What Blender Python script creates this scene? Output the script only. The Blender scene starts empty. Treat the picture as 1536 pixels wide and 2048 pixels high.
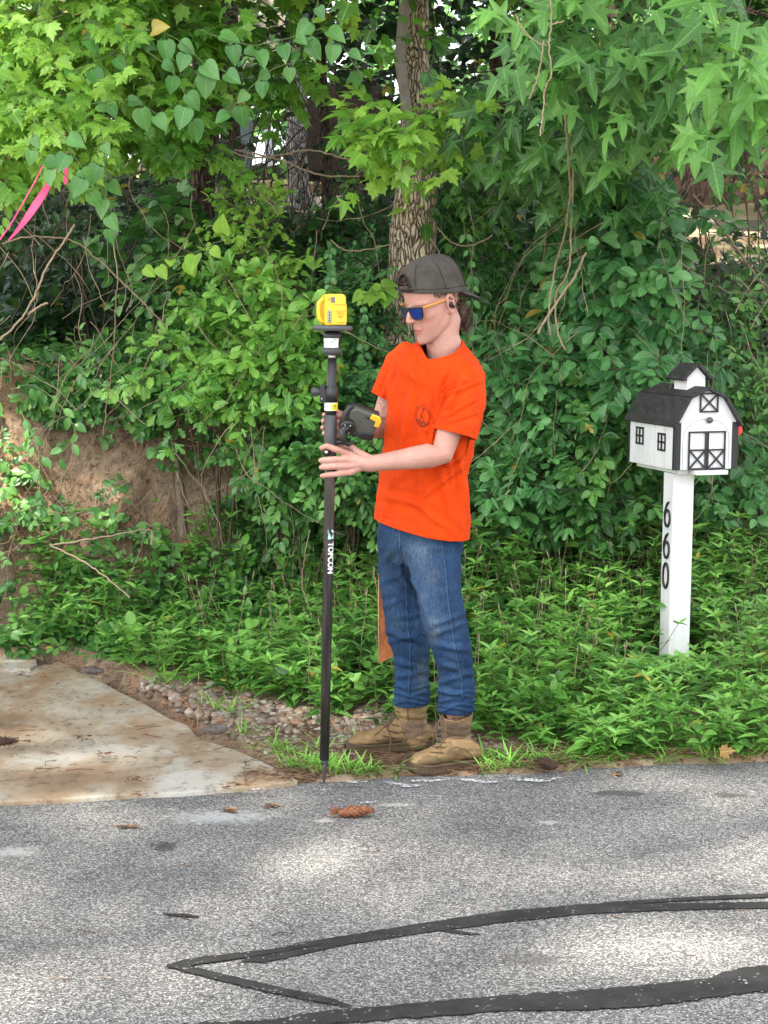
import bpy, bmesh, math, random
import numpy as np
from mathutils import Vector, Matrix, noise
from mathutils.bvhtree import BVHTree
random.seed(7); np.random.seed(7)
R = math.radians
sc = bpy.context.scene
COL = sc.collection
# ------------------------------------------------------------------ camera
FP = 3982.0; CZ = 1.7; PITCH = math.atan(434/FP)
cam = bpy.data.cameras.new('camera'); camo = bpy.data.objects.new('camera', cam); COL.objects.link(camo)
camo.location = (0, 0, CZ); camo.rotation_euler = (math.pi/2-PITCH, 0, 0)
cam.sensor_fit = 'VERTICAL'; cam.sensor_height = 36; cam.sensor_width = 27; cam.lens = 36*FP/2048
cam.clip_start = 0.1; cam.clip_end = 500
sc.camera = camo
# ------------------------------------------------------------------ sky and sun
SUN_EL, SUN_AZ = 62.0, 215.0        # degrees; azimuth clockwise from +Y (behind the camera, to its left)
sunv = Vector((math.sin(R(SUN_AZ))*math.cos(R(SUN_EL)), math.cos(R(SUN_AZ))*math.cos(R(SUN_EL)), math.sin(R(SUN_EL))))
w = bpy.data.worlds.new('World'); sc.world = w; w.use_nodes = True
nt = w.node_tree; nt.nodes.clear()
sky = nt.nodes.new('ShaderNodeTexSky'); sky.sky_type = 'NISHITA'; sky.sun_disc = False
sky.sun_elevation = R(SUN_EL); sky.sun_rotation = R(SUN_AZ); sky.air_density = 1.0; sky.dust_density = 2.5; sky.ozone_density = 1.0
hs = nt.nodes.new('ShaderNodeHueSaturation'); hs.inputs['Saturation'].default_value = 0.22; hs.inputs['Value'].default_value = 1.15
bg = nt.nodes.new('ShaderNodeBackground'); bg.inputs[1].default_value = 0.15
wo = nt.nodes.new('ShaderNodeOutputWorld')
nt.links.new(sky.outputs[0], hs.inputs['Color']); nt.links.new(hs.outputs[0], bg.inputs[0]); nt.links.new(bg.outputs[0], wo.inputs[0])
sun = bpy.data.lights.new('sun', 'SUN'); sun.energy = 5.0; sun.angle = R(1.5); sun.color = (1, .92, .79)
suno = bpy.data.objects.new('sun', sun); COL.objects.link(suno)
suno.rotation_euler = sunv.to_track_quat('Z', 'Y').to_euler()
sc.view_settings.view_transform = 'Standard'; sc.view_settings.look = 'None'
sc.view_settings.exposure = 1.92; sc.view_settings.gamma = 1
sc.cycles.max_bounces = 7; sc.cycles.diffuse_bounces = 2; sc.cycles.transmission_bounces = 4; sc.cycles.transparent_max_bounces = 6
sc.cycles.use_denoising = True
# ------------------------------------------------------------------ placing helpers
FW = Vector((0, math.cos(PITCH), -math.sin(PITCH))); UP = Vector((0, math.sin(PITCH), math.cos(PITCH)))
CAM = Vector((0, 0, CZ))
def ray(px, py): return FW + Vector(((px-768)/FP, 0, 0)) + UP*((1024-py)/FP)
def at(px, py, Y):
    r = ray(px, py); return CAM + r*(Y/r.y)
def gnd(px, py, z=0.0):
    r = ray(px, py); return CAM + r*((z-CZ)/r.z)
def proj(co):
    co = np.asarray(co, dtype=float).reshape(-1, 3) - np.array(CAM)
    d = co @ np.array(FW)
    return 768+FP*co[:, 0]/d, 1024-FP*(co @ np.array(UP))/d
def PX(n, Y): return n*Y/FP         # metres spanned by n photo pixels at depth Y
# ------------------------------------------------------------------ scene-object helpers
def tag(o, label=None, cat=None, group=None, kind=None):
    if label: o['label'] = label
    if cat: o['category'] = cat
    if group: o['group'] = group
    if kind: o['kind'] = kind
    return o
def thing(name, label, cat, loc=(0, 0, 0), group=None):
    o = bpy.data.objects.new(name, None); COL.objects.link(o); o.location = loc; o.empty_display_size = .1
    return tag(o, label, cat, group)
def link(name, me, mat=None, parent=None, smooth=False):
    o = bpy.data.objects.new(name, me); COL.objects.link(o)
    if mat is not None: me.materials.append(mat)
    if smooth: me.polygons.foreach_set('use_smooth', [True]*len(me.polygons))
    if parent is not None:
        o.parent = parent
        loc = Vector((0, 0, 0)); q = parent
        while q: loc = loc+Vector(q.location)+q.matrix_parent_inverse.translation; q = q.parent
        o.matrix_parent_inverse = Matrix.Translation(-loc)
    return o
class MB:
    def __init__(s): s.v = []; s.f = []
    def add(s, vs, fs):
        n = len(s.v); s.v += [tuple(v) for v in vs]; s.f += [tuple(i+n for i in f) for f in fs]; return s
    def box(s, c, size, M=None):
        M = M or Matrix.Identity(3); c = Vector(c)
        vs = [c + M @ Vector((x*size[0]/2, y*size[1]/2, z*size[2]/2)) for x in (-1, 1) for y in (-1, 1) for z in (-1, 1)]
        return s.add(vs, [(0, 1, 3, 2), (4, 6, 7, 5), (0, 4, 5, 1), (2, 3, 7, 6), (0, 2, 6, 4), (1, 5, 7, 3)])
    def prism(s, pts, off):            # closed polygon of 3-D points, extruded by off
        n = len(pts); off = Vector(off)
        vs = [Vector(p) for p in pts]+[Vector(p)+off for p in pts]
        return s.add(vs, [tuple(range(n))[::-1], tuple(range(n, 2*n))]+[(i, (i+1) % n, n+(i+1) % n, n+i) for i in range(n)])
    def rings(s, rs, cap=True, closed=True):
        n = len(rs[0]); vs = [p for r in rs for p in r]; fs = []
        for k in range(len(rs)-1):
            for i in range(n if closed else n-1):
                j = (i+1) % n; fs.append((k*n+i, k*n+j, (k+1)*n+j, (k+1)*n+i))
        if cap:
            fs.append(tuple(range(n))[::-1]); fs.append(tuple((len(rs)-1)*n+i for i in range(n)))
        return s.add(vs, fs)
    def tube(s, pts, rad, seg=8, cap=True, squash=None, up=None):
        pts = [Vector(p) for p in pts]; n = len(pts)
        rad = rad if isinstance(rad, (list, tuple)) else [rad]*n
        rs = []; ref = Vector(up) if up else Vector((.31, .2, .93)); last = None
        for i, p in enumerate(pts):
            t = (pts[min(i+1, n-1)]-pts[max(i-1, 0)])
            t = t.normalized() if t.length > 1e-9 else Vector((0, 0, 1))
            if last is None:
                a = ref.cross(t)
                if a.length < .05: a = Vector((1, 0, 0)).cross(t)
                a.normalize()
            else:
                a = (last - t*last.dot(t)).normalized()
            last = a; b = t.cross(a); q = (squash[i] if isinstance(squash, list) else squash) if squash else 1
            rs.append([p + a*(rad[i]*math.cos(2*math.pi*k/seg)) + b*(rad[i]*q*math.sin(2*math.pi*k/seg)) for k in range(seg)])
        return s.rings(rs, cap)
    def caps(s, pts, rad, seg=12):      # tube with rounded ends
        pts = [Vector(p) for p in pts]; rad = rad if isinstance(rad, (list, tuple)) else [rad]*len(pts)
        P = []; Q = []
        d0 = (pts[0]-pts[1]).normalized(); d1 = (pts[-1]-pts[-2]).normalized()
        for a in (80, 55, 28): P.append(pts[0]+d0*rad[0]*math.sin(R(a))); Q.append(rad[0]*math.cos(R(a)))
        P += pts; Q += rad
        for a in (28, 55, 80): P.append(pts[-1]+d1*rad[-1]*math.sin(R(a))); Q.append(rad[-1]*math.cos(R(a)))
        return s.tube(P, Q, seg)
    def ball(s, c, r, M=None, nu=16, nv=10):
        M = M or Matrix.Identity(3); c = Vector(c); r = r if isinstance(r, (tuple, list)) else (r, r, r)
        rs = []
        for j in range(1, nv):
            t = math.pi*j/nv
            rs.append([c+M @ Vector((r[0]*math.sin(t)*math.cos(2*math.pi*i/nu), r[1]*math.sin(t)*math.sin(2*math.pi*i/nu), -r[2]*math.cos(t))) for i in range(nu)])
        return s.rings(rs)
    def mesh(s, name='mesh'):
        me = bpy.data.meshes.new(name); me.from_pydata(s.v, [], s.f); me.update(); return me
    def build(s, name, mat=None, parent=None, smooth=False, bevel=0):
        me = s.mesh(name)
        if bevel:
            bm = bmesh.new(); bm.from_mesh(me); bmesh.ops.recalc_face_normals(bm, faces=bm.faces)
            es = [e for e in bm.edges if len(e.link_faces) == 2 and e.calc_face_angle(0) > .6]
            bmesh.ops.bevel(bm, geom=es, offset=bevel, segments=2, affect='EDGES', profile=.6, clamp_overlap=True); bm.to_mesh(me); bm.free()
        elif True:
            bm = bmesh.new(); bm.from_mesh(me); bmesh.ops.recalc_face_normals(bm, faces=bm.faces); bm.to_mesh(me); bm.free()
        return link(name, me, mat, parent, smooth)
def evalmods(me, mods):
    o = bpy.data.objects.new('scratch', me); COL.objects.link(o)
    for typ, kw in mods:
        m = o.modifiers.new(typ, typ)
        for k, v in kw.items(): setattr(m, k, v)
    dg = bpy.context.evaluated_depsgraph_get()
    out = bpy.data.meshes.new_from_object(o.evaluated_get(dg)); bpy.data.objects.remove(o); return out
def getco(me):
    a = np.empty(len(me.vertices)*3, 'f'); me.vertices.foreach_get('co', a); return a.reshape(-1, 3)
def getno(me):
    a = np.empty(len(me.vertices)*3, 'f'); me.vertices.foreach_get('normal', a); return a.reshape(-1, 3)
def setco(me, a): me.vertices.foreach_set('co', np.ascontiguousarray(a, 'f').ravel()); me.update()
# ------------------------------------------------------------------ numpy value noise
_T = np.random.RandomState(3).rand(64, 64, 64).astype('f')
def vnoise(p, sc_=1.0):
    q = np.asarray(p, float)*sc_+100.0; i = np.floor(q).astype(int); f = q-i; f = f*f*(3-2*f); o = 0
    for a in (0, 1):
        for b in (0, 1):
            for c in (0, 1):
                wt = (f[:, 0] if a else 1-f[:, 0])*(f[:, 1] if b else 1-f[:, 1])*(f[:, 2] if c else 1-f[:, 2])
                o = o+wt*_T[(i[:, 0]+a) % 64, (i[:, 1]+b) % 64, (i[:, 2]+c) % 64]
    return o*2-1
def fbm(p, s, n=4):
    o = 0; a = 1; t = 0
    for k in range(n): o = o+a*vnoise(p, s); t += a; a *= .5; s *= 2.03
    return o/t
# ------------------------------------------------------------------ materials
def M_(name):
    m = bpy.data.materials.new(name); m.use_nodes = True; n = m.node_tree; n.nodes.clear()
    out = n.nodes.new('ShaderNodeOutputMaterial'); b = n.nodes.new('ShaderNodeBsdfPrincipled'); n.links.new(b.outputs[0], out.inputs[0])
    return m, n, b, out
def nd(n, typ, **kw):
    x = n.nodes.new('ShaderNode'+typ)
    for k, v in kw.items():
        if k.startswith('_'): x.inputs[k[1:].replace('_', ' ')].default_value = v
        else: setattr(x, k, v)
    return x
def ramp(n, src, stops):
    r = n.nodes.new('ShaderNodeValToRGB'); e = r.color_ramp.elements
    while len(e) < len(stops): e.new(.5)
    for k, (p, c) in enumerate(stops):
        e[k].position = p; e[k].color = (*c, 1) if len(c) == 3 else c
    n.links.new(src, r.inputs[0]); return r.outputs[0]
def g(v): return (v, v, v)
def mixc(n, a, b, f, mode='MIX'):
    x = n.nodes.new('ShaderNodeMix'); x.data_type = 'RGBA'; x.blend_type = mode
    for s, i in ((f, 0), (a, 6), (b, 7)):
        if hasattr(s, 'is_output') or isinstance(s, bpy.types.NodeSocket): n.links.new(s, x.inputs[i])
        else: x.inputs[i].default_value = s if i == 0 else (*s, 1)
    return x.outputs[2]
def math_(n, op, a, b=0.0, c=None):
    x = n.nodes.new('ShaderNodeMath'); x.operation = op
    for i, s in enumerate((a, b, c)):
        if s is None: continue
        if isinstance(s, bpy.types.NodeSocket): n.links.new(s, x.inputs[i])
        else: x.inputs[i].default_value = s
    return x.outputs[0]
def noise_(n, scale, detail=4, rough=.55, vec=None, dist=0):
    x = nd(n, 'TexNoise', _Scale=scale, _Detail=detail, _Roughness=rough, _Distortion=dist)
    if vec is not None: n.links.new(vec, x.inputs['Vector'])
    return x.outputs[0]
def objco(n):
    return n.nodes.new('ShaderNodeTexCoord').outputs['Object']
def geopos(n): return n.nodes.new('ShaderNodeNewGeometry').outputs['Position']
def stretch(n, vec, sx, sy, sz, rot=(0, 0, 0)):
    x = n.nodes.new('ShaderNodeMapping'); x.inputs['Scale'].default_value = (sx, sy, sz); x.inputs['Rotation'].default_value = rot
    n.links.new(vec, x.inputs[0]); return x.outputs[0]
def bump(n, b, h, strength=.3, dist=.01):
    x = nd(n, 'Bump', _Strength=strength, _Distance=dist); n.links.new(h, x.inputs['Height']); n.links.new(x.outputs[0], b.inputs['Normal'])
def simple(name, col, rough=.5, metal=0, var=.15, vs=30, bmp=.1, spec=.5, vdark=None):
    m, n, b, o = M_(name); p = objco(n); nz = noise_(n, vs, 5, .6, p)
    lo = vdark or tuple(c*(1-var) for c in col); hi = tuple(min(1, c*(1+var)) for c in col)
    n.links.new(ramp(n, nz, [(.3, lo), (.7, hi)]), b.inputs['Base Color'])
    b.inputs['Roughness'].default_value = rough; b.inputs['Metallic'].default_value = metal; b.inputs['Specular IOR Level'].default_value = spec
    if bmp: bump(n, b, noise_(n, vs*6, 3, .5, p), bmp, .002)
    return m
# ================================================================== TERRAIN
def edge(x):       # far edge of the road, metres ahead of the camera
    x = np.asarray(x, float); return 6.908 + .20*x + .016*np.sin(x*7.1+1)+.01*np.sin(x*19.)
def apron_x(y):    # right-hand edge of the stone/concrete driveway slab as a function of depth
    return np.interp(y, [6.9, 7.25, 7.85, 8.35, 9.1, 9.15, 9.5], [-.27, -.48, -.78, -1.05, -1.45, -1.62, -1.7])
def sm(a, b, t):
    t = np.clip((t-a)/(b-a), 0, 1); return t*t*(3-2*t)
def height(x, y):
    x = np.asarray(x, float); y = np.asarray(y, float)
    p = np.stack([x, y, x*0], -1).reshape(-1, 3)
    n1 = fbm(p, 1.3, 4).reshape(x.shape); n2 = fbm(p+9, 5.0, 4).reshape(x.shape)
    d = y-edge(x)
    R_ = sm(-.6, .9, x)                                 # 0 = left (steep bare bank), 1 = right (weedy slope)
    low = .015+.05*sm(.2, 2.0, d) + .015*n2*sm(0, .5, d)
    lo_slope = .42*sm(1.0, 3.0, d)*R_
    base = 2.72*(1-R_)+2.7*R_+.25*n1
    steep = sm(base, base+.75+.55*R_, d)
    H = low + lo_slope + steep*(1.28-.40*R_)
    H = H + np.clip(d-3.6, 0, 22)*.115 + .05*n1*steep + .05*n2*steep
    for (fx0, fy0, fr) in ((.17, 7.05, .17), (.33, 7.10, .17), (.02, 7.33, .2), (.16, 7.36, .2)):   # ground trodden flat under the boots
        kf = 1-sm(fr*.6, fr, np.hypot(x-fx0, y-fy0)); H = H*(1-kf)+.004*kf
    H = np.where(d < 0, -.03, H)
    H = np.where((x < apron_x(y)+.03) & (d < 2.55), -.02, H)
    return H
def hz(x, y): return float(height(np.array([x]), np.array([y]))[0])
def grid_sheet(name, xs, ys, fn, mat):
    X, Y = np.meshgrid(xs, ys); Z = fn(X, Y)
    V = np.stack([X, Y, Z], -1).reshape(-1, 3); nx = len(xs)
    f = [(j*nx+i, j*nx+i+1, (j+1)*nx+i+1, (j+1)*nx+i) for j in range(len(ys)-1) for i in range(nx-1)]
    me = bpy.data.meshes.new(name); me.from_pydata(V.tolist(), [], f); me.update()
    return link(name, me, mat, None, True)
# ---- soil
m, n, b, o = M_('soil'); p = geopos(n)
c1 = ramp(n, noise_(n, 2.3, 6, .6, p), [(.3, (.13, .09, .06)), (.42, (.30, .21, .14)), (.55, (.47, .34, .23)), (.68, (.56, .44, .32)), (.8, (.32, .25, .19))])
c2 = mixc(n, c1, (.50, .28, .16), ramp(n, noise_(n, 3.1, 4, .6, stretch(n, p, 1, 1, 1.4)), [(.52, g(0)), (.68, g(.75))]))
c3 = mixc(n, c2, (.045, .03, .02), ramp(n, noise_(n, 38, 5, .7, p), [(.52, g(0)), (.66, g(.8))]))
sy = n.nodes.new('ShaderNodeSeparateXYZ'); n.links.new(p, sy.inputs[0])
leafl = ramp(n, noise_(n, 24, 6, .7, p), [(.3, (.012, .008, .005)), (.6, (.045, .026, .015)), (.8, (.09, .055, .03))])   # leaf litter under the trees
c3 = mixc(n, c3, leafl, ramp(n, math_(n, 'ADD', math_(n, 'MULTIPLY', sy.outputs[1], .1), math_(n, 'MULTIPLY', noise_(n, 3, 3, .5, p), .06)), [(.0, g(0)), (1, g(1))]) if False else math_(n, 'GREATER_THAN', math_(n, 'ADD', sy.outputs[1], math_(n, 'MULTIPLY', noise_(n, 3, 3, .5, p), .8)), 11.0))
n.links.new(c3, b.inputs['Base Color']); b.inputs['Roughness'].default_value = .95; b.inputs['Specular IOR Level'].default_value = .15
bump(n, b, noise_(n, 45, 8, .7, p), 1.0, .03); MAT_SOIL = m
fx = np.concatenate([[-60, -40, -25, -15, -9, -6, -4, -3], np.arange(-2.6, 2.9, .035), [3.2, 4, 6, 9, 15, 25, 40, 60]])
fy = np.concatenate([[-45, -30, -18, -8, -2, 2, 5], np.arange(6.4, 12.0, .03), np.arange(12, 26, .35), [27, 30, 36, 45, 60, 80, 120]])
gr = grid_sheet('ground', fx, fy, height, MAT_SOIL)
co = getco(gr.data); X, Y = co[:, 0], co[:, 1]     # clods and root-worn relief on the steep bank
d = Y-edge(X); k = sm(2.5, 3.0, d)*(1-sm(4.2, 5, d))
no = getno(gr.data); rel = fbm(co, 4, 5)*.15+np.abs(fbm(co*np.array([1, 1, .5]), 13, 4))*.08
co = co+no*(rel*k)[:, None]; setco(gr.data, co)
tag(gr, kind='structure')
GB = BVHTree.FromPolygons([tuple(v) for v in co], [tuple(pp.vertices) for pp in gr.data.polygons])
def drop(x, y):
    h = GB.ray_cast(Vector((x, y, 20)), Vector((0, 0, -1))); return h[0].z if h[0] else 0.
def ghit(px, py):
    h = GB.ray_cast(CAM, ray(px, py).normalized()); return (h[0], h[1]) if h[0] else (None, None)
# ---- road
m, n, b, o = M_('asphalt'); p = geopos(n)
v = nd(n, 'TexVoronoi', _Scale=190.0); n.links.new(p, v.inputs['Vector'])
sep = n.nodes.new('ShaderNodeSeparateColor'); n.links.new(v.outputs['Color'], sep.inputs[0])
grain = ramp(n, sep.outputs[0], [(.0, g(.05)), (.35, g(.098)), (.6, (.165, .165, .164)), (.82, (.27, .268, .26)), (1, (.42, .415, .40))])
gap = ramp(n, v.outputs['Distance'], [(.0, g(1)), (.5, g(1)), (.75, g(.45))])
c = mixc(n, grain, gap, 1.0, 'MULTIPLY')
c = mixc(n, c, g(.5), ramp(n, noise_(n, 260, 2, .5, p), [(.55, g(0)), (.7, g(.5))]))
big = ramp(n, noise_(n, .9, 6, .6, p), [(.3, g(.80)), (.7, g(1.12))]); c = mixc(n, c, big, 1.0, 'MULTIPLY')
def blotch(n, p, c, px, py, rx, ry, col, amt, ns=9, thr=(.35, .6)):
    P = gnd(px, py); a = rx*P.y/FP; bb = abs(gnd(px, py-ry).y-gnd(px, py+ry).y)/2
    mp = n.nodes.new('ShaderNodeMapping'); mp.vector_type = 'TEXTURE'
    mp.inputs['Location'].default_value = (P.x, P.y, 0); mp.inputs['Scale'].default_value = (a, bb, 100)
    n.links.new(p, mp.inputs[0])
    ln = n.nodes.new('ShaderNodeVectorMath'); ln.operation = 'LENGTH'; n.links.new(mp.outputs[0], ln.inputs[0])
    e = math_(n, 'SUBTRACT', 1.25, ln.outputs['Value']); e = math_(n, 'ADD', e, math_(n, 'MULTIPLY', math_(n, 'SUBTRACT', noise_(n, ns, 5, .65, p), .5), 2.2))
    f = ramp(n, e, [(thr[0], g(0)), (thr[1], g(amt))]); return mixc(n, c, col, f)
for (px, py, rx, ry, col, amt, ns, th) in [
        (440, 1632, 135, 19, (.48, .50, .50), .5, 34, (.3, 1.1)), (30, 1702, 70, 14, (.45, .47, .46), .45, 40, (.3, 1.0)),
        (505, 1578, 30, 6, (.6, .62, .62), .6, 45, (.4, .8)), (1098, 1644, 26, 5, (.5, .48, .44), .55, 45, (.3, .7)),
        (1245, 1586, 72, 9, (.045, .043, .04), .75, 8, (.45, .7)), (1466, 1589, 50, 7, (.05, .048, .045), .7, 8, (.45, .7)),
        (330, 1692, 45, 14, (.03, .03, .03), .85, 60, (.5, .75)), (1070, 1920, 120, 20, (.05, .05, .05), .6, 40, (.5, .9)),
        (790, 1608, 60, 5, (.5, .5, .48), .4, 60, (.4, .9)), (650, 1640, 30, 6, (.55, .55, .53), .45, 60, (.4, .9)),
        (140, 1592, 260, 6, (.07, .055, .045), .6, 20, (.4, .9)), (700, 1572, 60, 4, (.07, .06, .05), .5, 20, (.4, .9))]:
    c = blotch(n, p, c, px, py, rx, ry, col, amt, ns, th)
n.links.new(c, b.inputs['Base Color']); b.inputs['Roughness'].default_value = .85; b.inputs['Specular IOR Level'].default_value = .3
bump(n, b, v.outputs['Distance'], .55, .003); MAT_ASPH = m
xs = np.concatenate([[-60, -30, -12, -6], np.arange(-4, 4, .04), [6, 12, 30, 60]])
V = []; F = []
ys = np.linspace(0, 1, 14)
for i, x in enumerate(xs):
    e = float(edge(x))
    for t in ys: V.append((x, -7+(e+7)*t, 0.0 if t < 1 else -.004))
ny = len(ys)
for i in range(len(xs)-1):
    for j in range(ny-1): F.append((i*ny+j, (i+1)*ny+j, (i+1)*ny+j+1, i*ny+j+1))
me = bpy.data.meshes.new('road'); me.from_pydata(V, [], F); me.update(); tag(link('road', me, MAT_ASPH), kind='structure')
# ---- tar crack seals, paint
def ribbon(name, pts, mat, z=.004, kind='structure', rag=.0022, sub=14, sp=False):
    P = []                                             # pts = (px, py, full width in photo pixels, measured vertically)
    for a, c_ in zip(pts[:-1], pts[1:]):
        for k in range(sub): P.append([a[i]+(c_[i]-a[i])*(k/sub if not sp or i < 1 else (1-math.cos(math.pi*k/sub))/2) for i in range(3)])
    P.append(list(pts[-1])); L = []; Rr = []
    for i, (px, py, wd) in enumerate(P):
        u = gnd(px, py-wd/2, z); l = gnd(px, py+wd/2, z)
        L.append(u+Vector((0, random.uniform(-rag, rag)+rag*2*noise.noise((px*.05, 1, 0)), 0))); Rr.append(l+Vector((0, random.uniform(-rag, rag)+rag*2*noise.noise((px*.05, 9, 0)), 0)))
    mb = MB(); n_ = len(L); mb.add(L+Rr, [(i, i+1, n_+i+1, n_+i) for i in range(n_-1)])
    return tag(mb.build(name, mat), kind=kind)
m, n, b, o = M_('tar'); p = geopos(n)
v = nd(n, 'TexVoronoi', _Scale=170.0); n.links.new(p, v.inputs['Vector'])
sep = n.nodes.new('ShaderNodeSeparateColor'); n.links.new(v.outputs['Color'], sep.inputs[0])
spk = math_(n, 'MULTIPLY', ramp(n, sep.outputs[1], [(.955, g(0)), (.98, g(1))]), ramp(n, noise_(n, 16, 3, .5, p), [(.45, g(0)), (.6, g(1))]))
n.links.new(mixc(n, ramp(n, noise_(n, 14, 5, .6, p), [(.3, g(.013)), (.7, g(.032))]), g(.28), spk), b.inputs['Base Color'])
b.inputs['Roughness'].default_value = .72; b.inputs['Specular IOR Level'].default_value = .3; bump(n, b, noise_(n, 120, 4, .6, p), .5, .004); MAT_TAR = m
ribbon('crack_seal', [(1900, 1785, 20), (1536, 1809, 13), (1420, 1812, 12), (1300, 1814, 15), (1180, 1817, 19), (1010, 1832, 23), (850, 1855, 20), (700, 1878, 18), (600, 1897, 24), (530, 1914, 20), (484, 1921, 4)], MAT_TAR)
ribbon('crack_seal', [(2000, 1772, 9), (1536, 1790, 8), (1400, 1796, 7), (1290, 1802, 7), (1200, 1808, 5)], MAT_TAR, z=.0045)
ribbon('crack_seal', [(640, 1886, 5), (560, 1899, 9), (470, 1912, 12), (400, 1920, 14), (360, 1928, 14), (333, 1932, 6)], MAT_TAR, z=.0055)
ribbon('crack_seal', [(336, 1930, 6), (380, 1938, 14), (440, 1953, 14), (520, 1972, 15), (600, 1989, 14), (660, 2001, 12), (703, 2012, 3)], MAT_TAR, z=.0065)
ribbon('crack_seal', [(330, 2060, 20), (420, 2050, 12), (540, 2046, 13), (620, 2037, 24), (850, 2018, 30), (1000, 2006, 30), (1150, 2000, 38), (1300, 1990, 44), (1420, 1975, 40), (1470, 1962, 50), (1536, 1955, 52), (1800, 1935, 56)], MAT_TAR, z=.005, rag=.005)
ribbon('crack_seal', [(870, 1858, 2), (900, 1862, 6), (940, 1866, 4), (960, 1868, 1)], MAT_TAR, z=.0035)
ribbon('crack_seal', [(325, 1827, 2), (350, 1829, 6), (398, 1833, 3)], MAT_TAR, z=.004)
m, n, b, o = M_('road_paint'); p = geopos(n)
n.links.new(ramp(n, noise_(n, 60, 5, .65, p), [(.35, (.45, .47, .48)), (.5, (.72, .74, .75))]), b.inputs['Base Color']); b.inputs['Roughness'].default_value = .7
tr = n.nodes.new('ShaderNodeBsdfTransparent'); mxs = n.nodes.new('ShaderNodeMixShader'); n.links.new(ramp(n, noise_(n, 75, 4, .7, p), [(.44, g(0)), (.56, g(.9))]), mxs.inputs[0])
n.links.new(tr.outputs[0], mxs.inputs[1]); n.links.new(b.outputs[0], mxs.inputs[2]); n.links.new(mxs.outputs[0], o.inputs[0]); MAT_PAINT = m      # worn thin: the stones show through
for q in [[(690, 1562, 1), (710, 1564, 4), (735, 1562, 1)], [(768, 1563, 1), (785, 1566, 5), (815, 1571, 6), (850, 1570, 1)], [(822, 1561, 1), (860, 1561, 4), (900, 1558, 1)],
          [(905, 1557, 1), (935, 1559, 4), (965, 1563, 5), (1005, 1563, 1)], [(1010, 1557, 1), (1040, 1558, 6), (1085, 1561, 5), (1125, 1555, 1)], [(630, 1578, 1), (645, 1579, 2), (662, 1578, 1)],
          [(720, 1605, 1), (738, 1604, 3), (752, 1602, 1)], [(490, 1577, 1), (510, 1578, 5), (530, 1576, 1)]]:
    ribbon('paint_mark', q, MAT_PAINT, z=.0042+random.random()*.0006, rag=.006, sp=True)
# ---- driveway slab
m, n, b, o = M_('slab'); p = geopos(n); ps = stretch(n, p, 1, .55, 1)
c = ramp(n, noise_(n, 2.2, 7, .62, ps, .15), [(.3, (.17, .11, .06)), (.42, (.27, .19, .115)), (.5, (.34, .28, .20)), (.58, (.42, .39, .33)), (.7, (.50, .49, .45))])
c = mixc(n, c, (.26, .15, .065), ramp(n, noise_(n, 3.7, 5, .6, stretch(n, p, 1, .4, 1), .1), [(.53, g(0)), (.7, g(.7))]))
c = mixc(n, c, (.05, .035, .025), ramp(n, noise_(n, 22, 8, .75, stretch(n, p, 1, .6, 1)), [(.52, g(0)), (.70, g(.8))]))
c = mixc(n, c, (.42, .45, .40), ramp(n, noise_(n, 5, 4, .6, ps), [(.60, g(0)), (.7, g(.6))]))
n.links.new(c, b.inputs['Base Color']); b.inputs['Roughness'].default_value = .85; bump(n, b, noise_(n, 30, 7, .65, p), .5, .01)
MAT_SLAB = m
out = [(-500, 1622), (-200, 1611), (0, 1601), (120, 1597), (260, 1588), (360, 1583), (440, 1577), (520, 1570), (598, 1561)]
side = [(570, 1546), (535, 1528), (500, 1512), (470, 1500), (430, 1488), (395, 1472), (378, 1450), (340, 1436), (290, 1408), (240, 1384), (200, 1362), (160, 1345), (128, 1327), (76, 1331), (72, 1312), (40, 1303), (0, 1299), (-300, 1290)]
top = [gnd(x, y, .014) for x, y in out+side]
mb = MB(); mb.prism([q+Vector((random.uniform(-.004, .004), random.uniform(-.006, .006), 0)) for q in top], (0, 0, -.09)); sl = mb.build('driveway', MAT_SLAB, bevel=.006); tag(sl, kind='structure')
# second, slightly higher step of the slab at the far left
top = [gnd(x, y, .028) for x, y in [(-500, 1345), (-100, 1342), (60, 1336), (74, 1328), (72, 1310), (40, 1302), (0, 1298), (-300, 1289), (-500, 1289)]]
mb = MB(); mb.prism(top, (0, 0, -.06)); tag(mb.build('driveway', MAT_SLAB, bevel=.005), kind='structure')
# ================================================================== MADE OBJECTS
def frame_m(xa, ya, za): return Matrix((xa, ya, za)).transposed()
def rotz(a): return Matrix.Rotation(a, 3, 'Z')
BLACK = simple('black_plastic', (.012, .012, .013), .38, var=.3, bmp=.05)
DKGREY = simple('dark_grey_plastic', (.045, .047, .05), .55, var=.15)
YEL = simple('yellow_plastic', (.80, .52, .03), .42, var=.05, vs=12, bmp=.03)
SILV = simple('silver_metal', (.55, .55, .53), .35, .8)
WHITEP = simple('white_label', (.72, .75, .76), .3, var=.22, vs=60, bmp=0)
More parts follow.
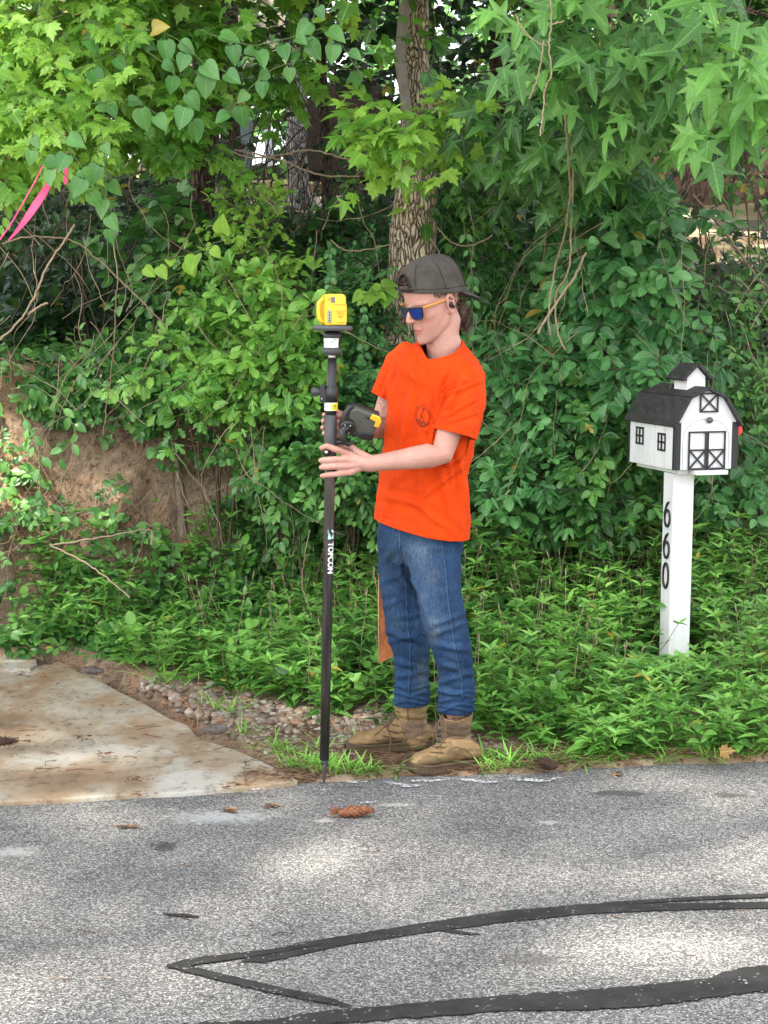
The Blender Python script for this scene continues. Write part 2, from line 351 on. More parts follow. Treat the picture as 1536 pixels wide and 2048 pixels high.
# ---- survey pole
m, n, b, o = M_('carbon_pole'); p = objco(n)
pz = stretch(n, p, 60, 60, 5)
n.links.new(ramp(n, noise_(n, 1, 4, .6, pz), [(.4, (.020, .019, .018)), (.62, (.055, .050, .044)), (.8, (.11, .10, .085))]), b.inputs['Base Color'])
b.inputs['Roughness'].default_value = .33; MAT_POLE = m
PT = gnd(648, 1565); PTOP = at(664, 712, PT.y)
PAX = (PTOP-PT).normalized()
def pol(py, dx=0, dy=0):     # point on the pole axis level with photo row py, offset in metres to the side / ahead
    z = at(656, py, PT.y).z; t = (z-PT.z)/(PAX.z); return PT+PAX*t+Vector((dx, dy, 0))
pole = thing('survey_pole', 'tall black survey pole standing upright on the road edge, held by the person', 'survey pole', PT)
MB().tube([pol(1520), pol(1535), pol(1540), pol(1560), pol(1566)], [.0085, .0085, .0075, .0055, .0015], 14).build('point', simple('tip_steel', (.09, .085, .08), .5, .6), pole, True)
MB().tube([pol(1519), pol(1520), pol(1527), pol(1528)], [.004, .0125, .0125, .004], 18).build('ferrule', DKGREY, pole, True)
MB().tube([pol(1520), pol(1519), pol(960), pol(905)], [.002, .0165, .0185, .0185], 24).build('lower_tube', MAT_POLE, pole, True)
MB().tube([pol(925), pol(924), pol(880), pol(830), pol(829)], [.01, .0215, .0215, .0200, .01], 24).build('grip', DKGREY, pole, True)
MB().tube([pol(840), pol(803), pol(716), pol(715)], [.0178, .0178, .0162, .003], 24).build('upper_tube', BLACK, pole, True)
MB().tube([pol(806), pol(805), pol(772), pol(771)], [.016, .0225, .0225, .016], 24).build('collar', BLACK, pole, True)
cl = MB(); cl.box(pol(792, -.026), (.026, .026, .042), None); cl.box(pol(784, -.030, -.004), (.018, .02, .05)); clo = cl.build('clamp', BLACK, pole, False, .003)
kb = MB(); kc = pol(784, -.047)
rs = []
for xx, rr in ((-.022, .004), (-.021, .0155), (-.006, .0165), (.004, .012), (.012, .010)):
    rs.append([kc+Vector((xx, (rr*(1+.10*math.cos(6*a)))*math.cos(a), (rr*(1+.10*math.cos(6*a)))*math.sin(a))) for a in [2*math.pi*i/24 for i in range(24)]])
kb.rings(rs); kb.build('knob', DKGREY, clo, True)
MB().ball(pol(797, -.032, -.015), .003).build('screw', SILV, clo, True)
lb = MB(); rs = []
for pyy in (805, 821):
    c_ = pol(pyy); rs.append([c_+Vector((.0232*math.cos(a), .0232*math.sin(a), 0)) for a in [2*math.pi*i/24 for i in range(24)]])
lb.rings(rs, cap=False); lbo = lb.build('warning_label', WHITEP, pole, True)
lb = MB(); rs = []
for pyy in (806, 820):
    c_ = pol(pyy); rs.append([c_+Vector((.0238*math.cos(a), .0238*math.sin(a), 0)) for a in [R(-92)+R(80)*i/8 for i in range(9)]])
lb.rings(rs, cap=False, closed=False); yl = lb.build('yellow_panel', simple('label_yellow', (.82, .66, .02), .4, bmp=0, var=.05), lbo, True)
mk = MB()
for zz, x0, x1 in ((809, -70, -40), (812, -72, -36), (815, -68, -45), (811, -130, -112), (815, -128, -116)):
    c_ = pol(zz); rs = []
    for pyy in (zz, zz+1.4):
        c_ = pol(pyy); rs.append([c_+Vector((.0241*math.cos(R(a)), .0241*math.sin(R(a)), 0)) for a in np.linspace(x0, x1, 5)])
    mk.rings(rs, cap=False, closed=False)
mk.build('fine_print', BLACK, lbo)
# vial / second clamp under the grip hand
MB().tube([pol(903, -.005, -.012), pol(903, -.024, -.022)], [.013, .012], 16).build('level_vial', BLACK, pole, True, )
MB().tube([pol(903, -.012, -.030), pol(903, -.0125, -.036)], [.006, .006], 14).build('vial_glass', SILV, pole, True)
# antenna mount at the top
MB().tube([pol(718), pol(717), pol(709), pol(708)], [.008, .0125, .0125, .008], 20).build('ring', SILV, pole, True)
MB().tube([pol(709), pol(708), pol(700), pol(694), pol(693)], [.02, .0345, .0335, .028, .02], 28).build('mount_base', DKGREY, pole, True)
MB().tube([pol(697), pol(680), pol(676), pol(664), pol(661)], [.0265, .0265, .0295, .0305, .014], 28).build('mount_collar', BLACK, pole, True)
lb = MB(); rs = []
for pyy, r_ in ((697, .0290), (686, .0285), (676, .0308)):
    c_ = pol(pyy); rs.append([c_+Vector((r_*math.cos(a), r_*math.sin(a), 0)) for a in [R(-172)+R(130)*i/14 for i in range(15)]])
lb.rings(rs, cap=False, closed=False); lb.build('foil_label', simple('foil', (.62, .72, .76), .25, .1, var=.45, vs=55), pole, True)
MB().tube([pol(661.5), pol(661), pol(658.5), pol(653), pol(651), pol(650.5)], [.03, .063, .0685, .0685, .066, .02], 48).build('ground_plate', simple('plate', (.075, .08, .085), .5), pole, True)
# lettering down the tube (bent round it)
def text_mesh(s, size, bold=True):
    cu = bpy.data.curves.new('t', 'FONT'); cu.body = s; cu.size = size; cu.align_x = 'LEFT'; cu.align_y = 'CENTER'; cu.resolution_u = 4
    if bold: cu.offset = size*.035
    o = bpy.data.objects.new('t', cu); COL.objects.link(o); dg = bpy.context.evaluated_depsgraph_get()
    me = bpy.data.meshes.new_from_object(o.evaluated_get(dg)); bpy.data.objects.remove(o)
    bm = bmesh.new(); bm.from_mesh(me); bmesh.ops.triangulate(bm, faces=bm.faces); bmesh.ops.subdivide_edges(bm, edges=[e for e in bm.edges if e.calc_length() > .004], cuts=2, use_grid_fill=True)
    bmesh.ops.triangulate(bm, faces=bm.faces); bm.to_mesh(me); bm.free(); return me
me = text_mesh('TOPCON', .0345); co = getco(me); L_ = co[:, 0].max()-co[:, 0].min()
top_ = pol(1083); bot_ = pol(1146); ln = (top_-bot_).length; s_ = ln/L_
out_ = []
for x_, y_, z_ in co:
    c_ = top_-PAX*((x_-co[:, 0].min())*s_); a = R(-62)+y_*1.0/.0182*.82
    rr = .0187+.0004
    out_.append((c_.x+rr*math.cos(a), c_.y+rr*math.sin(a), c_.z))
setco(me, np.array(out_)); link('lettering', me, simple('white_ink', (.8, .8, .8), .5, bmp=0, var=.03), pole)
lg = MB()
for q in ([(0, -.5), (.35, -.5), (.95, .15), (.95, .5), (.55, .5)], [(.0, .0), (.1, .45), (.42, .5), (.2, .1)], [(.3, -.35), (1.0, -.5), (1.0, -.1), (.8, 0)]):
    vs = []
    for u, v_ in q:
        c_ = pol(1058)-PAX*(u*.034); a = R(-62)+(v_*.022)/.0182
        vs.append((c_.x+.0190*math.cos(a), c_.y+.0190*math.sin(a), c_.z))
    lg.add(vs, [tuple(range(len(vs)))])
lg.build('emblem', simple('teal_ink', (.45, .75, .72), .5, bmp=0), pole)
# ---- yellow receiver
RB = pol(650.2); ry = rotz(R(14))
rec = thing('receiver', 'bright yellow receiver head with a loop handle, sitting on the round grey plate', 'receiver', RB)
def rl(x, y, z): return RB + ry @ Vector((x, y, z))
prof = [(-.030, 0), (.040, 0), (.0425, .012), (.0425, .070), (.0395, .074), (.0395, .094), (.036, .101), (.030, .106), (-.022, .106), (-.0285, .100), (-.030, .082), (-.032, .060), (-.032, .014)]
mb = MB(); mb.prism([rl(x, -.034, z) for x, z in prof], ry @ Vector((0, .068, 0))); mb.build('body', YEL, rec, True, .004)
mb = MB(); mb.prism([rl(x, -.037, z) for x, z in [(-.010, .002), (.0385, .002), (.040, .050), (.0385, .068), (-.010, .068)]], ry @ Vector((0, .004, 0))); mb.build('panel', YEL, rec, False, .0012)
mb = MB(); mb.tube([rl(-.026, 0, .093), rl(-.036, 0, .087), rl(-.0465, 0, .077), rl(-.0485, 0, .05), rl(-.047, 0, .026), rl(-.038, 0, .013), rl(-.028, 0, .008)], [.008]*7, 12); mb.build('handle', YEL, rec, True)
mb = MB(); mb.box(rl(-.0065, -.0362, .0865), (.0135, .003, .019), ry); mb.build('window', simple('grey_window', (.14, .15, .17), .25), rec, False, .0008)
mb = MB(); mb.box(rl(-.0195, -.0375, .030), (.0105, .003, .042), ry); pn = mb.build('status_panel', simple('grey_panel', (.30, .31, .32), .5), rec, False, .0008)
for zz in (.016, .025, .034, .043):
    mb = MB(); mb.box(rl(-.0195, -.0392, zz), (.004, .001, .004), ry); mb.build('lamp', BLACK, pn)
mb = MB()
for x0, x1, zz in ((-.026, -.014, .092), (-.026, -.015, .088), (-.026, -.016, .084), (.002, .036, .0485), (.010, .028, .032), (.012, .024, .028), (.008, .038, .010), (-.005, .038, .0700)):
    mb.box(rl((x0+x1)/2, -.0392 if zz < .075 else -.0345, zz), (x1-x0, .001, .0013), ry)
mb.build('groove', simple('brown_ink', (.30, .18, .02), .5, bmp=0), rec)
me = text_mesh('TOPCON', .0062, False); co = getco(me); co = np.array([list(rl(.006+x_, -.0394, .0402+y_*1.1)) for x_, y_, z_ in co]); setco(me, co); link('lettering', me, simple('ink', (.10, .07, .02), .5, bmp=0), rec)
MB().tube([rl(.0, .02, .10), rl(.0, .02, .128)], [.004, .003], 8).build('antenna', BLACK, rec, True) if False else None
# ---- data controller in its cradle
CB = at(721, 841, 6.86); ax = Vector((.93, .30, -.30)).normalized(); nz_ = Vector((-.18, -.90, -.34)); nz_ = (nz_-ax*nz_.dot(ax)).normalized(); ay = nz_.cross(ax).normalized()
if ay.z < 0: ay = -ay
CM = frame_m(ax, ay, nz_)
ctl = thing('data_controller', 'rugged grey-green handheld controller with a yellow corner, in a black cradle on the pole', 'controller', CB)
def cl_(x, y, z): return CB+CM @ Vector((x, y, z))
GG = simple('grey_green_plastic', (.085, .09, .075), .45, var=.06, vs=15, bmp=.03)
mb = MB(); mb.prism([cl_(x, y, 0) for x, y in [(-.055, -.034), (.048, -.050), (.058, -.044), (.058, .034), (.050, .044), (-.040, .050), (-.056, .038)]], nz_*.024); mb.build('back_shell', GG, ctl, True, .005)
mb = MB(); mb.prism([cl_(x, y, -.020) for x, y in [(-.060, -.042), (.052, -.056), (.063, -.048), (.062, .030), (.052, .046), (-.046, .052), (-.062, .040)]], nz_*.0215); mb.build('front_shell', BLACK, ctl, True, .005)
mb = MB(); mb.prism([cl_(x, y, .019) for x, y in [(.020, .049), (.050, .0475), (.0615, .034), (.0615, .008), (.044, .006), (.042, .026), (.018, .030)]], nz_*.009); mb.build('yellow_bumper', YEL, ctl, True, .003)
mb = MB(); mb.prism([cl_(x, y, .018) for x, y in [(-.010, -.050), (.050, -.054), (.0625, -.046), (.060, -.022), (.040, -.026), (.0, -.036)]], nz_*.010); mb.build('lower_bumper', BLACK, ctl, True, .003)
mb = MB(); mb.ball(cl_(.014, .030, .0245), (.0055, .0055, .002), CM); mb.build('camera_eye', BLACK, ctl, True)
for x, y in ((.006, .034), (-.030, .040), (.048, -.012), (-.008, .010), (.046, .000), (.0, .031)):
    mb = MB(); mb.ball(cl_(x, y, .0245), .0022, nu=8, nv=6); mb.build('screw', BLACK, ctl)
mb = MB(); mb.caps([cl_(-.058, .045, .012), cl_(-.064, .02, .016), cl_(-.062, -.01, .024), cl_(-.045, -.028, .034)], [.010, .012, .014, .015], 12)
mb.caps([cl_(-.040, -.030, .036), cl_(-.005, -.040, .030), cl_(.030, -.052, .022)], [.010, .006, .004], 10); mb.build('cradle_arm', BLACK, ctl, True)
dsk = cl_(-.046, -.020, .036)
mb = MB(); mb.tube([dsk-nz_*.012, dsk-nz_*.011, dsk+nz_*.008, dsk+nz_*.011], [.015, .027, .027, .018], 28); dk = mb.build('pivot_disc', BLACK, ctl, True)
for u_, v_, r_ in ((.004, .014, .003), (.010, -.016, .003), (-.014, .01, .0024)):
    mb = MB(); mb.ball(dsk+nz_*.011+ax*u_+ay*v_, r_); mb.build('rivet', SILV, dk, True)
q0 = at(684, 862, 6.80); q1 = at(688, 884, 6.81)
mb = MB(); mb.caps([dsk, q0, q1], [.015, .013, .010], 14); mb.caps([q1, at(697, 889, 6.82), at(706, 885, 6.83)], [.008, .008, .006], 10); mb.caps([q1, at(676, 884, 6.84), pol(886, .012)], [.009, .010, .012], 10); mb.build('pole_clamp', BLACK, ctl, True)
# ---- mailbox
TH = R(17.0); MBX = at(1349, 940.6, 8.28)   # lower front corner nearest the camera
mx = Vector((math.cos(TH), math.sin(TH), 0)); my = Vector((-math.sin(TH), math.cos(TH), 0)); mzv = Vector((.012, 0, 1)).normalized()
def ml(x, y, z): return MBX+mx*x+my*y+mzv*z   # x along the front to the right, y to the back, z up
MM = frame_m(mx, my, mzv)
m, n, b, o = M_('white_board'); p = objco(n)
c = ramp(n, noise_(n, 7, 6, .65, stretch(n, p, 2, 2, .5)), [(.3, (.66, .67, .68)), (.6, (.80, .81, .815))])
c = mixc(n, c, (.45, .43, .38), ramp(n, noise_(n, 22, 6, .75, p), [(.66, g(0)), (.82, g(.45))]))
n.links.new(c, b.inputs['Base Color']); b.inputs['Roughness'].default_value = .45; bump(n, b, noise_(n, 60, 3, .6, stretch(n, p, 1, 1, .2)), .15, .003); WH = m
m, n, b, o = M_('roof_black'); p = objco(n)
n.links.new(ramp(n, noise_(n, 40, 6, .7, stretch(n, p, 1, .3, 1)), [(.35, (.016, .016, .017)), (.7, (.055, .053, .05))]), b.inputs['Base Color']); b.inputs['Roughness'].default_value = .75
bump(n, b, noise_(n, 70, 5, .7, p), .4, .004); RF = m
TRIM = simple('trim_black', (.018, .018, .02), .5)
Wd, Dp = .281, .47
gz = hz(*ml(.13, .2, 0).xy)
mail = thing('mailbox', 'white and black barn-shaped mailbox on a white wooden post beside the road', 'mailbox', Vector((ml(.12, .2, 0).x, ml(.12, .2, 0).y, gz)))
pc = ml(.062+.01, .155, 0)
PWd = .096
c0 = at(1346.5, 1000, 8.36)            # near vertical edge of the post
def pl(x, y, z): v = c0+mx*x+my*y; return Vector((v.x-.012*(MBX.z-z), v.y, z))
mb = MB(); zt = MBX.z-.022
mb.rings([[pl(0, 0, z), pl(PWd, 0, z), pl(PWd, PWd, z), pl(0, PWd, z)] for z in (gz-.3, zt)]); post = mb.build('post', WH, mail, False, .003)
mb = MB(); mb.box(ml(.155, .16, -.011), (.145, .40, .018), MM); mb.build('base_board', WH, mail, False, .002)
mb = MB(); mb.box(ml(.055, .24, -.011), (.05, .42, .016), MM); mb.build('cleat', WH, mail, False, .002)
gam = [(0, .196), (.058, .298), (.1365, .335), (.215, .298), (Wd, .196)]
mb = MB(); mb.prism([ml(x, .0, z) for x, z in [(0, 0), (Wd, 0)]+gam[::-1]], my*Dp); wl = mb.build('box_wall', WH, mail, False, .0015)
# board joints on the side, as shallow dark grooves proud by nothing: thin strips
# corner trims
for xx, yy in ((.006, -.001), (Wd-.006, -.001), (.006, Dp+.001), (Wd-.006, Dp+.001)):
    mb = MB(); w_ = .022
    mb.box(ml(xx+(.006 if xx < .1 else -.004), yy, .099), (w_, .010, .198), MM); mb.build('corner_trim', TRIM, mail, False, .001)
for yy in (.004, Dp-.004):
    for xx in (-.003, Wd+.003):
        mb = MB(); mb.box(ml(xx, yy, .099), (.006, .018, .198), MM); mb.build('corner_trim', TRIM, mail)
# roof boards
def slab(p0, p1, y0, y1, th):
    (xa, za), (xb, zb) = p0, p1; d_ = Vector((xb-xa, 0, zb-za)).normalized(); nn = Vector((-d_.z, 0, d_.x))
    if nn.z < 0: nn = -nn
    mb = MB(); mb.prism([ml(xa, y0, za), ml(xb, y0, zb), ml(xb, y1, zb), ml(xa, y1, za)], (mx*nn.x+mzv*nn.z)*th); return mb
ex = (gam[0][0]-gam[1][0], gam[0][1]-gam[1][1]); L0 = math.hypot(*ex)
lo0 = (gam[0][0]+ex[0]/L0*.020, gam[0][1]+ex[1]/L0*.020)
lo1 = (Wd-lo0[0], lo0[1])
for a_, b_ in ((lo0, gam[1]), (gam[1], gam[2]), (gam[2], gam[3]), (gam[3], lo1)):
    slab(a_, b_, -.030, Dp+.015, .0125).build('roof_board', RF, mail, False, .001)
# cupola
cx, cy0, cy1 = .1365, .10, .225
mb = MB(); mb.prism([ml(cx+x, cy0, z) for x, z in [(-.042, .315), (.042, .315), (.042, .385), (0, .428), (-.042, .385)]], my*(cy1-cy0)); cp = mb.build('cupola', WH, mail, False, .001)
for s_ in (-1, 1):
    mb = MB(); d_ = Vector((s_*.72, 0, -.69))
    a_ = ml(cx, cy0-.022, .432); b_ = ml(cx+s_*.066, cy0-.022, .368)
    mb.prism([a_, b_, b_+my*(cy1-cy0+.044), a_+my*(cy1-cy0+.044)], mx*(s_*.008)+mzv*.009); mb.build('cupola_roof', RF, mail, False, .0008)
# black battens on the front
def batten(pts, wd, name, par, y=-.004, th=.005, face='front'):
    mb = MB()
    for (x0, z0), (x1, z1) in pts:
        d_ = Vector((x1-x0, 0, z1-z0)); L_ = d_.length; d_.normalize(); q = Vector((-d_.z, 0, d_.x))*wd/2
        def w_(v):
            return ml(v.x, y, v.z) if face == 'front' else ml(y, v.x, v.z)
        e = d_*wd/2; A = Vector((x0, 0, z0)); B = Vector((x1, 0, z1))
        mb.prism([w_(A-e+q), w_(B+e+q), w_(B+e-q), w_(A-e-q)], (-my if face == 'front' else -mx)*th)
        y -= .0004
    return mb.build(name, TRIM, par)
kx = Wd/122.; kz = .194/93.
def fx_(px): return (px-1349)*Wd/122.
def fz_(py): return (940.6-py)*.194/93.
X0, X1, X2, X3 = fx_(1375.5), fx_(1408.5), fx_(1413), fx_(1446.5); Z0, Z1, Z2 = .004, fz_(901), fz_(865)
def door(xa, xb, name):
    batten([((xa, Z0), (xa, Z2)), ((xb, Z0), (xb, Z2)), ((xa, Z2), (xb, Z2)), ((xa, Z1), (xb, Z1)), ((xa, Z0), (xb, Z0)), ((xa, Z0), (xb, Z1)), ((xa, Z1), (xb, Z0))], .0068, name, mail)
door(X0, X1, 'barn_door'); door(X2, X3, 'barn_door')
xa, xb, za, zb = fx_(1396), fx_(1430), fz_(824), fz_(788)
batten([((xa, za), (xa, zb)), ((xb, za), (xb, zb)), ((xa, zb), (xb, zb)), ((xa, za), (xb, za)), ((xa, za), (xb, zb)), ((xa, zb), (xb, za))], .0062, 'loft_door', mail)
kc = ml(fx_(1413), -.016, fz_(841)); mb = MB(); mb.ball(kc, (.0155, .010, .0135), MM); mb.tube([kc, kc+my*.018], [.006, .008], 12); mb.build('door_knob', simple('knob_grey', (.10, .11, .12), .4, .3), mail, True)
arc = [(fx_(1364), .002)]+[(fx_(1364)+(fx_(1456)-fx_(1364))*(1-math.cos(a))/2, .130+.082*math.sin(a)) for a in np.linspace(0, math.pi, 25)]+[(fx_(1456), .002)]
mb = MB(); mb.tube([ml(x, -.0012, z) for x, z in arc], .0009, 6); mb.build('door_seam', simple('seam_grey', (.30, .31, .33), .6, bmp=0), mail)
JG = simple('joint_grey', (.5, .51, .53), .6, bmp=0)
mb = MB(); mb.tube([ml(fx_(1425.5), -.0008, .003), ml(fx_(1425.5), -.0008, .205)], .0007, 5); mb.build('board_joint', JG, mail)
for yy in (.10, .2, .31, .40): mb = MB(); mb.tube([ml(-.0006, yy, .003), ml(-.0006, yy, .185)], .0012, 5); mb.build('board_joint', JG, mail)
for pxx in (1280.5, 1324):
    yc = (1349-pxx)*Dp/91.5*1.0; hw = .0335/1.05; zc = fz_(888+ (0 if pxx > 1300 else -6))
    y0, y1, z0, z1 = yc-.033, yc+.033, zc-.034, zc+.034
    batten([((y0, z0), (y0, z1)), ((y1, z0), (y1, z1)), ((y0, z0), (y1, z0)), ((y0, z1), (y1, z1)), ((yc, z0), (yc, z1)), ((y0, zc), (y1, zc))], .008, 'window_frame', mail, y=-.0005, th=.004, face='side')
fc = ml(Wd+.010, .012, .163); mb = MB(); mb.tube([fc, fc-my*.006], [.0215, .0215], 24); mb.build('flag', simple('red_flag', (.75, .05, .035), .4), mail, False, .001)
# house numbers on the left side of the post
def stroke(mb, pts, wd):
    P = [pl(-.003, y, z) for y, z in pts]; mb.tube(P, wd, 6, True, 1)
def digit(kind, zc):
    mb = MB(); H = .104; W_ = .0255; yc = PWd*.45; A = []
    if kind == '0':
        A = [(yc-W_*math.cos(a)*1.0-.006*math.sin(a)*0, zc+H/2*math.sin(a)) for a in np.linspace(0, 2*math.pi, 33)]; P = [A]
    else:
        A = [(yc-W_*.98*math.cos(a), zc-H*.17+H*.33*math.sin(a)) for a in np.linspace(0, 2*math.pi, 29)]
        B = [(yc+W_*.97, zc-H*.17), (yc+W_*.90, zc+H*.05), (yc+W_*.62, zc+H*.24), (yc+W_*.15, zc+H*.40), (yc-W_*.45, zc+H*.50)]
        P = [A, B]
    for q in P:
        T = [pl(-.004, y, z) for y, z in q]; mb.tube(T, [.0044+.0016*abs(math.sin(3.14*i/(len(T)-1)*2)) for i in range(len(T))], 8)
    return mb.build('house_number', TRIM, post, True)
for kd, pyy in (('6', 1028), ('6', 1091), ('0', 1151)): digit(kd, at(1337, pyy, 8.40).z)
# ---- pine cones
def pine_cone(P, L, rad, head, pitch, mat, label, droopy=False, seed=1):
    rnd = random.Random(seed); t = thing('pine_cone', label, 'pine cone', P, 'fallen pine cones')
    d = Vector((math.cos(head)*math.cos(pitch), math.sin(head)*math.cos(pitch), math.sin(pitch))); u = Vector((0, 0, 1)); u = (u-d*u.dot(d)).normalized(); v_ = d.cross(u)
    core = MB(); pr = [(0, .25), (.12, .62), (.3, .84), (.5, .82), (.75, .6), (.93, .33), (1, .08)]
    core.tube([P+d*(L*(a-.5)) for a, _ in pr], [rad*r_*.72 for _, r_ in pr], 14); core.build('core', mat, t, True)
    sc_ = MB(); N = 120
    for i in range(N):
        a = (i+.5)/N; rr = rad*np.interp(a, [q[0] for q in pr], [q[1] for q in pr]); th = i*2.39996
        rad_d = u*math.cos(th)+v_*math.sin(th); tan = d.cross(rad_d); w_ = rr*.36+.0012; c_ = P+d*(L*(a-.5))+rad_d*rr*.62
        out_d = (rad_d*(.75 if not droopy else .9)+d*.75).normalized(); l_ = rad*.42*rnd.uniform(.8, 1.2); tip = c_+out_d*l_
        pts = [c_-tan*w_*.5, c_+tan*w_*.5, tip+tan*w_*.42-d*.001, tip+out_d*l_*.22, tip-tan*w_*.42-d*.001, c_+rad_d*rr*.18]
        sc_.add(pts, [(0, 1, 2, 5), (0, 5, 4), (5, 2, 3), (5, 3, 4), (1, 0, 4, 3, 2)])
    sc_.build('scales', mat, t); return t
CR = simple('cone_rust', (.22, .085, .035), .7, var=.45, vs=70); CG = simple('cone_grey', (.15, .13, .115), .8, var=.4, vs=60); CD = simple('cone_dark', (.06, .032, .02), .8, var=.4, vs=60)
cn = pine_cone(gnd(712, 1634)+Vector((0, 0, .019)), .118, .026, R(6), R(3), CR, 'reddish-brown pine cone lying alone on the grey road', seed=2)
fr = MB(); c0_ = gnd(668, 1634)+Vector((0, 0, .010)); rr_ = random.Random(4)
for i in range(46):
    d_ = Vector((-rr_.uniform(.2, 1), rr_.uniform(-1, 1), rr_.uniform(-.2, .8))).normalized(); s0 = c0_+Vector((rr_.uniform(0, .02), rr_.uniform(-.012, .012), rr_.uniform(0, .015)))
    fr.tube([s0, s0+d_*rr_.uniform(.006, .016), s0+d_*rr_.uniform(.014, .03)+Vector((0, 0, -.006))], [.0016, .0012, .0004], 4)
fr.build('frayed_tip', CR, cn)
pine_cone(gnd(431, 1470, .04)+Vector((0, 0, .022)), .10, .028, R(170), R(-8), CG, 'grey closed pine cone at the edge of the stained slab', seed=3)
pine_cone(gnd(8, 1490, .035)+Vector((0, 0, .014)), .10, .024, R(10), 0, CD, 'dark pine cone on the slab, cut by the left picture edge', seed=5)
pine_cone(gnd(1094, 1536, .02)+Vector((0, 0, .018)), .085, .026, R(150), R(10), CD, 'dark open pine cone in the litter right of the boots', True, 6)
pine_cone(gnd(186, 1348, .05)+Vector((0, 0, .015)), .10, .024, R(-20), 0, CG, 'grey pine cone half in the weeds at the top of the slab', seed=7)
# ---- pink flagging tape
PK = simple('pink_tape', (.80, .09, .22), .45, var=.08, vs=20, bmp=.1)
def tape(name, pts, label):
    mb = MB(); L = []; Q = []
    for i, (px, py, wd, Y, tw) in enumerate(pts):
        c_ = at(px, py, Y); nx = pts[min(i+1, len(pts)-1)]; pv = pts[max(i-1, 0)]
        t_ = (at(nx[0], nx[1], nx[3])-at(pv[0], pv[1], pv[3])).normalized(); s = t_.cross(Vector((0, -1, 0))).normalized(); s = s*math.cos(tw)+t_.cross(s)*math.sin(tw)
        L.append(c_-s*PX(wd, Y)/2); Q.append(c_+s*PX(wd, Y)/2)
    k = len(L); mb.add(L+Q, [(i, i+1, k+i+1, k+i) for i in range(k-1)]); me = mb.mesh(); me = evalmods(me, [('SOLIDIFY', dict(thickness=.0006)), ('SUBSURF', dict(levels=1))])
    return tag(link(name, me, PK, None, True), label, 'tape', 'pink tape tied in the branches')
tape('flagging_tape', [(134, 300, 10, 8.3, 0), (132, 335, 11, 8.3, .2), (131, 355, 12, 8.3, 0), (132, 372, 11, 8.3, .5)], 'short piece of pink tape hanging straight down from the leaves')
tape('flagging_tape', [(116, 318, 5, 8.3, .3), (110, 345, 9, 8.3, .4), (95, 375, 16, 8.25, 0), (75, 405, 19, 8.2, 0), (55, 435, 17, 8.2, .2), (35, 462, 9, 8.15, .4), (14, 484, 4, 8.1, 0)], 'wide pink tape streamer slanting down from the leaves to the left')
tape('flagging_tape', [(90, 322, 5, 8.35, 0), (80, 345, 4, 8.3, .8), (55, 390, 4, 8.3, 0), (30, 435, 4, 8.2, .6), (5, 474, 4, 8.1, 0), (-20, 500, 4, 8.1, 0)], 'narrow twisted strand of pink tape above the wide streamer')
# ---- house, lumber and clutter beyond the bank
m, n, b, o = M_('brown_siding'); p = objco(n)
n.links.new(ramp(n, noise_(n, 5, 6, .6, stretch(n, p, .3, 1, 4)), [(.3, (.17, .095, .075)), (.7, (.27, .165, .13))]), b.inputs['Base Color']); b.inputs['Roughness'].default_value = .8; SID = m
HY = 21.0
h0 = at(1325, 300, HY)
house = thing('house', 'brown clapboard house wall seen through the branches at the right', 'house', Vector((h0.x, HY, 2.3)))
mb = MB(); z = hz(5, HY)-.2; zz = z
while zz < 5.5:
    mb.prism([Vector((h0.x-.3, HY, zz)), Vector((h0.x-.3, HY-.03, zz)), Vector((h0.x-.3, HY-.012, zz+.235))][::1], (7, 0, 0)); zz += .232
mb.build('siding', SID, house)
mb = MB(); mb.box((h0.x+3.2, HY+2.1, (z+5.5)/2), (7, 4.1, 5.5-z)); mb.build('wall', SID, house)
mb = MB(); mb.box((h0.x-.33, HY-.03, (z+5.5)/2), (.12, .08, 5.5-z)); mb.build('corner_board', SID, house)
LU = [simple('lumber_pale', (.55, .44, .27), .8, var=.25, vs=9), simple('lumber_grey', (.32, .28, .23), .85, var=.25, vs=9), simple('lumber_tan', (.40, .27, .15), .8, var=.25, vs=9)]
def board(c_, L, w_, t_, a, mi, lab, tilt=0, grp='cut boards piled behind the trees'):
    Mx = rotz(a) @ Matrix.Rotation(tilt, 3, 'Y') @ Matrix.Rotation(random.uniform(-.5, .5), 3, 'X')
    mb = MB(); mb.box(c_, (L, w_, t_), Mx); return tag(mb.build('board', LU[mi], None, False, .003), lab, 'board', grp)
i = 0
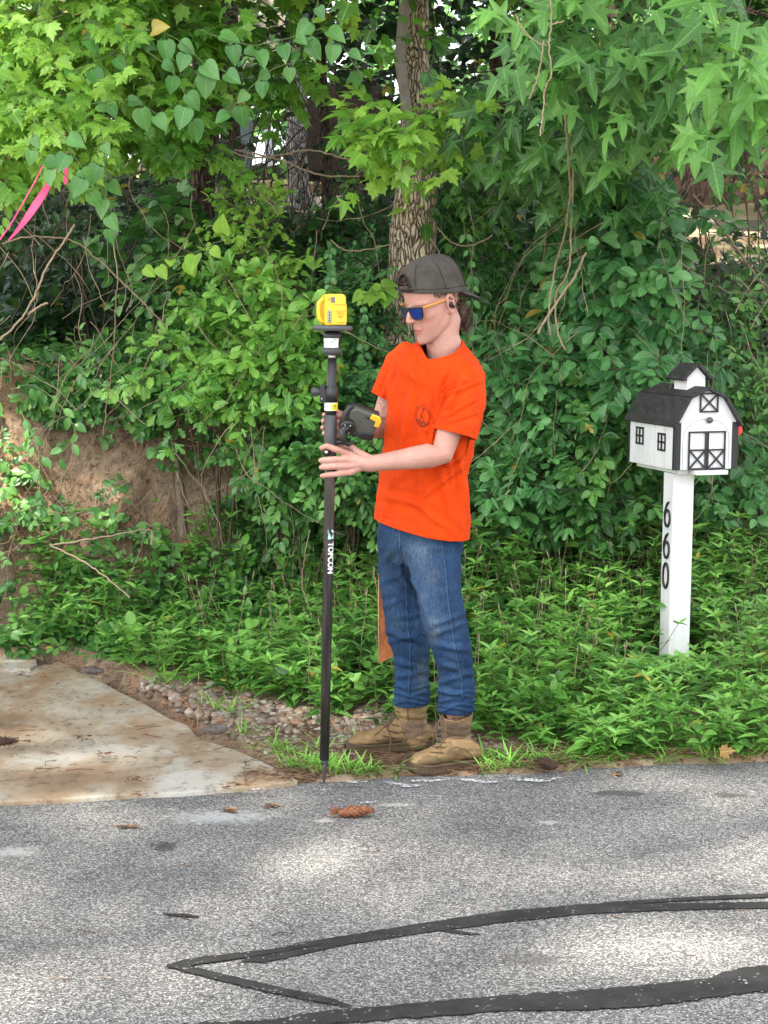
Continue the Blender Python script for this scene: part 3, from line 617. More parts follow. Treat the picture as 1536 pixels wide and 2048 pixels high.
for px, py, Y, L, a, mi, lab in [
        (1440, 424, 19.5, .9, 4, 0, 'short pale board topmost in the pile below the brown house'), (1500, 440, 19.4, 1.6, -3, 1, 'long grey board just under the topmost board of the right pile'),
        (1400, 455, 19, 1.2, 6, 0, 'pale board end poking from the leaves left in the right pile'), (1470, 462, 19, 2.0, -2, 1, 'weathered grey board across the upper middle of the right pile'),
        (1440, 482, 18.6, 1.8, 8, 0, 'bright yellowish board across the middle of the right pile'), (1520, 492, 18.5, 1.2, -6, 0, 'pale board at the picture edge in the middle of the right pile'),
        (1430, 500, 18, 1.9, 10, 2, 'reddish tan board sloping under the bright one in the right pile'), (1500, 512, 17.8, 1.5, 7, 0, 'pale board above the bundle of cables'),
        (1500, 530, 17.4, 1.3, 12, 0, 'lowest pale board of the right pile, behind the cables'), (1350, 470, 18.6, .9, 30, 0, 'short pale board seen through leaves left of the right pile'),
        (640, 388, 19, 2.2, 3, 1, 'long grey board lying behind the main trunk'), (560, 376, 19.4, 1.4, -8, 0, 'pale board lying under the white post'),
        (700, 395, 18.6, 1.3, 12, 2, 'tan board close left of the main trunk'), (620, 412, 18.2, 1.5, -4, 1, 'dull grey board under the long grey one'),
        (265, 335, 20, 1.0, 20, 0, 'pale panel board lying between the maple leaves at left'), (300, 350, 19.6, .9, -14, 0, 'pale board leaning beside the panel board at left'),
        (360, 432, 17.5, 1.3, 5, 1, 'grey board low behind the dark left trunk'), (500, 428, 17.5, 1.2, -6, 0, 'pale board right of the dark left trunk'),
        (130, 150, 24, 1.1, 14, 0, 'pale sunlit board high behind the maple leaves'), (880, 330, 19, .8, 10, 0, 'small pale board right of the main trunk'),
        (1470, 405, 19.5, 1.2, 2, 1, 'grey board against the foot of the brown house wall'), (1530, 455, 19, 1.0, 15, 0, 'pale board sticking out to the right picture edge high in the right pile'),
        (1390, 478, 18.6, 1.0, -12, 0, 'pale board crossing under the board end left in the right pile'), (1480, 520, 17.6, 1.4, -3, 2, 'tan board lying flat below the reddish one in the right pile'),
        (1420, 520, 17.6, 1.1, 14, 1, 'grey board at the lower left foot of the right pile'), (1530, 545, 17, 1.1, -8, 0, 'pale board at the lowest right corner of the right pile'),
        (1400, 440, 19.2, 1.0, -5, 0, 'pale board beside the house corner, left in the right pile')]:
    h_, _n = ghit(px, py+12)
    if h_ is not None and 12 < h_.y < 26: L = L*h_.y/Y; Y = h_.y; c_ = at(px, py, Y-.2)
    else: c_ = at(px, py, Y)
    board(c_, L*1.25, random.uniform(.20, .34), .09, R(a), mi, lab, random.uniform(-.06, .06))
mb = MB()
for k in range(7):
    P = [at(1365+q[0], q[1]+k*4, 17.0+k*.02) for q in [(-40, 492), (10, 487), (60, 494), (110, 512), (150, 535), (190, 562)]]; mb.tube(P, .011, 6)
tag(mb.build('cable_bundle', BLACK, None, True), 'bundle of dark cables curving down in front of the right board pile', 'cables')
wp = at(536, 300, 19); mb = MB(); mb.prism([at(522, 150, 19), at(531, 148, 19), at(548, 330, 19), at(532, 334, 19)], (0, .12, 0)); tag(mb.build('white_post', simple('white_paint', (.5, .54, .58), .5), None, False, .004), 'leaning white post seen between the trunks', 'post')
mb = MB(); mb.prism([at(x, y, 19.6) for x, y in [(447, 345), (450, 240), (462, 225), (492, 225), (500, 240), (497, 345)]], (0, .5, 0)); tag(mb.build('bin', simple('bin_teal', (.09, .14, .135), .5), None, False, .01), 'dull blue-green bin standing left of the white post', 'bin')
mb = MB(); mb.prism([at(x, y, 21) for x, y in [(605, 350), (598, 210), (650, 170), (760, 150), (760, 350)]], (0, 1.2, 0)); shd = mb.build('shed', simple('shed_dark', (.035, .022, .014), .85), None, False, .01); tag(shd, 'dark wooden shed half hidden left of the main trunk', 'shed')
mb = MB(); mb.prism([at(x, y, 26) for x, y in [(-260, 200), (-260, -160), (120, -220), (640, -200), (640, 140), (300, 190)]], (0, 3, 0)); tag(mb.build('far_building', simple('pale_wall', (.25, .22, .18), .8, var=.35, vs=2), None), 'pale building wall glimpsed in bits high behind the left trees', 'building')
# ================================================================== VEGETATION
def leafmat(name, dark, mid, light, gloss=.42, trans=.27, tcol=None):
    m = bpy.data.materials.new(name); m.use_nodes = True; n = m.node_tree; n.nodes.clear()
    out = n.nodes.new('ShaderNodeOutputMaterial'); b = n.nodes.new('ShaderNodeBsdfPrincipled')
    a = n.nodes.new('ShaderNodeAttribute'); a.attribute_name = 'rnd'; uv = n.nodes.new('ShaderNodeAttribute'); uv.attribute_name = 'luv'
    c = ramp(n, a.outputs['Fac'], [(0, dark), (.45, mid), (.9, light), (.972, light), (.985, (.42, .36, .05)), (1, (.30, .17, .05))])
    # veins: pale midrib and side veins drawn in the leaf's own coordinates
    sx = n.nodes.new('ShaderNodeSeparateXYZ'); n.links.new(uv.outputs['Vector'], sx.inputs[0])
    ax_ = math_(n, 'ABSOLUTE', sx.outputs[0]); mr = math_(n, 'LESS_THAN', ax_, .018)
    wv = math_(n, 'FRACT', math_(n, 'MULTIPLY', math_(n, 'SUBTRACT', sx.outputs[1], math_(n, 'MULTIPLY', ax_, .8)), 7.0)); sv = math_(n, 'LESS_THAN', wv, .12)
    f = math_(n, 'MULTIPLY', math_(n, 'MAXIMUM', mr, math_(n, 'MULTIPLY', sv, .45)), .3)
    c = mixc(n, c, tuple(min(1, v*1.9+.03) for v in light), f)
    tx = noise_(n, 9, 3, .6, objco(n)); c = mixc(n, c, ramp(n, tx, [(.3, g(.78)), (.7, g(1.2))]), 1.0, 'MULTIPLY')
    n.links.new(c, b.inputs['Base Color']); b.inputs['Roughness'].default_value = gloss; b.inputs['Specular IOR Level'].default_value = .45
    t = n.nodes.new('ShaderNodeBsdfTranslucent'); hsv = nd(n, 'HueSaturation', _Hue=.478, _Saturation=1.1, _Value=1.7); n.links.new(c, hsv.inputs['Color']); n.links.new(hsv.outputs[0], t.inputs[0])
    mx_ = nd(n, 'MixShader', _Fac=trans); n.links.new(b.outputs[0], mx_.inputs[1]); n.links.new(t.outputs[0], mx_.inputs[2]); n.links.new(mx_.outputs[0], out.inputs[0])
    return m
LM = {
 'weed': leafmat('leaf_weed', (.022, .085, .014), (.078, .225, .036), (.20, .43, .085)),
 'maple': leafmat('leaf_maple', (.035, .12, .014), (.11, .28, .032), (.27, .49, .075)),
 'heart': leafmat('leaf_heart', (.04, .15, .035), (.07, .22, .05), (.12, .30, .075), .32),
 'star': leafmat('leaf_star', (.012, .055, .012), (.048, .155, .030), (.14, .34, .07), .46),
 'dark': leafmat('leaf_shade_dark', (.006, .024, .007), (.012, .042, .010), (.030, .088, .020)),  # leaf colour darkened to stand in for deep shade under the trees
 'ivy': leafmat('leaf_ivy', (.014, .062, .014), (.050, .165, .034), (.16, .36, .085), .38),
 'bush': leafmat('leaf_bush', (.022, .10, .016), (.095, .27, .042), (.24, .48, .09)),
 'cool': leafmat('leaf_cool', (.014, .062, .020), (.050, .17, .048), (.14, .35, .11), .4),
}
BARK_TWIG = simple('twig_brown', (.10, .07, .045), .85, var=.4, vs=30); STEMG = simple('stem_green', (.10, .16, .045), .6, var=.3, vs=30, bmp=0)
DEADV = simple('dead_vine', (.30, .23, .15), .8, var=.3, vs=40)
def strip_t(half):
    pts = half; v = []; f = []
    for x, y in pts: v.append((0, y))
    k = len(pts)
    for x, y in pts: v.append((x, y))
    for x, y in pts: v.append((-x, y))
    for i in range(k-1):
        for off in (k, 2*k):
            a, b_, c_, d_ = i, i+1, off+i+1, off+i
            tri = [(a, b_, c_), (a, c_, d_)] if off == 2*k else [(a, c_, b_), (a, d_, c_)]
            for t in tri:
                P = [v[j] for j in t]
                ar = abs((P[1][0]-P[0][0])*(P[2][1]-P[0][1])-(P[2][0]-P[0][0])*(P[1][1]-P[0][1]))
                if ar > 1e-6: f.append(t)
    V = np.array([(x, y, abs(x)*.35) for x, y in v]); return V, np.array(f)
def fan_t(pts, c=(0, .28), lift=.05):
    full = pts+[(-x, y) for x, y in pts[::-1][1:]]
    if abs(full[-1][0]) < 1e-9 and abs(full[0][0]) < 1e-9 and full[-1] == full[0]: full = full[:-1]
    V = [(c[0], c[1], 0)]
    for x, y in full:
        r = math.hypot(x-c[0], y-c[1]); V.append((x, y, lift*(1-r*1.2)-.02 if r < .42 else -.20*r*r+.03))
    n_ = len(full); F = [(0, 1+(i+1) % n_, 1+i) for i in range(n_)]
    return np.array(V), np.array(F)
TPL = {
 'oval': strip_t([(0, 0), (.17, .10), (.27, .30), (.29, .52), (.19, .80), (0, 1)]),
 'obov': strip_t([(0, 0), (.08, .15), (.20, .42), (.27, .68), (.17, .90), (0, 1)]),
 'round': strip_t([(0, 0), (.28, .12), (.40, .40), (.36, .68), (.18, .92), (0, 1)]),
 'lance': strip_t([(0, 0), (.09, .12), (.145, .35), (.115, .62), (.05, .85), (0, 1)]),
 'heart': strip_t([(0, .06), (.18, -.06), (.36, .04), (.43, .24), (.36, .50), (.20, .76), (0, 1)]),
 'maple': fan_t([(0, 0), (.10, .02), (.34, -.06), (.30, .10), (.52, .22), (.40, .30), (.56, .52), (.40, .50), (.30, .52), (.20, .48), (.24, .70), (.13, .72), (0, 1.0)]),
 'star': fan_t([(0, 0), (.12, -.05), (.30, -.10), (.50, -.15), (.36, .04), (.24, .15), (.42, .26), (.70, .47), (.44, .43), (.20, .38), (.20, .56), (.13, .80), (0, 1.05)], (0, .16)),
 'lobed': fan_t([(0, 0), (.05, .12), (.20, .30), (.36, .52), (.34, .62), (.26, .60), (.14, .46), (.12, .55), (.17, .80), (.12, .95), (0, 1.0)], (0, .36)),
 'oakish': fan_t([(0, 0), (.06, .12), (.18, .22), (.20, .30), (.10, .36), (.30, .55), (.30, .64), (.14, .60), (.22, .82), (.16, .90), (0, 1)], (0, .42)),
 'blade': strip_t([(0, 0), (.028, .2), (.03, .5), (.018, .8), (0, 1)]),
}
def leaf_mesh(name, mat, L, parent=None):
    """L: {template: [(origin, direction, normal, size, bend, rnd)]} -> one mesh"""
    VV = []; FF = []; UU = []; RR = []; off = 0
    for tp, lst in L.items():
        if not lst: continue
        T, F = TPL[tp]; A = np.array([(*o, *d, *nn, s, bd, r_) for o, d, nn, s, bd, r_ in lst])
        O = A[:, 0:3]; D = A[:, 3:6]; N = A[:, 6:9]; S = A[:, 9]; B = A[:, 10]; Rn = A[:, 11]
        D = D/np.linalg.norm(D, axis=1, keepdims=True); N = N-D*(N*D).sum(1)[:, None]; nn = np.linalg.norm(N, axis=1, keepdims=True)
        N = N/np.maximum(nn, 1e-6); X_ = np.cross(D, N)
        tz = T[None, :, 2]-B[:, None]*(T[None, :, 1]**2)
        wob = (np.random.rand(len(A), 1)-.5)*.5*T[None, :, 0]*T[None, :, 1]
        V = O[:, None]+S[:, None, None]*(X_[:, None]*T[None, :, 0, None]+D[:, None]*T[None, :, 1, None]+N[:, None]*(tz+wob)[:, :, None])
        k = len(T); VV.append(V.reshape(-1, 3)); FF.append((F[None]+(np.arange(len(A))*k)[:, None, None]+off).reshape(-1, 3))
        UU.append(np.tile(np.stack([T[:, 0], T[:, 1], T[:, 0]*0], -1), (len(A), 1))); RR.append(np.repeat(Rn, k)); off += k*len(A)
    V = np.concatenate(VV).astype('f'); F = np.concatenate(FF).astype('i'); U = np.concatenate(UU).astype('f'); Rn = np.concatenate(RR).astype('f')
    me = bpy.data.meshes.new(name); me.vertices.add(len(V)); me.vertices.foreach_set('co', V.ravel())
    me.loops.add(F.size); me.loops.foreach_set('vertex_index', F.ravel()); me.polygons.add(len(F)); me.polygons.foreach_set('loop_start', np.arange(len(F), dtype='i')*3)
    me.update(calc_edges=True)
    a = me.attributes.new('rnd', 'FLOAT', 'POINT'); a.data.foreach_set('value', Rn)
    a = me.attributes.new('luv', 'FLOAT_VECTOR', 'POINT'); a.data.foreach_set('vector', U.ravel())
    return link(name, me, mat, parent, True)
def rv(s=1.0): return Vector((random.uniform(-s, s), random.uniform(-s, s), random.uniform(-s, s)))
class Grow:
    def __init__(s): s.L = {}; s.st = MB(); s.n = 0
    def leaf(s, o, d, n, size, tp, bend=.17, r=None):
        r = random.random()**1.0*.97 if r is None else r
        if random.random() < .006 and tp != 'star': r = .99
        s.L.setdefault(tp, []).append((tuple(o), tuple(d), tuple(n), size, bend*random.uniform(.3, 1.8), r)); s.n += 1
    def sprig(s, base, d, length, n, size, tps, grav=.25, hang=.25, face=(0, -.55, .8), opp=False, tw=.0018, jit=.5, rr=(0, .97), pet=.25, whorl=False):
        p = Vector(base); d = Vector(d).normalized(); P = [p.copy()]; step = length/n; face = Vector(face); side = d.cross(face)
        side = side.normalized() if side.length > .05 else Vector((1, 0, 0)); rb = random.uniform(*rr)
        for i in range(n):
            d = (d+Vector((0, 0, -grav/n))+rv(.16)).normalized(); p = p+d*step; P.append(p.copy())
            sgn = 1 if i % 2 else -1; sz = size*random.uniform(.65, 1.15)*(1-.25*i/n)
            for q in ((1, -1) if opp else (sgn,)):
                ld = (d*.55+side*q*.9+rv(jit)*.55+Vector((0, 0, -hang))).normalized(); nn = (face+rv(jit)).normalized()
                s.leaf(p+ld*sz*pet, ld, nn, sz, random.choice(tps), r=min(.97, max(0, rb+random.uniform(-.22, .22))))
        for q in range(3 if whorl else 1):
            s.leaf(p, (d+rv(.3 if not whorl else .9)).normalized(), (face+rv(jit)).normalized(), size*random.uniform(.7, 1), random.choice(tps), r=min(.97, max(0, rb+.15)))
        if tw: s.st.tube(P, [tw*(1-.7*i/n) for i in range(n+1)], 4, cap=False)
    def blob(s, px, py, Y, rx, ry, rY, count, **kw):
        """fills an ellipsoid (photo-pixel radii, metres in depth) with sprigs; kw go to sprig"""
        dr = kw.pop('dir', (0, -.5, .1)); dj = kw.pop('dj', .8); l = kw.pop('length', .22); n_ = kw.pop('n', 6); keep = kw.pop('keep', None)
        for _ in range(count):
            while True:
                q = rv(1)
                if q.length < 1: break
            X_, Y_, yy = px+q.x*rx, py+q.z*ry, Y+q.y*rY
            if keep and not keep(X_, Y_): continue
            c_ = at(X_, Y_, yy)
            if c_.z < drop(c_.x, c_.y)-.02: continue
            s.sprig(c_, (Vector(dr)+rv(dj)), l*random.uniform(.6, 1.3), n_, **kw)
    def build(s, root, matkey, stem=None, name='foliage'):
        f = leaf_mesh(name, LM[matkey], s.L, root)
        if s.st.v: s.st.build('stem', stem or BARK_TWIG, root, True)
        return f
def inpoly(x, y, P):
    c = False; j = len(P)-1
    for i in range(len(P)):
        if (P[i][1] > y) != (P[j][1] > y) and x < (P[j][0]-P[i][0])*(y-P[i][1])/(P[j][1]-P[i][1])+P[i][0]: c = not c
        j = i
    return c
def plant(name, label, cat, basepx, mat, blobs, group=None, stems=(), stemmat=None, stemr=.006, frond='foliage'):
    bp = basepx; b0 = at(*bp); zz = drop(b0.x, b0.y); t = thing(name, label, cat, Vector((b0.x, b0.y, zz)), group)
    G = Grow()
    for bl in blobs:
        bl = dict(bl); G.blob(*bl.pop('at'), **bl)
        a = blobs[0] if False else None
    base = Vector((b0.x, b0.y, zz-.05))
    for bl in blobs:
        c_ = at(*bl['at'][:3])
        for k in range(3):
            e = c_+Vector((random.uniform(-1, 1)*PX(bl['at'][3], c_.y)*.5, random.uniform(-.1, .2), random.uniform(-.2, .5)*PX(bl['at'][4], c_.y)))
            mid = base.lerp(e, .5)+rv(.08)+Vector((0, .08, .05)); P = [base.lerp(mid, f).lerp(mid.lerp(e, f), f) for f in np.linspace(0, 1, 9)]
            P = [q+rv(.008) for q in P]; G.st.tube(P, [stemr*(1-.08*i) for i in range(9)], 6, cap=False)
    G.build(t, mat, stemmat, frond); return t
E_ = dict
# ---------- main trunk
def bark(name, c0, c1, c2, sc_=1.0):
    m, n, b, o = M_(name); p = objco(n)
    v = nd(n, 'TexVoronoi', _Scale=34*sc_, feature='DISTANCE_TO_EDGE'); 
    ds = n.nodes.new('ShaderNodeVectorMath'); ds.operation = 'ADD'
    nz = nd(n, 'TexNoise', _Scale=9.0, _Detail=3.0); n.links.new(p, nz.inputs['Vector'])
    scl = n.nodes.new('ShaderNodeVectorMath'); scl.operation = 'SCALE'; n.links.new(nz.outputs['Color'], scl.inputs[0]); scl.inputs['Scale'].default_value = .06
    n.links.new(p, ds.inputs[0]); n.links.new(scl.outputs[0], ds.inputs[1]); q = stretch(n, ds.outputs[0], 1.7, 1.7, .33); n.links.new(q, v.inputs['Vector'])
    h = ramp(n, v.outputs['Distance'], [(0, g(0)), (.07, g(.6)), (.2, g(1))]); fine = noise_(n, 60*sc_, 6, .7, stretch(n, p, 1, 1, .25))
    c = mixc(n, ramp(n, h, [(0, c0), (.45, c1), (1, c2)]), ramp(n, fine, [(.3, g(.65)), (.7, g(1.3))]), 1.0, 'MULTIPLY')
    c = mixc(n, c, (.30, .26, .20), ramp(n, noise_(n, 6, 4, .6, p), [(.58, g(0)), (.72, g(.35))]))
    n.links.new(c, b.inputs['Base Color']); b.inputs['Roughness'].default_value = .92; b.inputs['Specular IOR Level'].default_value = .2
    hh = math_(n, 'ADD', h, math_(n, 'MULTIPLY', fine, .35)); bump(n, b, hh, 1.0, .018); return m
BK = bark('bark_main', (.07, .05, .034), (.36, .28, .195), (.66, .56, .42)); BKD = bark('bark_dark', (.014, .010, .007), (.055, .038, .025), (.11, .08, .055))
def trunk(pts, mat, root, name='trunk', seg=28, amp=.006):
    P = []; Q = []
    for (a, b_) in zip(pts[:-1], pts[1:]):
        for k in range(10):
            f = k/10; e = [a[i]+(b_[i]-a[i])*f for i in range(4)]; P.append(at(e[0], e[1], e[3])); Q.append(PX(e[2], e[3])/2)
    e = pts[-1]; P.append(at(e[0], e[1], e[3])); Q.append(PX(e[2], e[3])/2)
    me = MB().tube(P, Q, seg).mesh(); co = getco(me); no = getno(me); co += no*(fbm(co*np.array([1, 1, .3]), 22, 3)*amp)[:, None]; setco(me, co)
    return link(name, me, mat, root, True)
TB = at(800, 720, 9.7); tz = drop(TB.x, TB.y)
oak = thing('tree', 'tall tree with deeply furrowed grey-brown bark right behind the person', 'tree', Vector((TB.x, TB.y, tz)))
trunk([(800, 1000, 120, 9.75), (797, 760, 92, 9.7), (803, 660, 80, 9.7), (820, 560, 92, 9.7), (828, 460, 95, 9.7), (833, 380, 84, 9.7), (836, 300, 72, 9.72), (833, 200, 62, 9.75), (828, 80, 56, 9.8), (832, -80, 54, 9.85), (850, -500, 50, 9.9)], BK, oak)
trunk([(836, 330, 16, 9.66), (815, 230, 20, 9.62), (800, 120, 22, 9.6), (808, 20, 22, 9.6), (812, -120, 20, 9.6), (790, -400, 16, 9.5)], simple('bark_smooth', (.26, .235, .20), .85, var=.25, vs=20), oak, 'trunk', 14, .002)
G = Grow()
for bl in [E_(at=(760, 285, 8.7, 95, 45, .25), count=22, length=.2, n=4, size=.105, tps=['maple', 'star'], dir=(0, -.5, -.1), rr=(.45, .97)),
           E_(at=(880, 250, 8.8, 70, 45, .25), count=14, length=.2, n=4, size=.10, tps=['maple'], dir=(0, -.5, -.1), rr=(.3, .97)),
           E_(at=(710, 245, 9.0, 60, 60, .3), count=10, length=.2, n=5, size=.085, tps=['maple'], dir=(0, -.5, -.2), rr=(.3, .8)),
           E_(at=(735, 40, 9.3, 60, 70, .3), count=7, length=.25, n=5, size=.08, tps=['maple', 'oval'], dir=(0, -.3, -.3)),
           E_(at=(820, -330, 9.6, 520, 240, 1.2), count=330, length=.35, n=6, size=.12, tps=['maple'], dir=(0, -.2, .1)),
           E_(at=(830, 420, 9.55, 20, 22, .05), count=2, length=.08, n=2, size=.09, tps=['heart'], dir=(0, -.4, -.5)),
           E_(at=(740, 570, 9.4, 16, 35, .05), count=4, length=.10, n=2, size=.085, tps=['heart'], dir=(0, -.4, -.5), rr=(.5, .9))]:
    bl = dict(bl); G.blob(*bl.pop('at'), **bl)
fo = leaf_mesh('crown', LM['maple'], G.L, oak); tag(G.st.build('twigs', BARK_TWIG, oak, True), kind='stuff')
mb = MB(); mb.tube([at(840, 330, 9.7), at(800, 290, 9.3), at(760, 262, 8.9), at(700, 262, 8.7)], [.012, .008, .005, .002], 6); mb.build('branch', BARK_TWIG, oak, True)
mb = MB(); mb.tube([at(835, 240, 9.7), at(880, 225, 9.2), at(910, 240, 8.8)], [.01, .006, .002], 6); mb.build('branch', BARK_TWIG, oak, True)
# ---------- dark trunks
def tree(name, label, bpx, tr, bm_, mat, blobs, extra=()):
    b0 = at(*bpx); t = thing(name, label, 'tree', Vector((b0.x, b0.y, drop(b0.x, b0.y))), 'trees behind the roadside bank')
    trunk(tr, bm_, t)
    for e in extra: trunk(e, bm_, t, 'branch', 10, .002)
    if blobs:
        G = Grow()
        for bl in blobs: bl = dict(bl); G.blob(*bl.pop('at'), **bl)
        leaf_mesh('crown', LM[mat], G.L, t)
        if G.st.v: G.st.build('twig', BARK_TWIG, t, True)
    return t
tree('maple_tree', 'maple with bright yellow-green lobed leaves filling the upper left corner', (395, 520, 10.6),
     [(385, 620, 84, 10.6), (395, 460, 70, 10.6), (402, 330, 56, 10.6), (425, 200, 48, 10.7), (430, 60, 40, 10.8), (420, -300, 36, 10.8)], BKD, 'maple',
     [E_(at=(110, 60, 9.0, 190, 110, .45), count=80, length=.26, n=6, size=.082, tps=['maple'], dir=(0, -.5, -.15), opp=True, rr=(.3, .97)),
      E_(at=(110, 235, 8.7, 130, 95, .35), count=62, length=.24, n=6, size=.080, tps=['maple'], dir=(-.1, -.5, -.3), opp=True, rr=(.45, .97)),
      E_(at=(330, 250, 9.2, 115, 80, .4), count=44, length=.24, n=6, size=.080, tps=['maple'], dir=(.1, -.5, -.3), opp=True, rr=(.05, .6)),
      E_(at=(330, 90, 9.5, 140, 110, .4), count=50, length=.26, n=6, size=.08, tps=['maple'], dir=(0, -.5, -.2), opp=True, rr=(.1, .7)),
      E_(at=(30, 330, 8.7, 60, 50, .3), count=9, length=.2, n=5, size=.075, tps=['maple', 'oval'], dir=(0, -.5, -.2), opp=True, rr=(.3, .9)),
      E_(at=(520, 110, 9.9, 110, 110, .4), count=26, length=.24, n=5, size=.075, tps=['maple'], dir=(0, -.5, -.2), opp=True, rr=(0, .5)),
      E_(at=(250, -260, 9.6, 480, 230, 1.1), count=330, length=.35, n=6, size=.11, tps=['maple'], dir=(0, -.2, .1))],
     extra=[[(400, 330, 20, 10.5), (330, 260, 14, 10.0), (250, 220, 10, 9.5), (140, 210, 5, 9.0)], [(425, 200, 20, 10.6), (350, 110, 14, 10.1), (220, 60, 9, 9.5), (90, 40, 4, 9.1)], [(355, 360, 22, 10.6), (345, 420, 26, 10.6), (352, 520, 28, 10.6)]])
tree('sweetgum_tree', 'sweetgum with large five-pointed star leaves hanging across the upper right', (1700, 500, 9.0),
     [(1760, 900, 90, 9.0), (1740, 400, 76, 9.0), (1720, 0, 66, 9.0), (1700, -500, 56, 9.0)], BKD, 'star',
     [E_(at=(1270, 60, 7.9, 310, 85, .35), count=44, length=.26, n=4, size=.125, hang=.9, face=(0, -.85, .5), jit=.65, tps=['star'], dir=(-.2, -.5, -.3), pet=.55, rr=(.3, .97)),
      E_(at=(1480, 90, 7.2, 110, 130, .25), count=20, length=.26, n=3, size=.15, hang=.9, face=(0, -.85, .5), jit=.65, tps=['star'], dir=(-.2, -.5, -.4), pet=.6, rr=(.4, .97)),
      E_(at=(1170, 180, 8.5, 200, 110, .35), count=40, length=.26, n=4, size=.115, hang=.9, face=(0, -.85, .5), jit=.65, tps=['star'], dir=(-.2, -.4, -.4), pet=.6, rr=(.1, .75)),
      E_(at=(1020, 220, 8.9, 110, 130, .35), count=22, length=.26, n=4, size=.11, hang=.9, face=(0, -.85, .5), jit=.65, tps=['star'], dir=(-.2, -.4, -.4), pet=.6, rr=(.1, .7)),
      E_(at=(1330, 210, 8.3, 110, 80, .3), count=18, length=.24, n=4, size=.115, hang=.9, face=(0, -.85, .5), jit=.65, tps=['star'], dir=(0, -.4, -.4), pet=.6, rr=(.1, .8)),
      E_(at=(1190, 300, 8.9, 90, 60, .3), count=12, length=.22, n=4, size=.11, tps=['star'], dir=(0, -.4, -.5), pet=.6, rr=(.1, .6)),
      E_(at=(1300, -260, 8.8, 480, 230, 1.3), count=330, length=.35, n=6, size=.13, tps=['star'], dir=(0, -.2, .1))],
     extra=[[(1720, -60, 20, 9), (1500, -50, 14, 8.4), (1300, -10, 9, 8.0), (1120, 10, 4, 7.9)], [(1735, 200, 18, 9), (1560, 40, 10, 7.8), (1470, 10, 5, 7.3)]])
for q in [('dark slender trunk leaning right, in the gap left of the main trunk', (655, 520, 12.5), [(668, 560, 30, 12.5), (655, 400, 24, 12.5), (648, 250, 22, 12.5), (640, 60, 20, 12.5), (630, -300, 18, 12.5)]),
          ('thick dark trunk high between the maple leaves, left of the white post', (470, 420, 14), [(470, 480, 44, 14), (462, 300, 40, 14), (455, 120, 36, 14), (470, -300, 34, 14)]),
          ('grey trunk with loose bark standing right of the white post', (590, 400, 16), [(600, 420, 44, 16), (592, 300, 42, 16), (597, 150, 40, 16), (600, -300, 36, 16)]),
          ('dark trunk at the far upper left behind the maple leaves', (20, 300, 15), [(12, 420, 46, 15), (10, 200, 42, 15), (5, -300, 36, 15)]),
          ('dark trunk lost in the thicket right of the cap', (1010, 500, 12), [(1020, 700, 46, 12), (1008, 400, 40, 12), (1000, 100, 36, 12), (990, -300, 30, 12)]),
          ('dark leaning trunk behind the star-leaved branches', (1215, 400, 13), [(1190, 600, 40, 13), (1220, 300, 34, 13), (1255, 0, 30, 13), (1280, -300, 28, 13)])]:
    tree('tree', q[0], q[1], q[2], BKD if 'grey' not in q[0] else bark('bark_grey', (.07, .06, .05), (.22, .20, .18), (.38, .36, .33)), 'dark', [])
# ---------- understorey thicket in shade-darkened leaf colour: uncountable leaf mass behind everything
GAPS = [[(1385, 0), (1375, 230), (1290, 330), (1350, 560), (1560, 600), (1560, 120), (1480, 120)], [(455, 130), (440, 210), (470, 360), (520, 470), (730, 470), (730, 200), (600, 140)],
        [(225, 290), (225, 370), (340, 380), (430, 360), (390, 300)], [(40, 120), (60, 190), (190, 180), (150, 110)], [(855, 280), (850, 380), (910, 390), (925, 300)], [(330, 400), (330, 450), (560, 460), (560, 400)]]
def keepdark(x, y): return not any(inpoly(x, y, q) for q in GAPS) or random.random() < .03
G = Grow()
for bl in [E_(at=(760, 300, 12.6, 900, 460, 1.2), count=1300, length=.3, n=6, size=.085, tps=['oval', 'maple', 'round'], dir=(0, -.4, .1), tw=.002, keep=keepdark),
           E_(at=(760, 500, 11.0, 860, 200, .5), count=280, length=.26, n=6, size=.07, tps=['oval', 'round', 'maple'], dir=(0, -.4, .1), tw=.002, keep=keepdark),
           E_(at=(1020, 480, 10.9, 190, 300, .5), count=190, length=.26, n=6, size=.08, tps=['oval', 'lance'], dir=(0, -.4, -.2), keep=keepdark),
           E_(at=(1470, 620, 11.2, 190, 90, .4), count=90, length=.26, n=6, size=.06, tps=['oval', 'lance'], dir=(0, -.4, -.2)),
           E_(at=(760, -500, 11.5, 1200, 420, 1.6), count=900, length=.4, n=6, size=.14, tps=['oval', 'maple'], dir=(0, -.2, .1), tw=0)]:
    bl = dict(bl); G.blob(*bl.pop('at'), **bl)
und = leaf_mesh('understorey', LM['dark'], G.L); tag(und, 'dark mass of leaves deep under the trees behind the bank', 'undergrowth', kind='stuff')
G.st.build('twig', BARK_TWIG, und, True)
# far wood
G = Grow()
for _ in range(2600):
    px = random.uniform(-600, 2100); py = random.uniform(-500, 420)
    if inpoly(px, py, GAPS[0]) and px > 1340: continue
    Y_ = random.uniform(23, 30) if px < 1300 else random.uniform(17, 20)
    if px > 1300 and py > 120 and px < 1600: continue
    c_ = at(px, py, Y_); 
    if Y_ > 22 and -260 < px < 700 and random.random() < .35: continue
    G.sprig(c_, rv(1), .7, 6, .26, ['maple', 'oval'], tw=0)
fw_ = leaf_mesh('far_wood', LM['ivy'], G.L); tag(fw_, 'far mass of trees closing the view behind the lot', 'wood', kind='stuff')
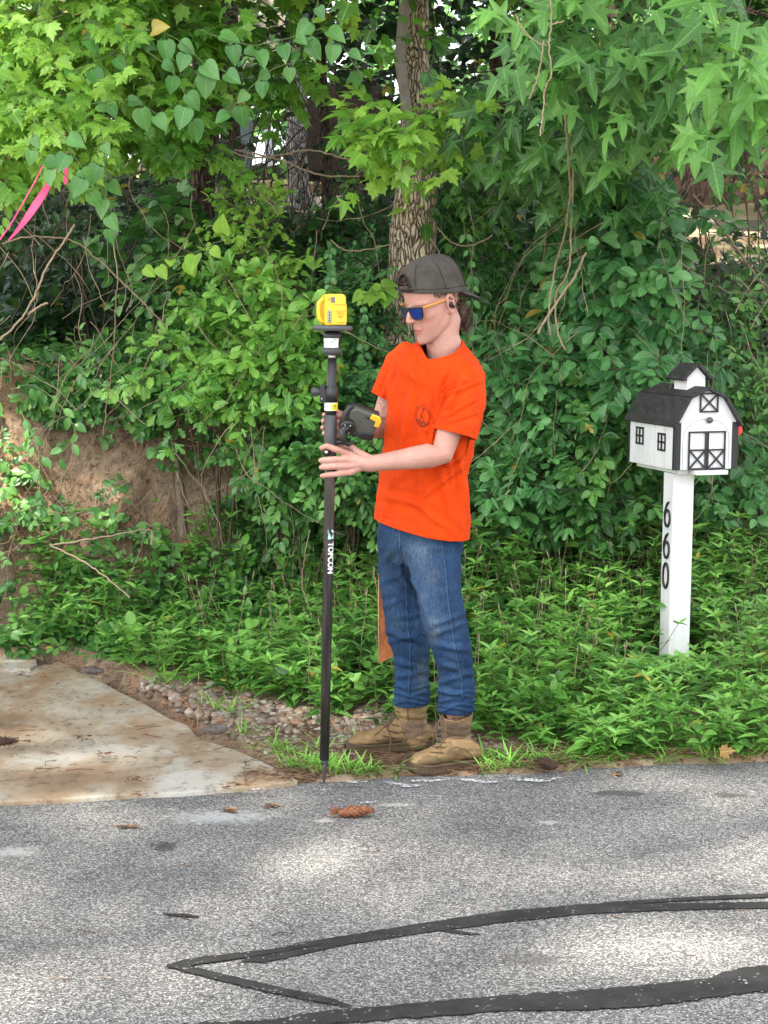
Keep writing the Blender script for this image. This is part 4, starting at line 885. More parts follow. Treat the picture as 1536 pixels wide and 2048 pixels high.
# ---------- shrubs and vines
SH = 'shrubs and vines on the bank'
plant('shrub', 'sassafras shrub with mitten-shaped leaves left of the yellow receiver', 'shrub', (560, 900, 9.7), 'bush', [
    E_(at=(540, 640, 9.3, 110, 90, .28), count=70, length=.2, n=6, size=.088, tps=['lobed', 'obov'], dir=(0, -.5, .3), whorl=True, rr=(.3, .97)),
    E_(at=(560, 760, 9.2, 110, 90, .28), count=70, length=.2, n=6, size=.080, tps=['lobed', 'obov'], dir=(0, -.5, .2), whorl=True, rr=(.2, .9))], SH)
plant('shrub', 'leafy shrub with pale lobed leaves overhanging the bare soil left of the pole', 'shrub', (440, 850, 9.6), 'bush', [
    E_(at=(420, 760, 9.3, 120, 75, .25), count=70, length=.2, n=6, size=.078, tps=['lobed', 'oakish', 'obov'], dir=(-.1, -.5, .2), whorl=True, rr=(.2, .95)),
    E_(at=(460, 650, 9.5, 90, 60, .25), count=36, length=.2, n=6, size=.075, tps=['lobed', 'obov'], dir=(0, -.5, .2), whorl=True)], SH)
plant('oak_sapling', 'young oak sapling with small bright lobed leaves above the shrubs', 'sapling', (500, 640, 9.8), 'maple', [
    E_(at=(500, 430, 9.5, 60, 60, .18), count=34, length=.16, n=6, size=.058, tps=['oakish'], dir=(0, -.3, .4), whorl=True, rr=(.3, .97)),
    E_(at=(490, 530, 9.4, 110, 40, .2), count=26, length=.16, n=6, size=.055, tps=['oakish'], dir=(0, -.4, .2), whorl=True, rr=(.2, .9))], SH)
plant('shrub', 'small-leaved privet shrub between the pole and the main trunk', 'shrub', (700, 900, 9.7), 'cool', [
    E_(at=(700, 640, 9.6, 75, 120, .25), count=110, length=.2, n=9, size=.034, tps=['oval', 'round'], dir=(0, -.4, .4), opp=True),
    E_(at=(700, 790, 9.4, 80, 90, .25), count=110, length=.18, n=9, size=.036, tps=['oval', 'round'], dir=(0, -.5, .1), opp=True)], SH)
plant('shrub', 'shrub with oval leaves low behind the hands and the pole', 'shrub', (620, 1050, 9.5), 'ivy', [
    E_(at=(610, 930, 9.2, 140, 90, .3), count=110, length=.18, n=7, size=.056, tps=['oval', 'round'], dir=(0, -.5, .1), opp=True, rr=(.2, .97)),
    E_(at=(720, 960, 9.1, 90, 80, .3), count=60, length=.18, n=7, size=.056, tps=['oval', 'obov'], dir=(0, -.5, .1), opp=True)], SH)
plant('shrub', 'tall shrub with narrow leaves right behind the orange shirt', 'shrub', (1030, 1100, 9.4), 'cool', [
    E_(at=(1040, 790, 9.3, 90, 110, .3), count=90, length=.24, n=8, size=.085, tps=['lance', 'obov'], dir=(0, -.4, .4), whorl=True, rr=(.3, .97)),
    E_(at=(1060, 960, 9.2, 100, 100, .3), count=90, length=.24, n=8, size=.085, tps=['lobed', 'obov', 'lance'], dir=(0, -.5, .2), whorl=True, rr=(.2, .9))], SH)
plant('shrub', 'mitten-leaved shrub between the orange shirt and the mailbox', 'shrub', (1190, 1100, 9.3), 'ivy', [
    E_(at=(1170, 900, 9.2, 110, 110, .3), count=100, length=.22, n=6, size=.088, tps=['lobed', 'obov', 'oval'], dir=(0, -.5, .1), whorl=True, rr=(.1, .8)),
    E_(at=(1210, 1030, 9.1, 90, 60, .25), count=36, length=.2, n=6, size=.08, tps=['lobed', 'oval'], dir=(0, -.5, .1), rr=(.1, .7))], SH)
plant('vine_thicket', 'hanging vines with large smooth oval leaflets, thick beside the lumber gap', 'vine', (1230, 900, 9.8), 'cool', [
    E_(at=(1230, 420, 9.4, 130, 100, .28), count=70, length=.24, n=6, size=.098, tps=['obov', 'oval', 'round'], dir=(0, -.4, -.4), opp=True, rr=(.3, .97)),
    E_(at=(1200, 560, 9.3, 120, 110, .28), count=80, length=.24, n=6, size=.098, tps=['obov', 'oval'], dir=(0, -.4, -.4), opp=True, rr=(.2, .97)),
    E_(at=(1260, 700, 9.2, 110, 100, .28), count=70, length=.24, n=6, size=.090, tps=['obov', 'oval'], dir=(0, -.4, -.4), opp=True, rr=(.2, .9))], SH)
plant('vine_thicket', 'narrow-leaved climbers hanging in the shade right of the main trunk', 'vine', (960, 700, 10.2), 'ivy', [
    E_(at=(950, 330, 9.9, 90, 150, .3), count=70, length=.26, n=6, size=.078, tps=['oval', 'maple', 'lance'], dir=(0, -.4, -.5), opp=True, rr=(0, .7)),
    E_(at=(990, 560, 9.9, 90, 110, .3), count=34, length=.26, n=6, size=.085, tps=['oval', 'lance'], dir=(0, -.4, -.4), opp=True, rr=(0, .6))], SH)
plant('shrub', 'dark green shrub right behind the mailbox', 'shrub', (1420, 1100, 9.6), 'cool', [
    E_(at=(1400, 760, 9.6, 150, 110, .3), count=110, length=.22, n=7, size=.062, tps=['oval', 'obov', 'lance'], dir=(0, -.5, .1), rr=(.1, .8)),
    E_(at=(1430, 930, 9.4, 150, 110, .3), count=110, length=.22, n=7, size=.07, tps=['oval', 'lance', 'round'], dir=(0, -.5, .1), rr=(.2, .9))], SH)
plant('shrub', 'shrub with bright leaf tips at the right picture edge above the mailbox', 'shrub', (1540, 900, 9.6), 'ivy', [
    E_(at=(1500, 640, 9.7, 90, 70, .25), count=60, length=.2, n=7, size=.06, tps=['oval', 'lance'], dir=(0, -.4, .2), rr=(.2, .9)),
    E_(at=(1540, 800, 9.4, 90, 100, .25), count=60, length=.2, n=7, size=.062, tps=['oval', 'lance'], dir=(0, -.5, .1), rr=(.3, .97))], SH)
plant('vine_thicket', 'thin-leaved vine twigs crossing in front of the brown house wall', 'vine', (1530, 700, 9.8), 'ivy', [
    E_(at=(1500, 290, 9.5, 60, 130, .25), count=14, length=.2, n=5, size=.055, tps=['oval', 'round'], dir=(0, -.3, -.4)),
    E_(at=(1340, 200, 9.4, 60, 70, .25), count=16, length=.2, n=5, size=.062, tps=['oval', 'star'], dir=(0, -.3, -.4)),
    E_(at=(1450, 540, 9.6, 100, 40, .2), count=16, length=.2, n=5, size=.055, tps=['lance', 'oval'], dir=(0, -.3, .2))], SH)
plant('shrub', 'dusky broad-leaved shrub low under the dark left trunk', 'shrub', (300, 640, 10.0), 'ivy', [
    E_(at=(340, 480, 10.1, 130, 70, .3), count=60, length=.22, n=6, size=.085, tps=['round', 'maple', 'oval'], dir=(0, -.4, .1), rr=(0, .6)),
    E_(at=(360, 590, 9.9, 80, 50, .25), count=34, length=.2, n=6, size=.07, tps=['round', 'oval'], dir=(0, -.4, .1), rr=(.1, .7))], SH)
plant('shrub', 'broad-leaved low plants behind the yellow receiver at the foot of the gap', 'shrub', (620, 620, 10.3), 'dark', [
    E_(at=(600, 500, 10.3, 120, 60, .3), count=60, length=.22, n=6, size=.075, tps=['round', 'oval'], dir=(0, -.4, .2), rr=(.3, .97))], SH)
plant('shrub', 'mixed leafy shrub filling the dark corner left of the person', 'shrub', (740, 620, 10.1), 'ivy', [
    E_(at=(720, 480, 10.2, 60, 110, .3), count=50, length=.22, n=6, size=.065, tps=['round', 'oval', 'lance'], dir=(0, -.4, .1), rr=(0, .5))], SH)
# heart-leaved greenbrier strands: explicit trailing vines
def trailing(label, paths, mat, size, tp, every=.055, name='trailing_vine', stem=STEMG, group='greenbrier vines trailing through the leaves', rad=.0022, rr=(.3, .97), alt=True):
    b0 = at(*paths[0][0]); t = thing(name, label, 'vine', b0, group); G = Grow()
    for path in paths:
        P = [at(*q) for q in path]; C = []
        for i in range(len(P)-1):
            p0 = P[max(i-1, 0)]; p1 = P[i]; p2 = P[i+1]; p3 = P[min(i+2, len(P)-1)]
            for k in range(8):
                u = k/8; C.append(.5*((2*p1)+(p2-p0)*u+(2*p0-5*p1+4*p2-p3)*u*u+(-p0+3*p1-3*p2+p3)*u**3)+rv(.003))
        C.append(P[-1]); G.st.tube(C, rad, 5, cap=False); acc = 0; sg = 1
        for i in range(1, len(C)):
            acc += (C[i]-C[i-1]).length
            if every and acc > every:
                acc = 0; sg = -sg; d_ = (C[i]-C[i-1]).normalized(); sz = size*random.uniform(.6, 1.15)
                for q in ((sg,) if alt else (1, -1)):
                    ld = (d_*.4+d_.cross(Vector((0, -1, 0)))*q*.6+Vector((0, -.1, -.75))+rv(.35)).normalized(); o_ = C[i]+(ld+rv(.3))*sz*.3
                    G.st.tube([C[i], o_], .0011, 4, cap=False); G.leaf(o_, ld, Vector((random.uniform(-.4, .4), -.9, .35))+rv(.25), sz, tp, .18, random.uniform(*rr))
    if G.L: leaf_mesh('leaves', LM[mat], G.L, t)
    G.st.build('stem', stem, t, True); return t
trailing('greenbrier strand with large heart-shaped leaves arching across the upper left', [[(120, 150, 8.6), (200, 120, 8.6), (300, 60, 8.55), (370, 90, 8.5), (410, 130, 8.5), (460, 145, 8.5)], [(150, 215, 8.55), (260, 200, 8.5), (320, 235, 8.5)], [(290, 100, 8.5), (350, 150, 8.5), (390, 250, 8.5)]], 'heart', .096, 'heart', .055)
trailing('greenbrier strand with heart-shaped leaves draped over the top centre', [[(400, 60, 8.7), (500, 90, 8.6), (600, 70, 8.6), (650, 60, 8.6), (690, 100, 8.6), (720, 150, 8.6)], [(610, 120, 8.6), (540, 140, 8.6), (480, 200, 8.6), (450, 230, 8.6)], [(640, -20, 8.6), (620, 60, 8.6), (590, 110, 8.6)]], 'heart', .088, 'heart', .055)
trailing('greenbrier with pointed heart leaves dangling above the pink tape', [[(70, 230, 8.2), (68, 300, 8.2), (120, 340, 8.2), (160, 390, 8.2)], [(100, 250, 8.2), (130, 280, 8.2), (170, 350, 8.2), (180, 390, 8.2)], [(200, 250, 8.3), (210, 330, 8.3), (215, 430, 8.3), (228, 470, 8.3)]], 'heart', .088, 'heart', .055)
trailing('greenbrier shoot with fresh bright leaves in front of the bare dark ground', [[(250, 545, 8.9), (320, 520, 8.9), (370, 512, 8.9), (410, 495, 8.85), (445, 480, 8.85)]], 'maple', .092, 'heart', .058, rr=(.8, .97))
trailing('thin vine with small heart leaves hanging against the main trunk', [[(865, -10, 9.5), (870, 80, 9.5), (850, 200, 9.5), (848, 300, 9.5)], [(905, -10, 9.5), (880, 100, 9.5), (895, 190, 9.5)]], 'heart', .095, 'heart', .16, rr=(.0, .5))
trailing('slim upright vine with small paired leaves right of the cap', [[(925, 440, 9.3), (942, 520, 9.3), (945, 620, 9.3), (948, 700, 9.3)]], 'cool', .052, 'oval', .05, alt=False)
trailing('slim vine with small paired leaves beside the main trunk above the shoulder', [[(655, 480, 9.2), (662, 560, 9.2), (650, 620, 9.2)], [(725, 600, 9.25), (728, 660, 9.25), (722, 720, 9.25)]], 'cool', .034, 'round', .022, alt=False)
for lab, paths, rd in [
    ('bare pale vines twisting down through the star leaves', [[(1100, -20, 7.5), (1103, 40, 7.5), (1098, 95, 7.5), (1103, 150, 7.5), (1090, 175, 7.5), (1086, 230, 7.5), (1080, 272, 7.5)], [(1030, 28, 7.5), (1048, 62, 7.5), (1075, 86, 7.5), (1094, 92, 7.5)], [(1088, 80, 7.5), (1076, 150, 7.5), (1058, 198, 7.5)], [(1103, 50, 7.5), (1128, 42, 7.5)]], .0032),
    ('long bare vines hanging down right of the cap', [[(1128, 200, 7.9), (1132, 270, 8.0), (1140, 380, 8.3), (1130, 460, 8.5), (1110, 540, 8.7), (1098, 620, 8.7), (1100, 670, 8.7)], [(1138, 240, 8.0), (1145, 320, 8.2), (1142, 450, 8.5), (1138, 540, 8.6), (1112, 590, 8.7), (1115, 660, 8.7), (1130, 700, 8.7)]], .0042),
    ('pale broken stick slanting up in front of the thicket', [[(1075, 668, 8.6), (1110, 610, 8.6), (1145, 560, 8.6), (1172, 505, 8.6)]], .0055),
    ('straight grey string-like vine hanging over the bare bank', [[(215, 430, 8.5), (235, 540, 8.5), (232, 600, 8.6), (228, 700, 8.9), (215, 800, 9.2), (207, 870, 9.35)]], .0028),
    ('long pale arching vine from the pink tape down to the right', [[(5, 487, 8.2), (60, 473, 8.3), (140, 480, 8.5), (185, 510, 8.6), (240, 560, 8.7), (290, 610, 8.8), (330, 650, 8.9)]], .0038),
    ('pale crooked vine curling down at the left edge', [[(148, 450, 8.4), (130, 480, 8.4), (95, 530, 8.4), (70, 590, 8.4), (40, 640, 8.4), (0, 680, 8.4)], [(55, 630, 8.4), (75, 615, 8.4), (95, 605, 8.4)]], .005),
    ('bare twig reaching right from the main trunk above the cap', [[(875, 455, 9.3), (905, 485, 9.3), (945, 490, 9.3), (985, 470, 9.3)]], .0035),
    ('thin bare branch drooping across the gap beside the main trunk', [[(430, 290, 9.6), (500, 315, 9.6), (560, 310, 9.6), (620, 300, 9.6), (700, 320, 9.6)], [(470, 300, 9.6), (560, 320, 9.6), (640, 350, 9.6), (720, 352, 9.6)]], .005),
    ('pale thin vine looping left of the main trunk over the shrubs', [[(660, 480, 9.2), (690, 500, 9.2), (730, 500, 9.2), (780, 488, 9.2), (800, 480, 9.3)]], .003),
    ('bare slanting branch in front of the lumber at the right', [[(1385, 390, 9.6), (1430, 440, 9.6), (1475, 500, 9.6), (1515, 555, 9.6), (1550, 590, 9.6)]], .008),
    ('bent straw-coloured stalk lying across the bare soil', [[(100, 1090, 9.2), (160, 1082, 9.15), (230, 1070, 9.15), (298, 1060, 9.2), (303, 1090, 9.2)], [(100, 1090, 9.2), (160, 1120, 9.1), (220, 1160, 9.0), (260, 1195, 8.95)]], .0045),
    ('straw-coloured grass stalk standing in the weeds left of the pole', [[(640, 1300, 8.7), (625, 1240, 8.7), (605, 1170, 8.8), (610, 1110, 8.8), (620, 1060, 8.8)]], .002),
]:
    trailing(lab, paths, 'heart', .05, 'oval', 0, 'bare_vine', DEADV, 'bare vines and stalks', rd)
# tangles of fine dark stems in the gaps (stuff)
mb = MB()
for _ in range(230):
    q = random.random()
    px = random.uniform(1330, 1540) if q < .16 else (random.uniform(440, 760) if q < .65 else random.uniform(0, 440)); py = random.uniform(60, 520); Y_ = random.uniform(10.2, 11.6)
    P = [at(px, py, Y_)]; d_ = Vector((random.uniform(-.6, .6), random.uniform(-.2, .2), -1 if random.random() < .75 else random.uniform(-.3, .3))).normalized()
    for k in range(9): d_ = (d_+rv(.22)).normalized(); P.append(P[-1]+d_*.09)
    mb.tube(P, random.uniform(.0015, .005), 4, cap=False)
tag(mb.build('tangled_stems', simple('stem_dark', (.06, .04, .028), .85, var=.4, vs=20), None, True), 'tangle of thin dark leafless stems in the gaps between the trees', 'stems', kind='stuff')
mb = MB()
for _ in range(170):
    px = random.uniform(-20, 1560); py = random.uniform(300, 1000); Y_ = random.uniform(8.75, 9.3)
    if 640 < px < 970 and py > 480: continue
    P = [at(px, py, Y_)]; d_ = Vector((random.uniform(-.8, .8), random.uniform(-.3, .3), random.choice((-1, -1, 1))*random.uniform(.4, 1))).normalized(); k_ = random.randint(6, 16)
    for k in range(k_): d_ = (d_+rv(.3)).normalized(); P.append(P[-1]+d_*.05)
    mb.tube(P, [.0022*random.uniform(.5, 1.2)*(1-.5*i/k_) for i in range(k_+1)], 4, cap=False)
tag(mb.build('dry_twigs', DEADV, None, True), 'scattered thin dry twigs and tendrils poking out of the shrubs', 'twigs', kind='stuff')
# ---------- ground cover
apr = [(x, y) for x, y in out+side]
GRV = [(255, 1372), (300, 1362), (420, 1368), (520, 1400), (640, 1425), (690, 1440), (760, 1400), (800, 1440), (960, 1470), (1080, 1500), (1130, 1530), (1200, 1548), (900, 1560), (620, 1565), (480, 1480), (380, 1440), (280, 1400)]
BARES = [[(-20, 690), (60, 710), (130, 745), (60, 800), (-20, 840)], [(60, 880), (150, 850), (235, 860), (330, 890), (345, 1000), (320, 1035), (200, 1025), (90, 1005)], [(-20, 1055), (120, 1070), (220, 1100), (310, 1100), (325, 1140), (150, 1135), (-20, 1140)], [(-20, 1185), (60, 1185), (95, 1230), (-20, 1240)], [(385, 900), (470, 900), (520, 960), (500, 1020), (400, 1100)]]
def isbare(x, y): return any(inpoly(x, y, q) for q in BARES)
def scatter(n_, x0, x1, y0, y1):
    out_ = 0
    while out_ < n_:
        x = random.uniform(x0, x1); y = random.uniform(y0, y1); out_ += 1
        yield x, y
def gpx(x, y, z): a = proj((x, y, z)); return float(a[0][0]), float(a[1][0])
G = Grow()
for x, y in scatter(6200, -1.75, 2.5, 6.9, 11.0):
    e = float(edge(x)); d = y-e
    if d < .05: continue
    z = drop(x, y); px, py = gpx(x, y, z)
    if px < -60 or px > 1600: continue
    if x < float(apron_x(y))+.10 and d < 2.6: continue
    ing = inpoly(px, py, GRV)
    if ing and (random.random() < .97): continue
    if d < .3 and px < 1130: continue
    if px < 560 and d > 3.1: continue
    if px >= 560 and px < 960 and d > 3.5: continue
    if isbare(px, py): continue
    if px < 380 and py < 1150: continue
    dens = 1.0 if px > 380 else .7
    if random.random() > dens: continue
    H = random.uniform(.12, .30)*min(1, .35+d*.9)*(1.15 if px > 900 else .95)*(1.1+.9*float(fbm(np.array([[x, y, 7.]]), 1.6, 2)[0]))
    if 1255 < px < 1435 and y < 8.6:
        H = min(H, (py-1300)*y/FP*.85)
        if H < .05: continue
    lean = Vector((random.uniform(-.5, .5), random.uniform(-.8, .2), 1)).normalized(); nseg = random.choice((4, 5, 6)); step = H/nseg
    p = Vector((x, y, z-.01)); P = [p.copy()]; dd = lean; rb = random.uniform(.1, .8)+.15*float(fbm(np.array([[x, y, 0]]), 2.5, 2)[0])*2; az = random.uniform(0, 6.28)
    sz0 = random.uniform(.060, .098)
    for i in range(nseg):
        dd = (dd+rv(.16)+Vector((0, 0, .05))).normalized(); p = p+dd*step; P.append(p.copy())
        if i == 0 and random.random() < .5: continue
        for q in (0, math.pi):
            a = az+q+i*1.4; ld = Vector((math.cos(a), math.sin(a), random.uniform(.0, .6))).normalized()
            G.leaf(p, ld, Vector((0, 0, 1))+rv(.35)-Vector((0, .25, 0)), sz0*random.uniform(.75, 1.15)*(1-.08*i), 'lance' if random.random() < .8 else 'oval', .3, min(.97, max(0, rb+random.uniform(-.2, .25))))
    for q in range(3):
        a = az+q*2.1; G.leaf(p, Vector((math.cos(a), math.sin(a), .8)), Vector((0, -.3, 1))+rv(.4), sz0*random.uniform(.5, .85), 'lance', .3, min(.97, max(0, rb+.2+random.uniform(-.1, .25))))
    if random.random() < .7: G.st.tube(P, .0014, 3, cap=False)
sp_ = MB()
for _ in range(420):
    P0, nn = ghit(random.uniform(380, 1560), random.uniform(1080, 1480))
    if P0 is None or P0.y-float(edge(P0.x)) < .5: continue
    if P0.y < 8.6 and 1270 < gpx(*P0)[0] < 1420: continue
    if inpoly(*gpx(*P0), GRV): continue
    d_ = Vector((random.uniform(-.35, .35), random.uniform(-.3, .2), 1)).normalized(); hh = random.uniform(.22, .42); P = [P0+d_*hh*t+Vector((random.uniform(-.004, .004), 0, 0)) for t in np.linspace(0, 1, 6)]
    sp_.tube(P, [.0013]*5+[.0008], 4, cap=False); sp_.tube([P[-1], P[-1]+d_*.012, P[-1]+d_*.03], [.0024, .0028, .0008], 5, cap=False)
tag(sp_.build('seed_stalks', simple('stalk_pale', (.30, .24, .15), .8, var=.5, vs=9, bmp=0), None, True), 'thin pale seed stalks standing up through the weeds', 'stalks', kind='stuff')
for _ in range(420):                                      # broad-leaved clumps among the narrow weeds
    P0, nn = ghit(random.uniform(0, 1560), random.uniform(1100, 1500))
    if P0 is None or P0.y-float(edge(P0.x)) < .35 or (P0.x < float(apron_x(P0.y))+.1 and P0.y-float(edge(P0.x)) < 2.6): continue
    px, py = gpx(*P0)
    if 1260 < px < 1430 and P0.y < 8.6 and py < 1420: continue
    if inpoly(px, py, GRV) or isbare(px, py) or fbm(np.array([[P0.x, P0.y, 2.]]), 2.2, 2)[0] < .02: continue
    G.sprig(P0, Vector((random.uniform(-.5, .5), random.uniform(-.6, 0), 1)), random.uniform(.12, .26), 5, random.uniform(.045, .075), ['oval', 'round', 'heart'], opp=True, face=(0, -.3, 1), rr=(.2, .97))
wd = leaf_mesh('weeds', LM['weed'], G.L); tag(wd, 'knee-high mass of narrow-leaved green weeds between the road and the bank', 'weeds', kind='stuff')
G.st.build('stem', simple('weed_stem', (.16, .15, .06), .7, var=.3, bmp=0), wd, True)
# low creeping leaves: bank face, bank top and right side slope
G = Grow()
for i_ in range(8200):
    x, y = random.uniform(-2.3, 2.6), random.uniform(8.6, 11.9)
    if i_ > 3600:
        P0, nn = ghit(random.uniform(-60, 1600), random.uniform(460, 1200))
        if P0 is None or P0.y > 12 or P0.y < 8.6: continue
        x, y = P0.x, P0.y
    z = drop(x, y); px, py = gpx(x, y, z)
    if px < -60 or px > 1620 or py > 1330 or py < 430: continue
    if x < float(apron_x(y))+.1 and y-float(edge(x)) < 2.6: continue
    if 1270 < px < 1430 and y < 8.6: continue
    bare = isbare(px, py)
    if bare and random.random() < .93: continue
    if px < 480 and 820 < py < 1180 and random.random() < .78: continue
    if 335 < px < 385 and 800 < py < 1190 and random.random() < .8: continue
    p = Vector((x, y, z)); h = GB.find_nearest(p); nn = h[1] if h[1].z > 0 else -h[1]
    tp = 'round' if fbm(np.array([[x, y, 3.]]), 1.7, 2)[0] > 0 else 'oval'
    big_ = .035+.03*random.random() if py > 600 else .04+.03*random.random()
    G.sprig(p+nn*.01, Vector((random.uniform(-1, 1), -.6, random.uniform(-.6, .5)))+nn*.5, random.uniform(.08, .2), 5, big_*1.15, [tp, 'oval'], opp=random.random() < .6, face=tuple(nn*.6+Vector((0, -.5, .5))), tw=.0012, rr=(.1, .9))
cr = leaf_mesh('creeping_plants', LM['ivy'], G.L); tag(cr, 'low creeping vines and small round leaves covering the bank', 'ground cover', kind='stuff')
G.st.build('stem', STEMG, cr, True)
G = Grow()
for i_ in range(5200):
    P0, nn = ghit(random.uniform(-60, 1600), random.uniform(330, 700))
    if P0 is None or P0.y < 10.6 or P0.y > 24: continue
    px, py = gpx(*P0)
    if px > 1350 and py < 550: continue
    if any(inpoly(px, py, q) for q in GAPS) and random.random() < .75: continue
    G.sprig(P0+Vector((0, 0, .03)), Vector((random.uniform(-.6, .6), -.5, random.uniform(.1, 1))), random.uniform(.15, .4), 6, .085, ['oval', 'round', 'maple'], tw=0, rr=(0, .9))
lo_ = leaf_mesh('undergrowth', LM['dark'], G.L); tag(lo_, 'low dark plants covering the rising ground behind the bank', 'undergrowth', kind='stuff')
# a few larger leaves strung over the bare soil
trailing('creeper with big oval leaves strung along the foot of the bare soil', [[(15, 1040, 9.3), (80, 1010, 9.3), (150, 1025, 9.3), (220, 1010, 9.25), (270, 980, 9.25)], [(40, 820, 9.6), (75, 900, 9.5), (80, 980, 9.4), (85, 1010, 9.3)]], 'heart', .06, 'oval', .035, group='creepers on the bare bank')
trailing('creeper with paired leaves running over the top of the bare soil', [[(20, 780, 9.6), (60, 770, 9.6), (110, 800, 9.5), (150, 860, 9.45), (120, 910, 9.4)], [(100, 700, 9.7), (140, 720, 9.7), (170, 760, 9.6)]], 'heart', .065, 'oval', .04, group='creepers on the bare bank')
# dry roots and needles hanging over the bank
mb = MB()
for _ in range(1500):
    px = random.gauss(200, 150) if random.random() < .7 else random.gauss(400, 60); py = random.uniform(700, 1180)
    P0, nn = ghit(px, py)
    if P0 is None or P0.y < 8.9: continue
    p = P0+nn*.012; P = [p.copy()]; d_ = Vector((random.uniform(-.5, .5), -.1, -1)) if random.random() < .7 else rv(1)
    for k in range(6): d_ = (d_+rv(.5)).normalized(); p = p+d_*.028; P.append(p+Vector((0, -.004, 0)))
    mb.tube(P, random.uniform(.0009, .0026), 4, cap=False)
tag(mb.build('dry_roots', simple('root_dry', (.32, .23, .155), .9, var=.5, vs=20), None, True), 'dry rootlets and needles hanging over the bare bank', 'roots', kind='stuff')
# old root stub on the bank
rt = thing('tree_root', 'weathered old root running down the bare bank to an orange-brown broken stub', 'root', at(362, 1150, 9.3), None)
P = [(348, 822), (345, 860), (350, 900), (356, 950), (364, 1000), (362, 1050), (366, 1090), (358, 1130), (362, 1165)]; RR_ = [12, 14, 15, 16, 19, 22, 26, 22, 24]
pp = []
for (a, b_) in P:
    h, nn = ghit(a, b_); pp.append((h if h is not None else at(a, b_, 9.5))+Vector((0, -.015, 0)))
me = MB().tube(pp, [PX(r_, 9.4)/2 for r_ in RR_], 12).mesh(); me = evalmods(me, [('SUBSURF', dict(levels=2))]); co = getco(me); no = getno(me); setco(me, co+no*(fbm(co*np.array([1, 1, .25]), 60, 3)*.010)[:, None])
link('root', me, simple('root_bark', (.22, .17, .125), .9, var=.55, vs=30, bmp=.4), rt, True)
mb = MB(); h, nn = ghit(371, 1095); mb.ball(h+Vector((.012, -.035, 0)), (.028, .014, .045), nu=10, nv=8); me = mb.mesh(); co = getco(me); no = getno(me); setco(me, co+no*(fbm(co, 70, 3)*.012)[:, None]); link('broken_face', me, simple('wood_orange', (.36, .16, .06), .85, var=.5, vs=60), rt, True)
mb = MB(); h, nn = ghit(77, 818) ; 
h, nn = ghit(175, 822); lg_ = MB(); lg_.tube([h+Vector((-.07, -.02, -.01)), h+Vector((-.03, -.03, .0)), h+Vector((.03, -.03, .0)), h+Vector((.06, -.02, .01))], [.012, .018, .016, .012], 10); tag(lg_.build('stick', simple('stick_tan', (.42, .32, .2), .85, var=.4, vs=30), None, True), 'short thick pale stick stuck in the top of the bare bank', 'stick')
# ---------- gravel, litter, grass
m, n, b, o = M_('pebble'); a = n.nodes.new('ShaderNodeNewGeometry')
c = ramp(n, a.outputs['Random Per Island'], [(0, (.10, .07, .045)), (.25, (.22, .165, .12)), (.5, (.30, .25, .20)), (.72, (.25, .14, .08)), (.88, (.42, .37, .31)), (1, (.16, .145, .13))])
c = mixc(n, c, ramp(n, noise_(n, 90, 4, .6, geopos(n)), [(.3, g(.6)), (.6, g(1))]), 1.0, 'MULTIPLY')
n.links.new(c, b.inputs['Base Color']); b.inputs['Roughness'].default_value = .8; MAT_PEB = m
ico = bmesh.new(); bmesh.ops.create_icosphere(ico, subdivisions=2, radius=1); IV = np.array([v.co[:] for v in ico.verts]); IF = [tuple(v.index for v in f.verts) for f in ico.faces]; ico.free()
mb = MB(); cnt = 0
while cnt < 1250:
    px = random.uniform(250, 1220); py = random.uniform(1350, 1562)
    if not inpoly(px, py, GRV): continue
    P0, nn = ghit(px, py)
    if P0 is None or P0.y-float(edge(P0.x)) < .03 or P0.x < float(apron_x(P0.y))+.03: continue
    if px > 1000 and random.random() < .7: continue
    if (715 < px < 875 and 1485 < py < 1525) or (815 < px < 970 and 1525 < py < 1560): continue
    cnt += 1
    s = random.uniform(.006, .017)*(1.25 if py < 1450 else .8); q = Matrix.Rotation(random.uniform(0, 6.3), 3, 'Z') @ Matrix.Rotation(random.uniform(-.5, .5), 3, 'X')
    A = IV*np.array([s*random.uniform(.9, 1.5), s, s*random.uniform(.5, .8)]); A = A*(1+.22*vnoise(IV+cnt*1.7, 1.1))[:, None]; A = A @ np.array(q).T+np.array(P0)+np.array([0, 0, s*.25])
    mb.add(A.tolist(), IF)
tag(mb.build('gravel', MAT_PEB, None, True), 'patch of rounded tan and grey pebbles around the boots', 'gravel', kind='stuff')
# pine straw and leaf crumbs
m, n, b, o = M_('litter'); a = n.nodes.new('ShaderNodeNewGeometry')
n.links.new(ramp(n, a.outputs['Random Per Island'], [(0, (.035, .018, .012)), (.4, (.10, .045, .025)), (.7, (.19, .10, .05)), (1, (.28, .20, .12))]), b.inputs['Base Color']); b.inputs['Roughness'].default_value = .85; MAT_LIT = m
mb = MB()
def needle(P0, L, r_, up=.004):
    a = random.uniform(0, 6.28); d_ = Vector((math.cos(a), math.sin(a), 0)); b_ = Vector((-d_.y, d_.x, 0))*random.uniform(-.3, .3)*L
    mb.tube([P0+Vector((0, 0, up))-d_*L/2, P0+b_+Vector((0, 0, up+.003)), P0+Vector((0, 0, up))+d_*L/2], r_, 4, cap=False)
for _ in range(3600):                                   # along the road edge and in the gravel
    if random.random() < .6: x = random.uniform(-.5, 1.7); y = float(edge(x))+abs(random.gauss(0, .16))+.0
    else:
        x = random.uniform(-1.3, .7); y = float(apron_x(0))*0+random.uniform(7.1, 8.9)
        if not (float(apron_x(y)) < x < float(apron_x(y))+.35): continue
    needle(Vector((x, y, max(0, drop(x, y)))), random.uniform(.03, .09), .0011, random.uniform(.003, .02))
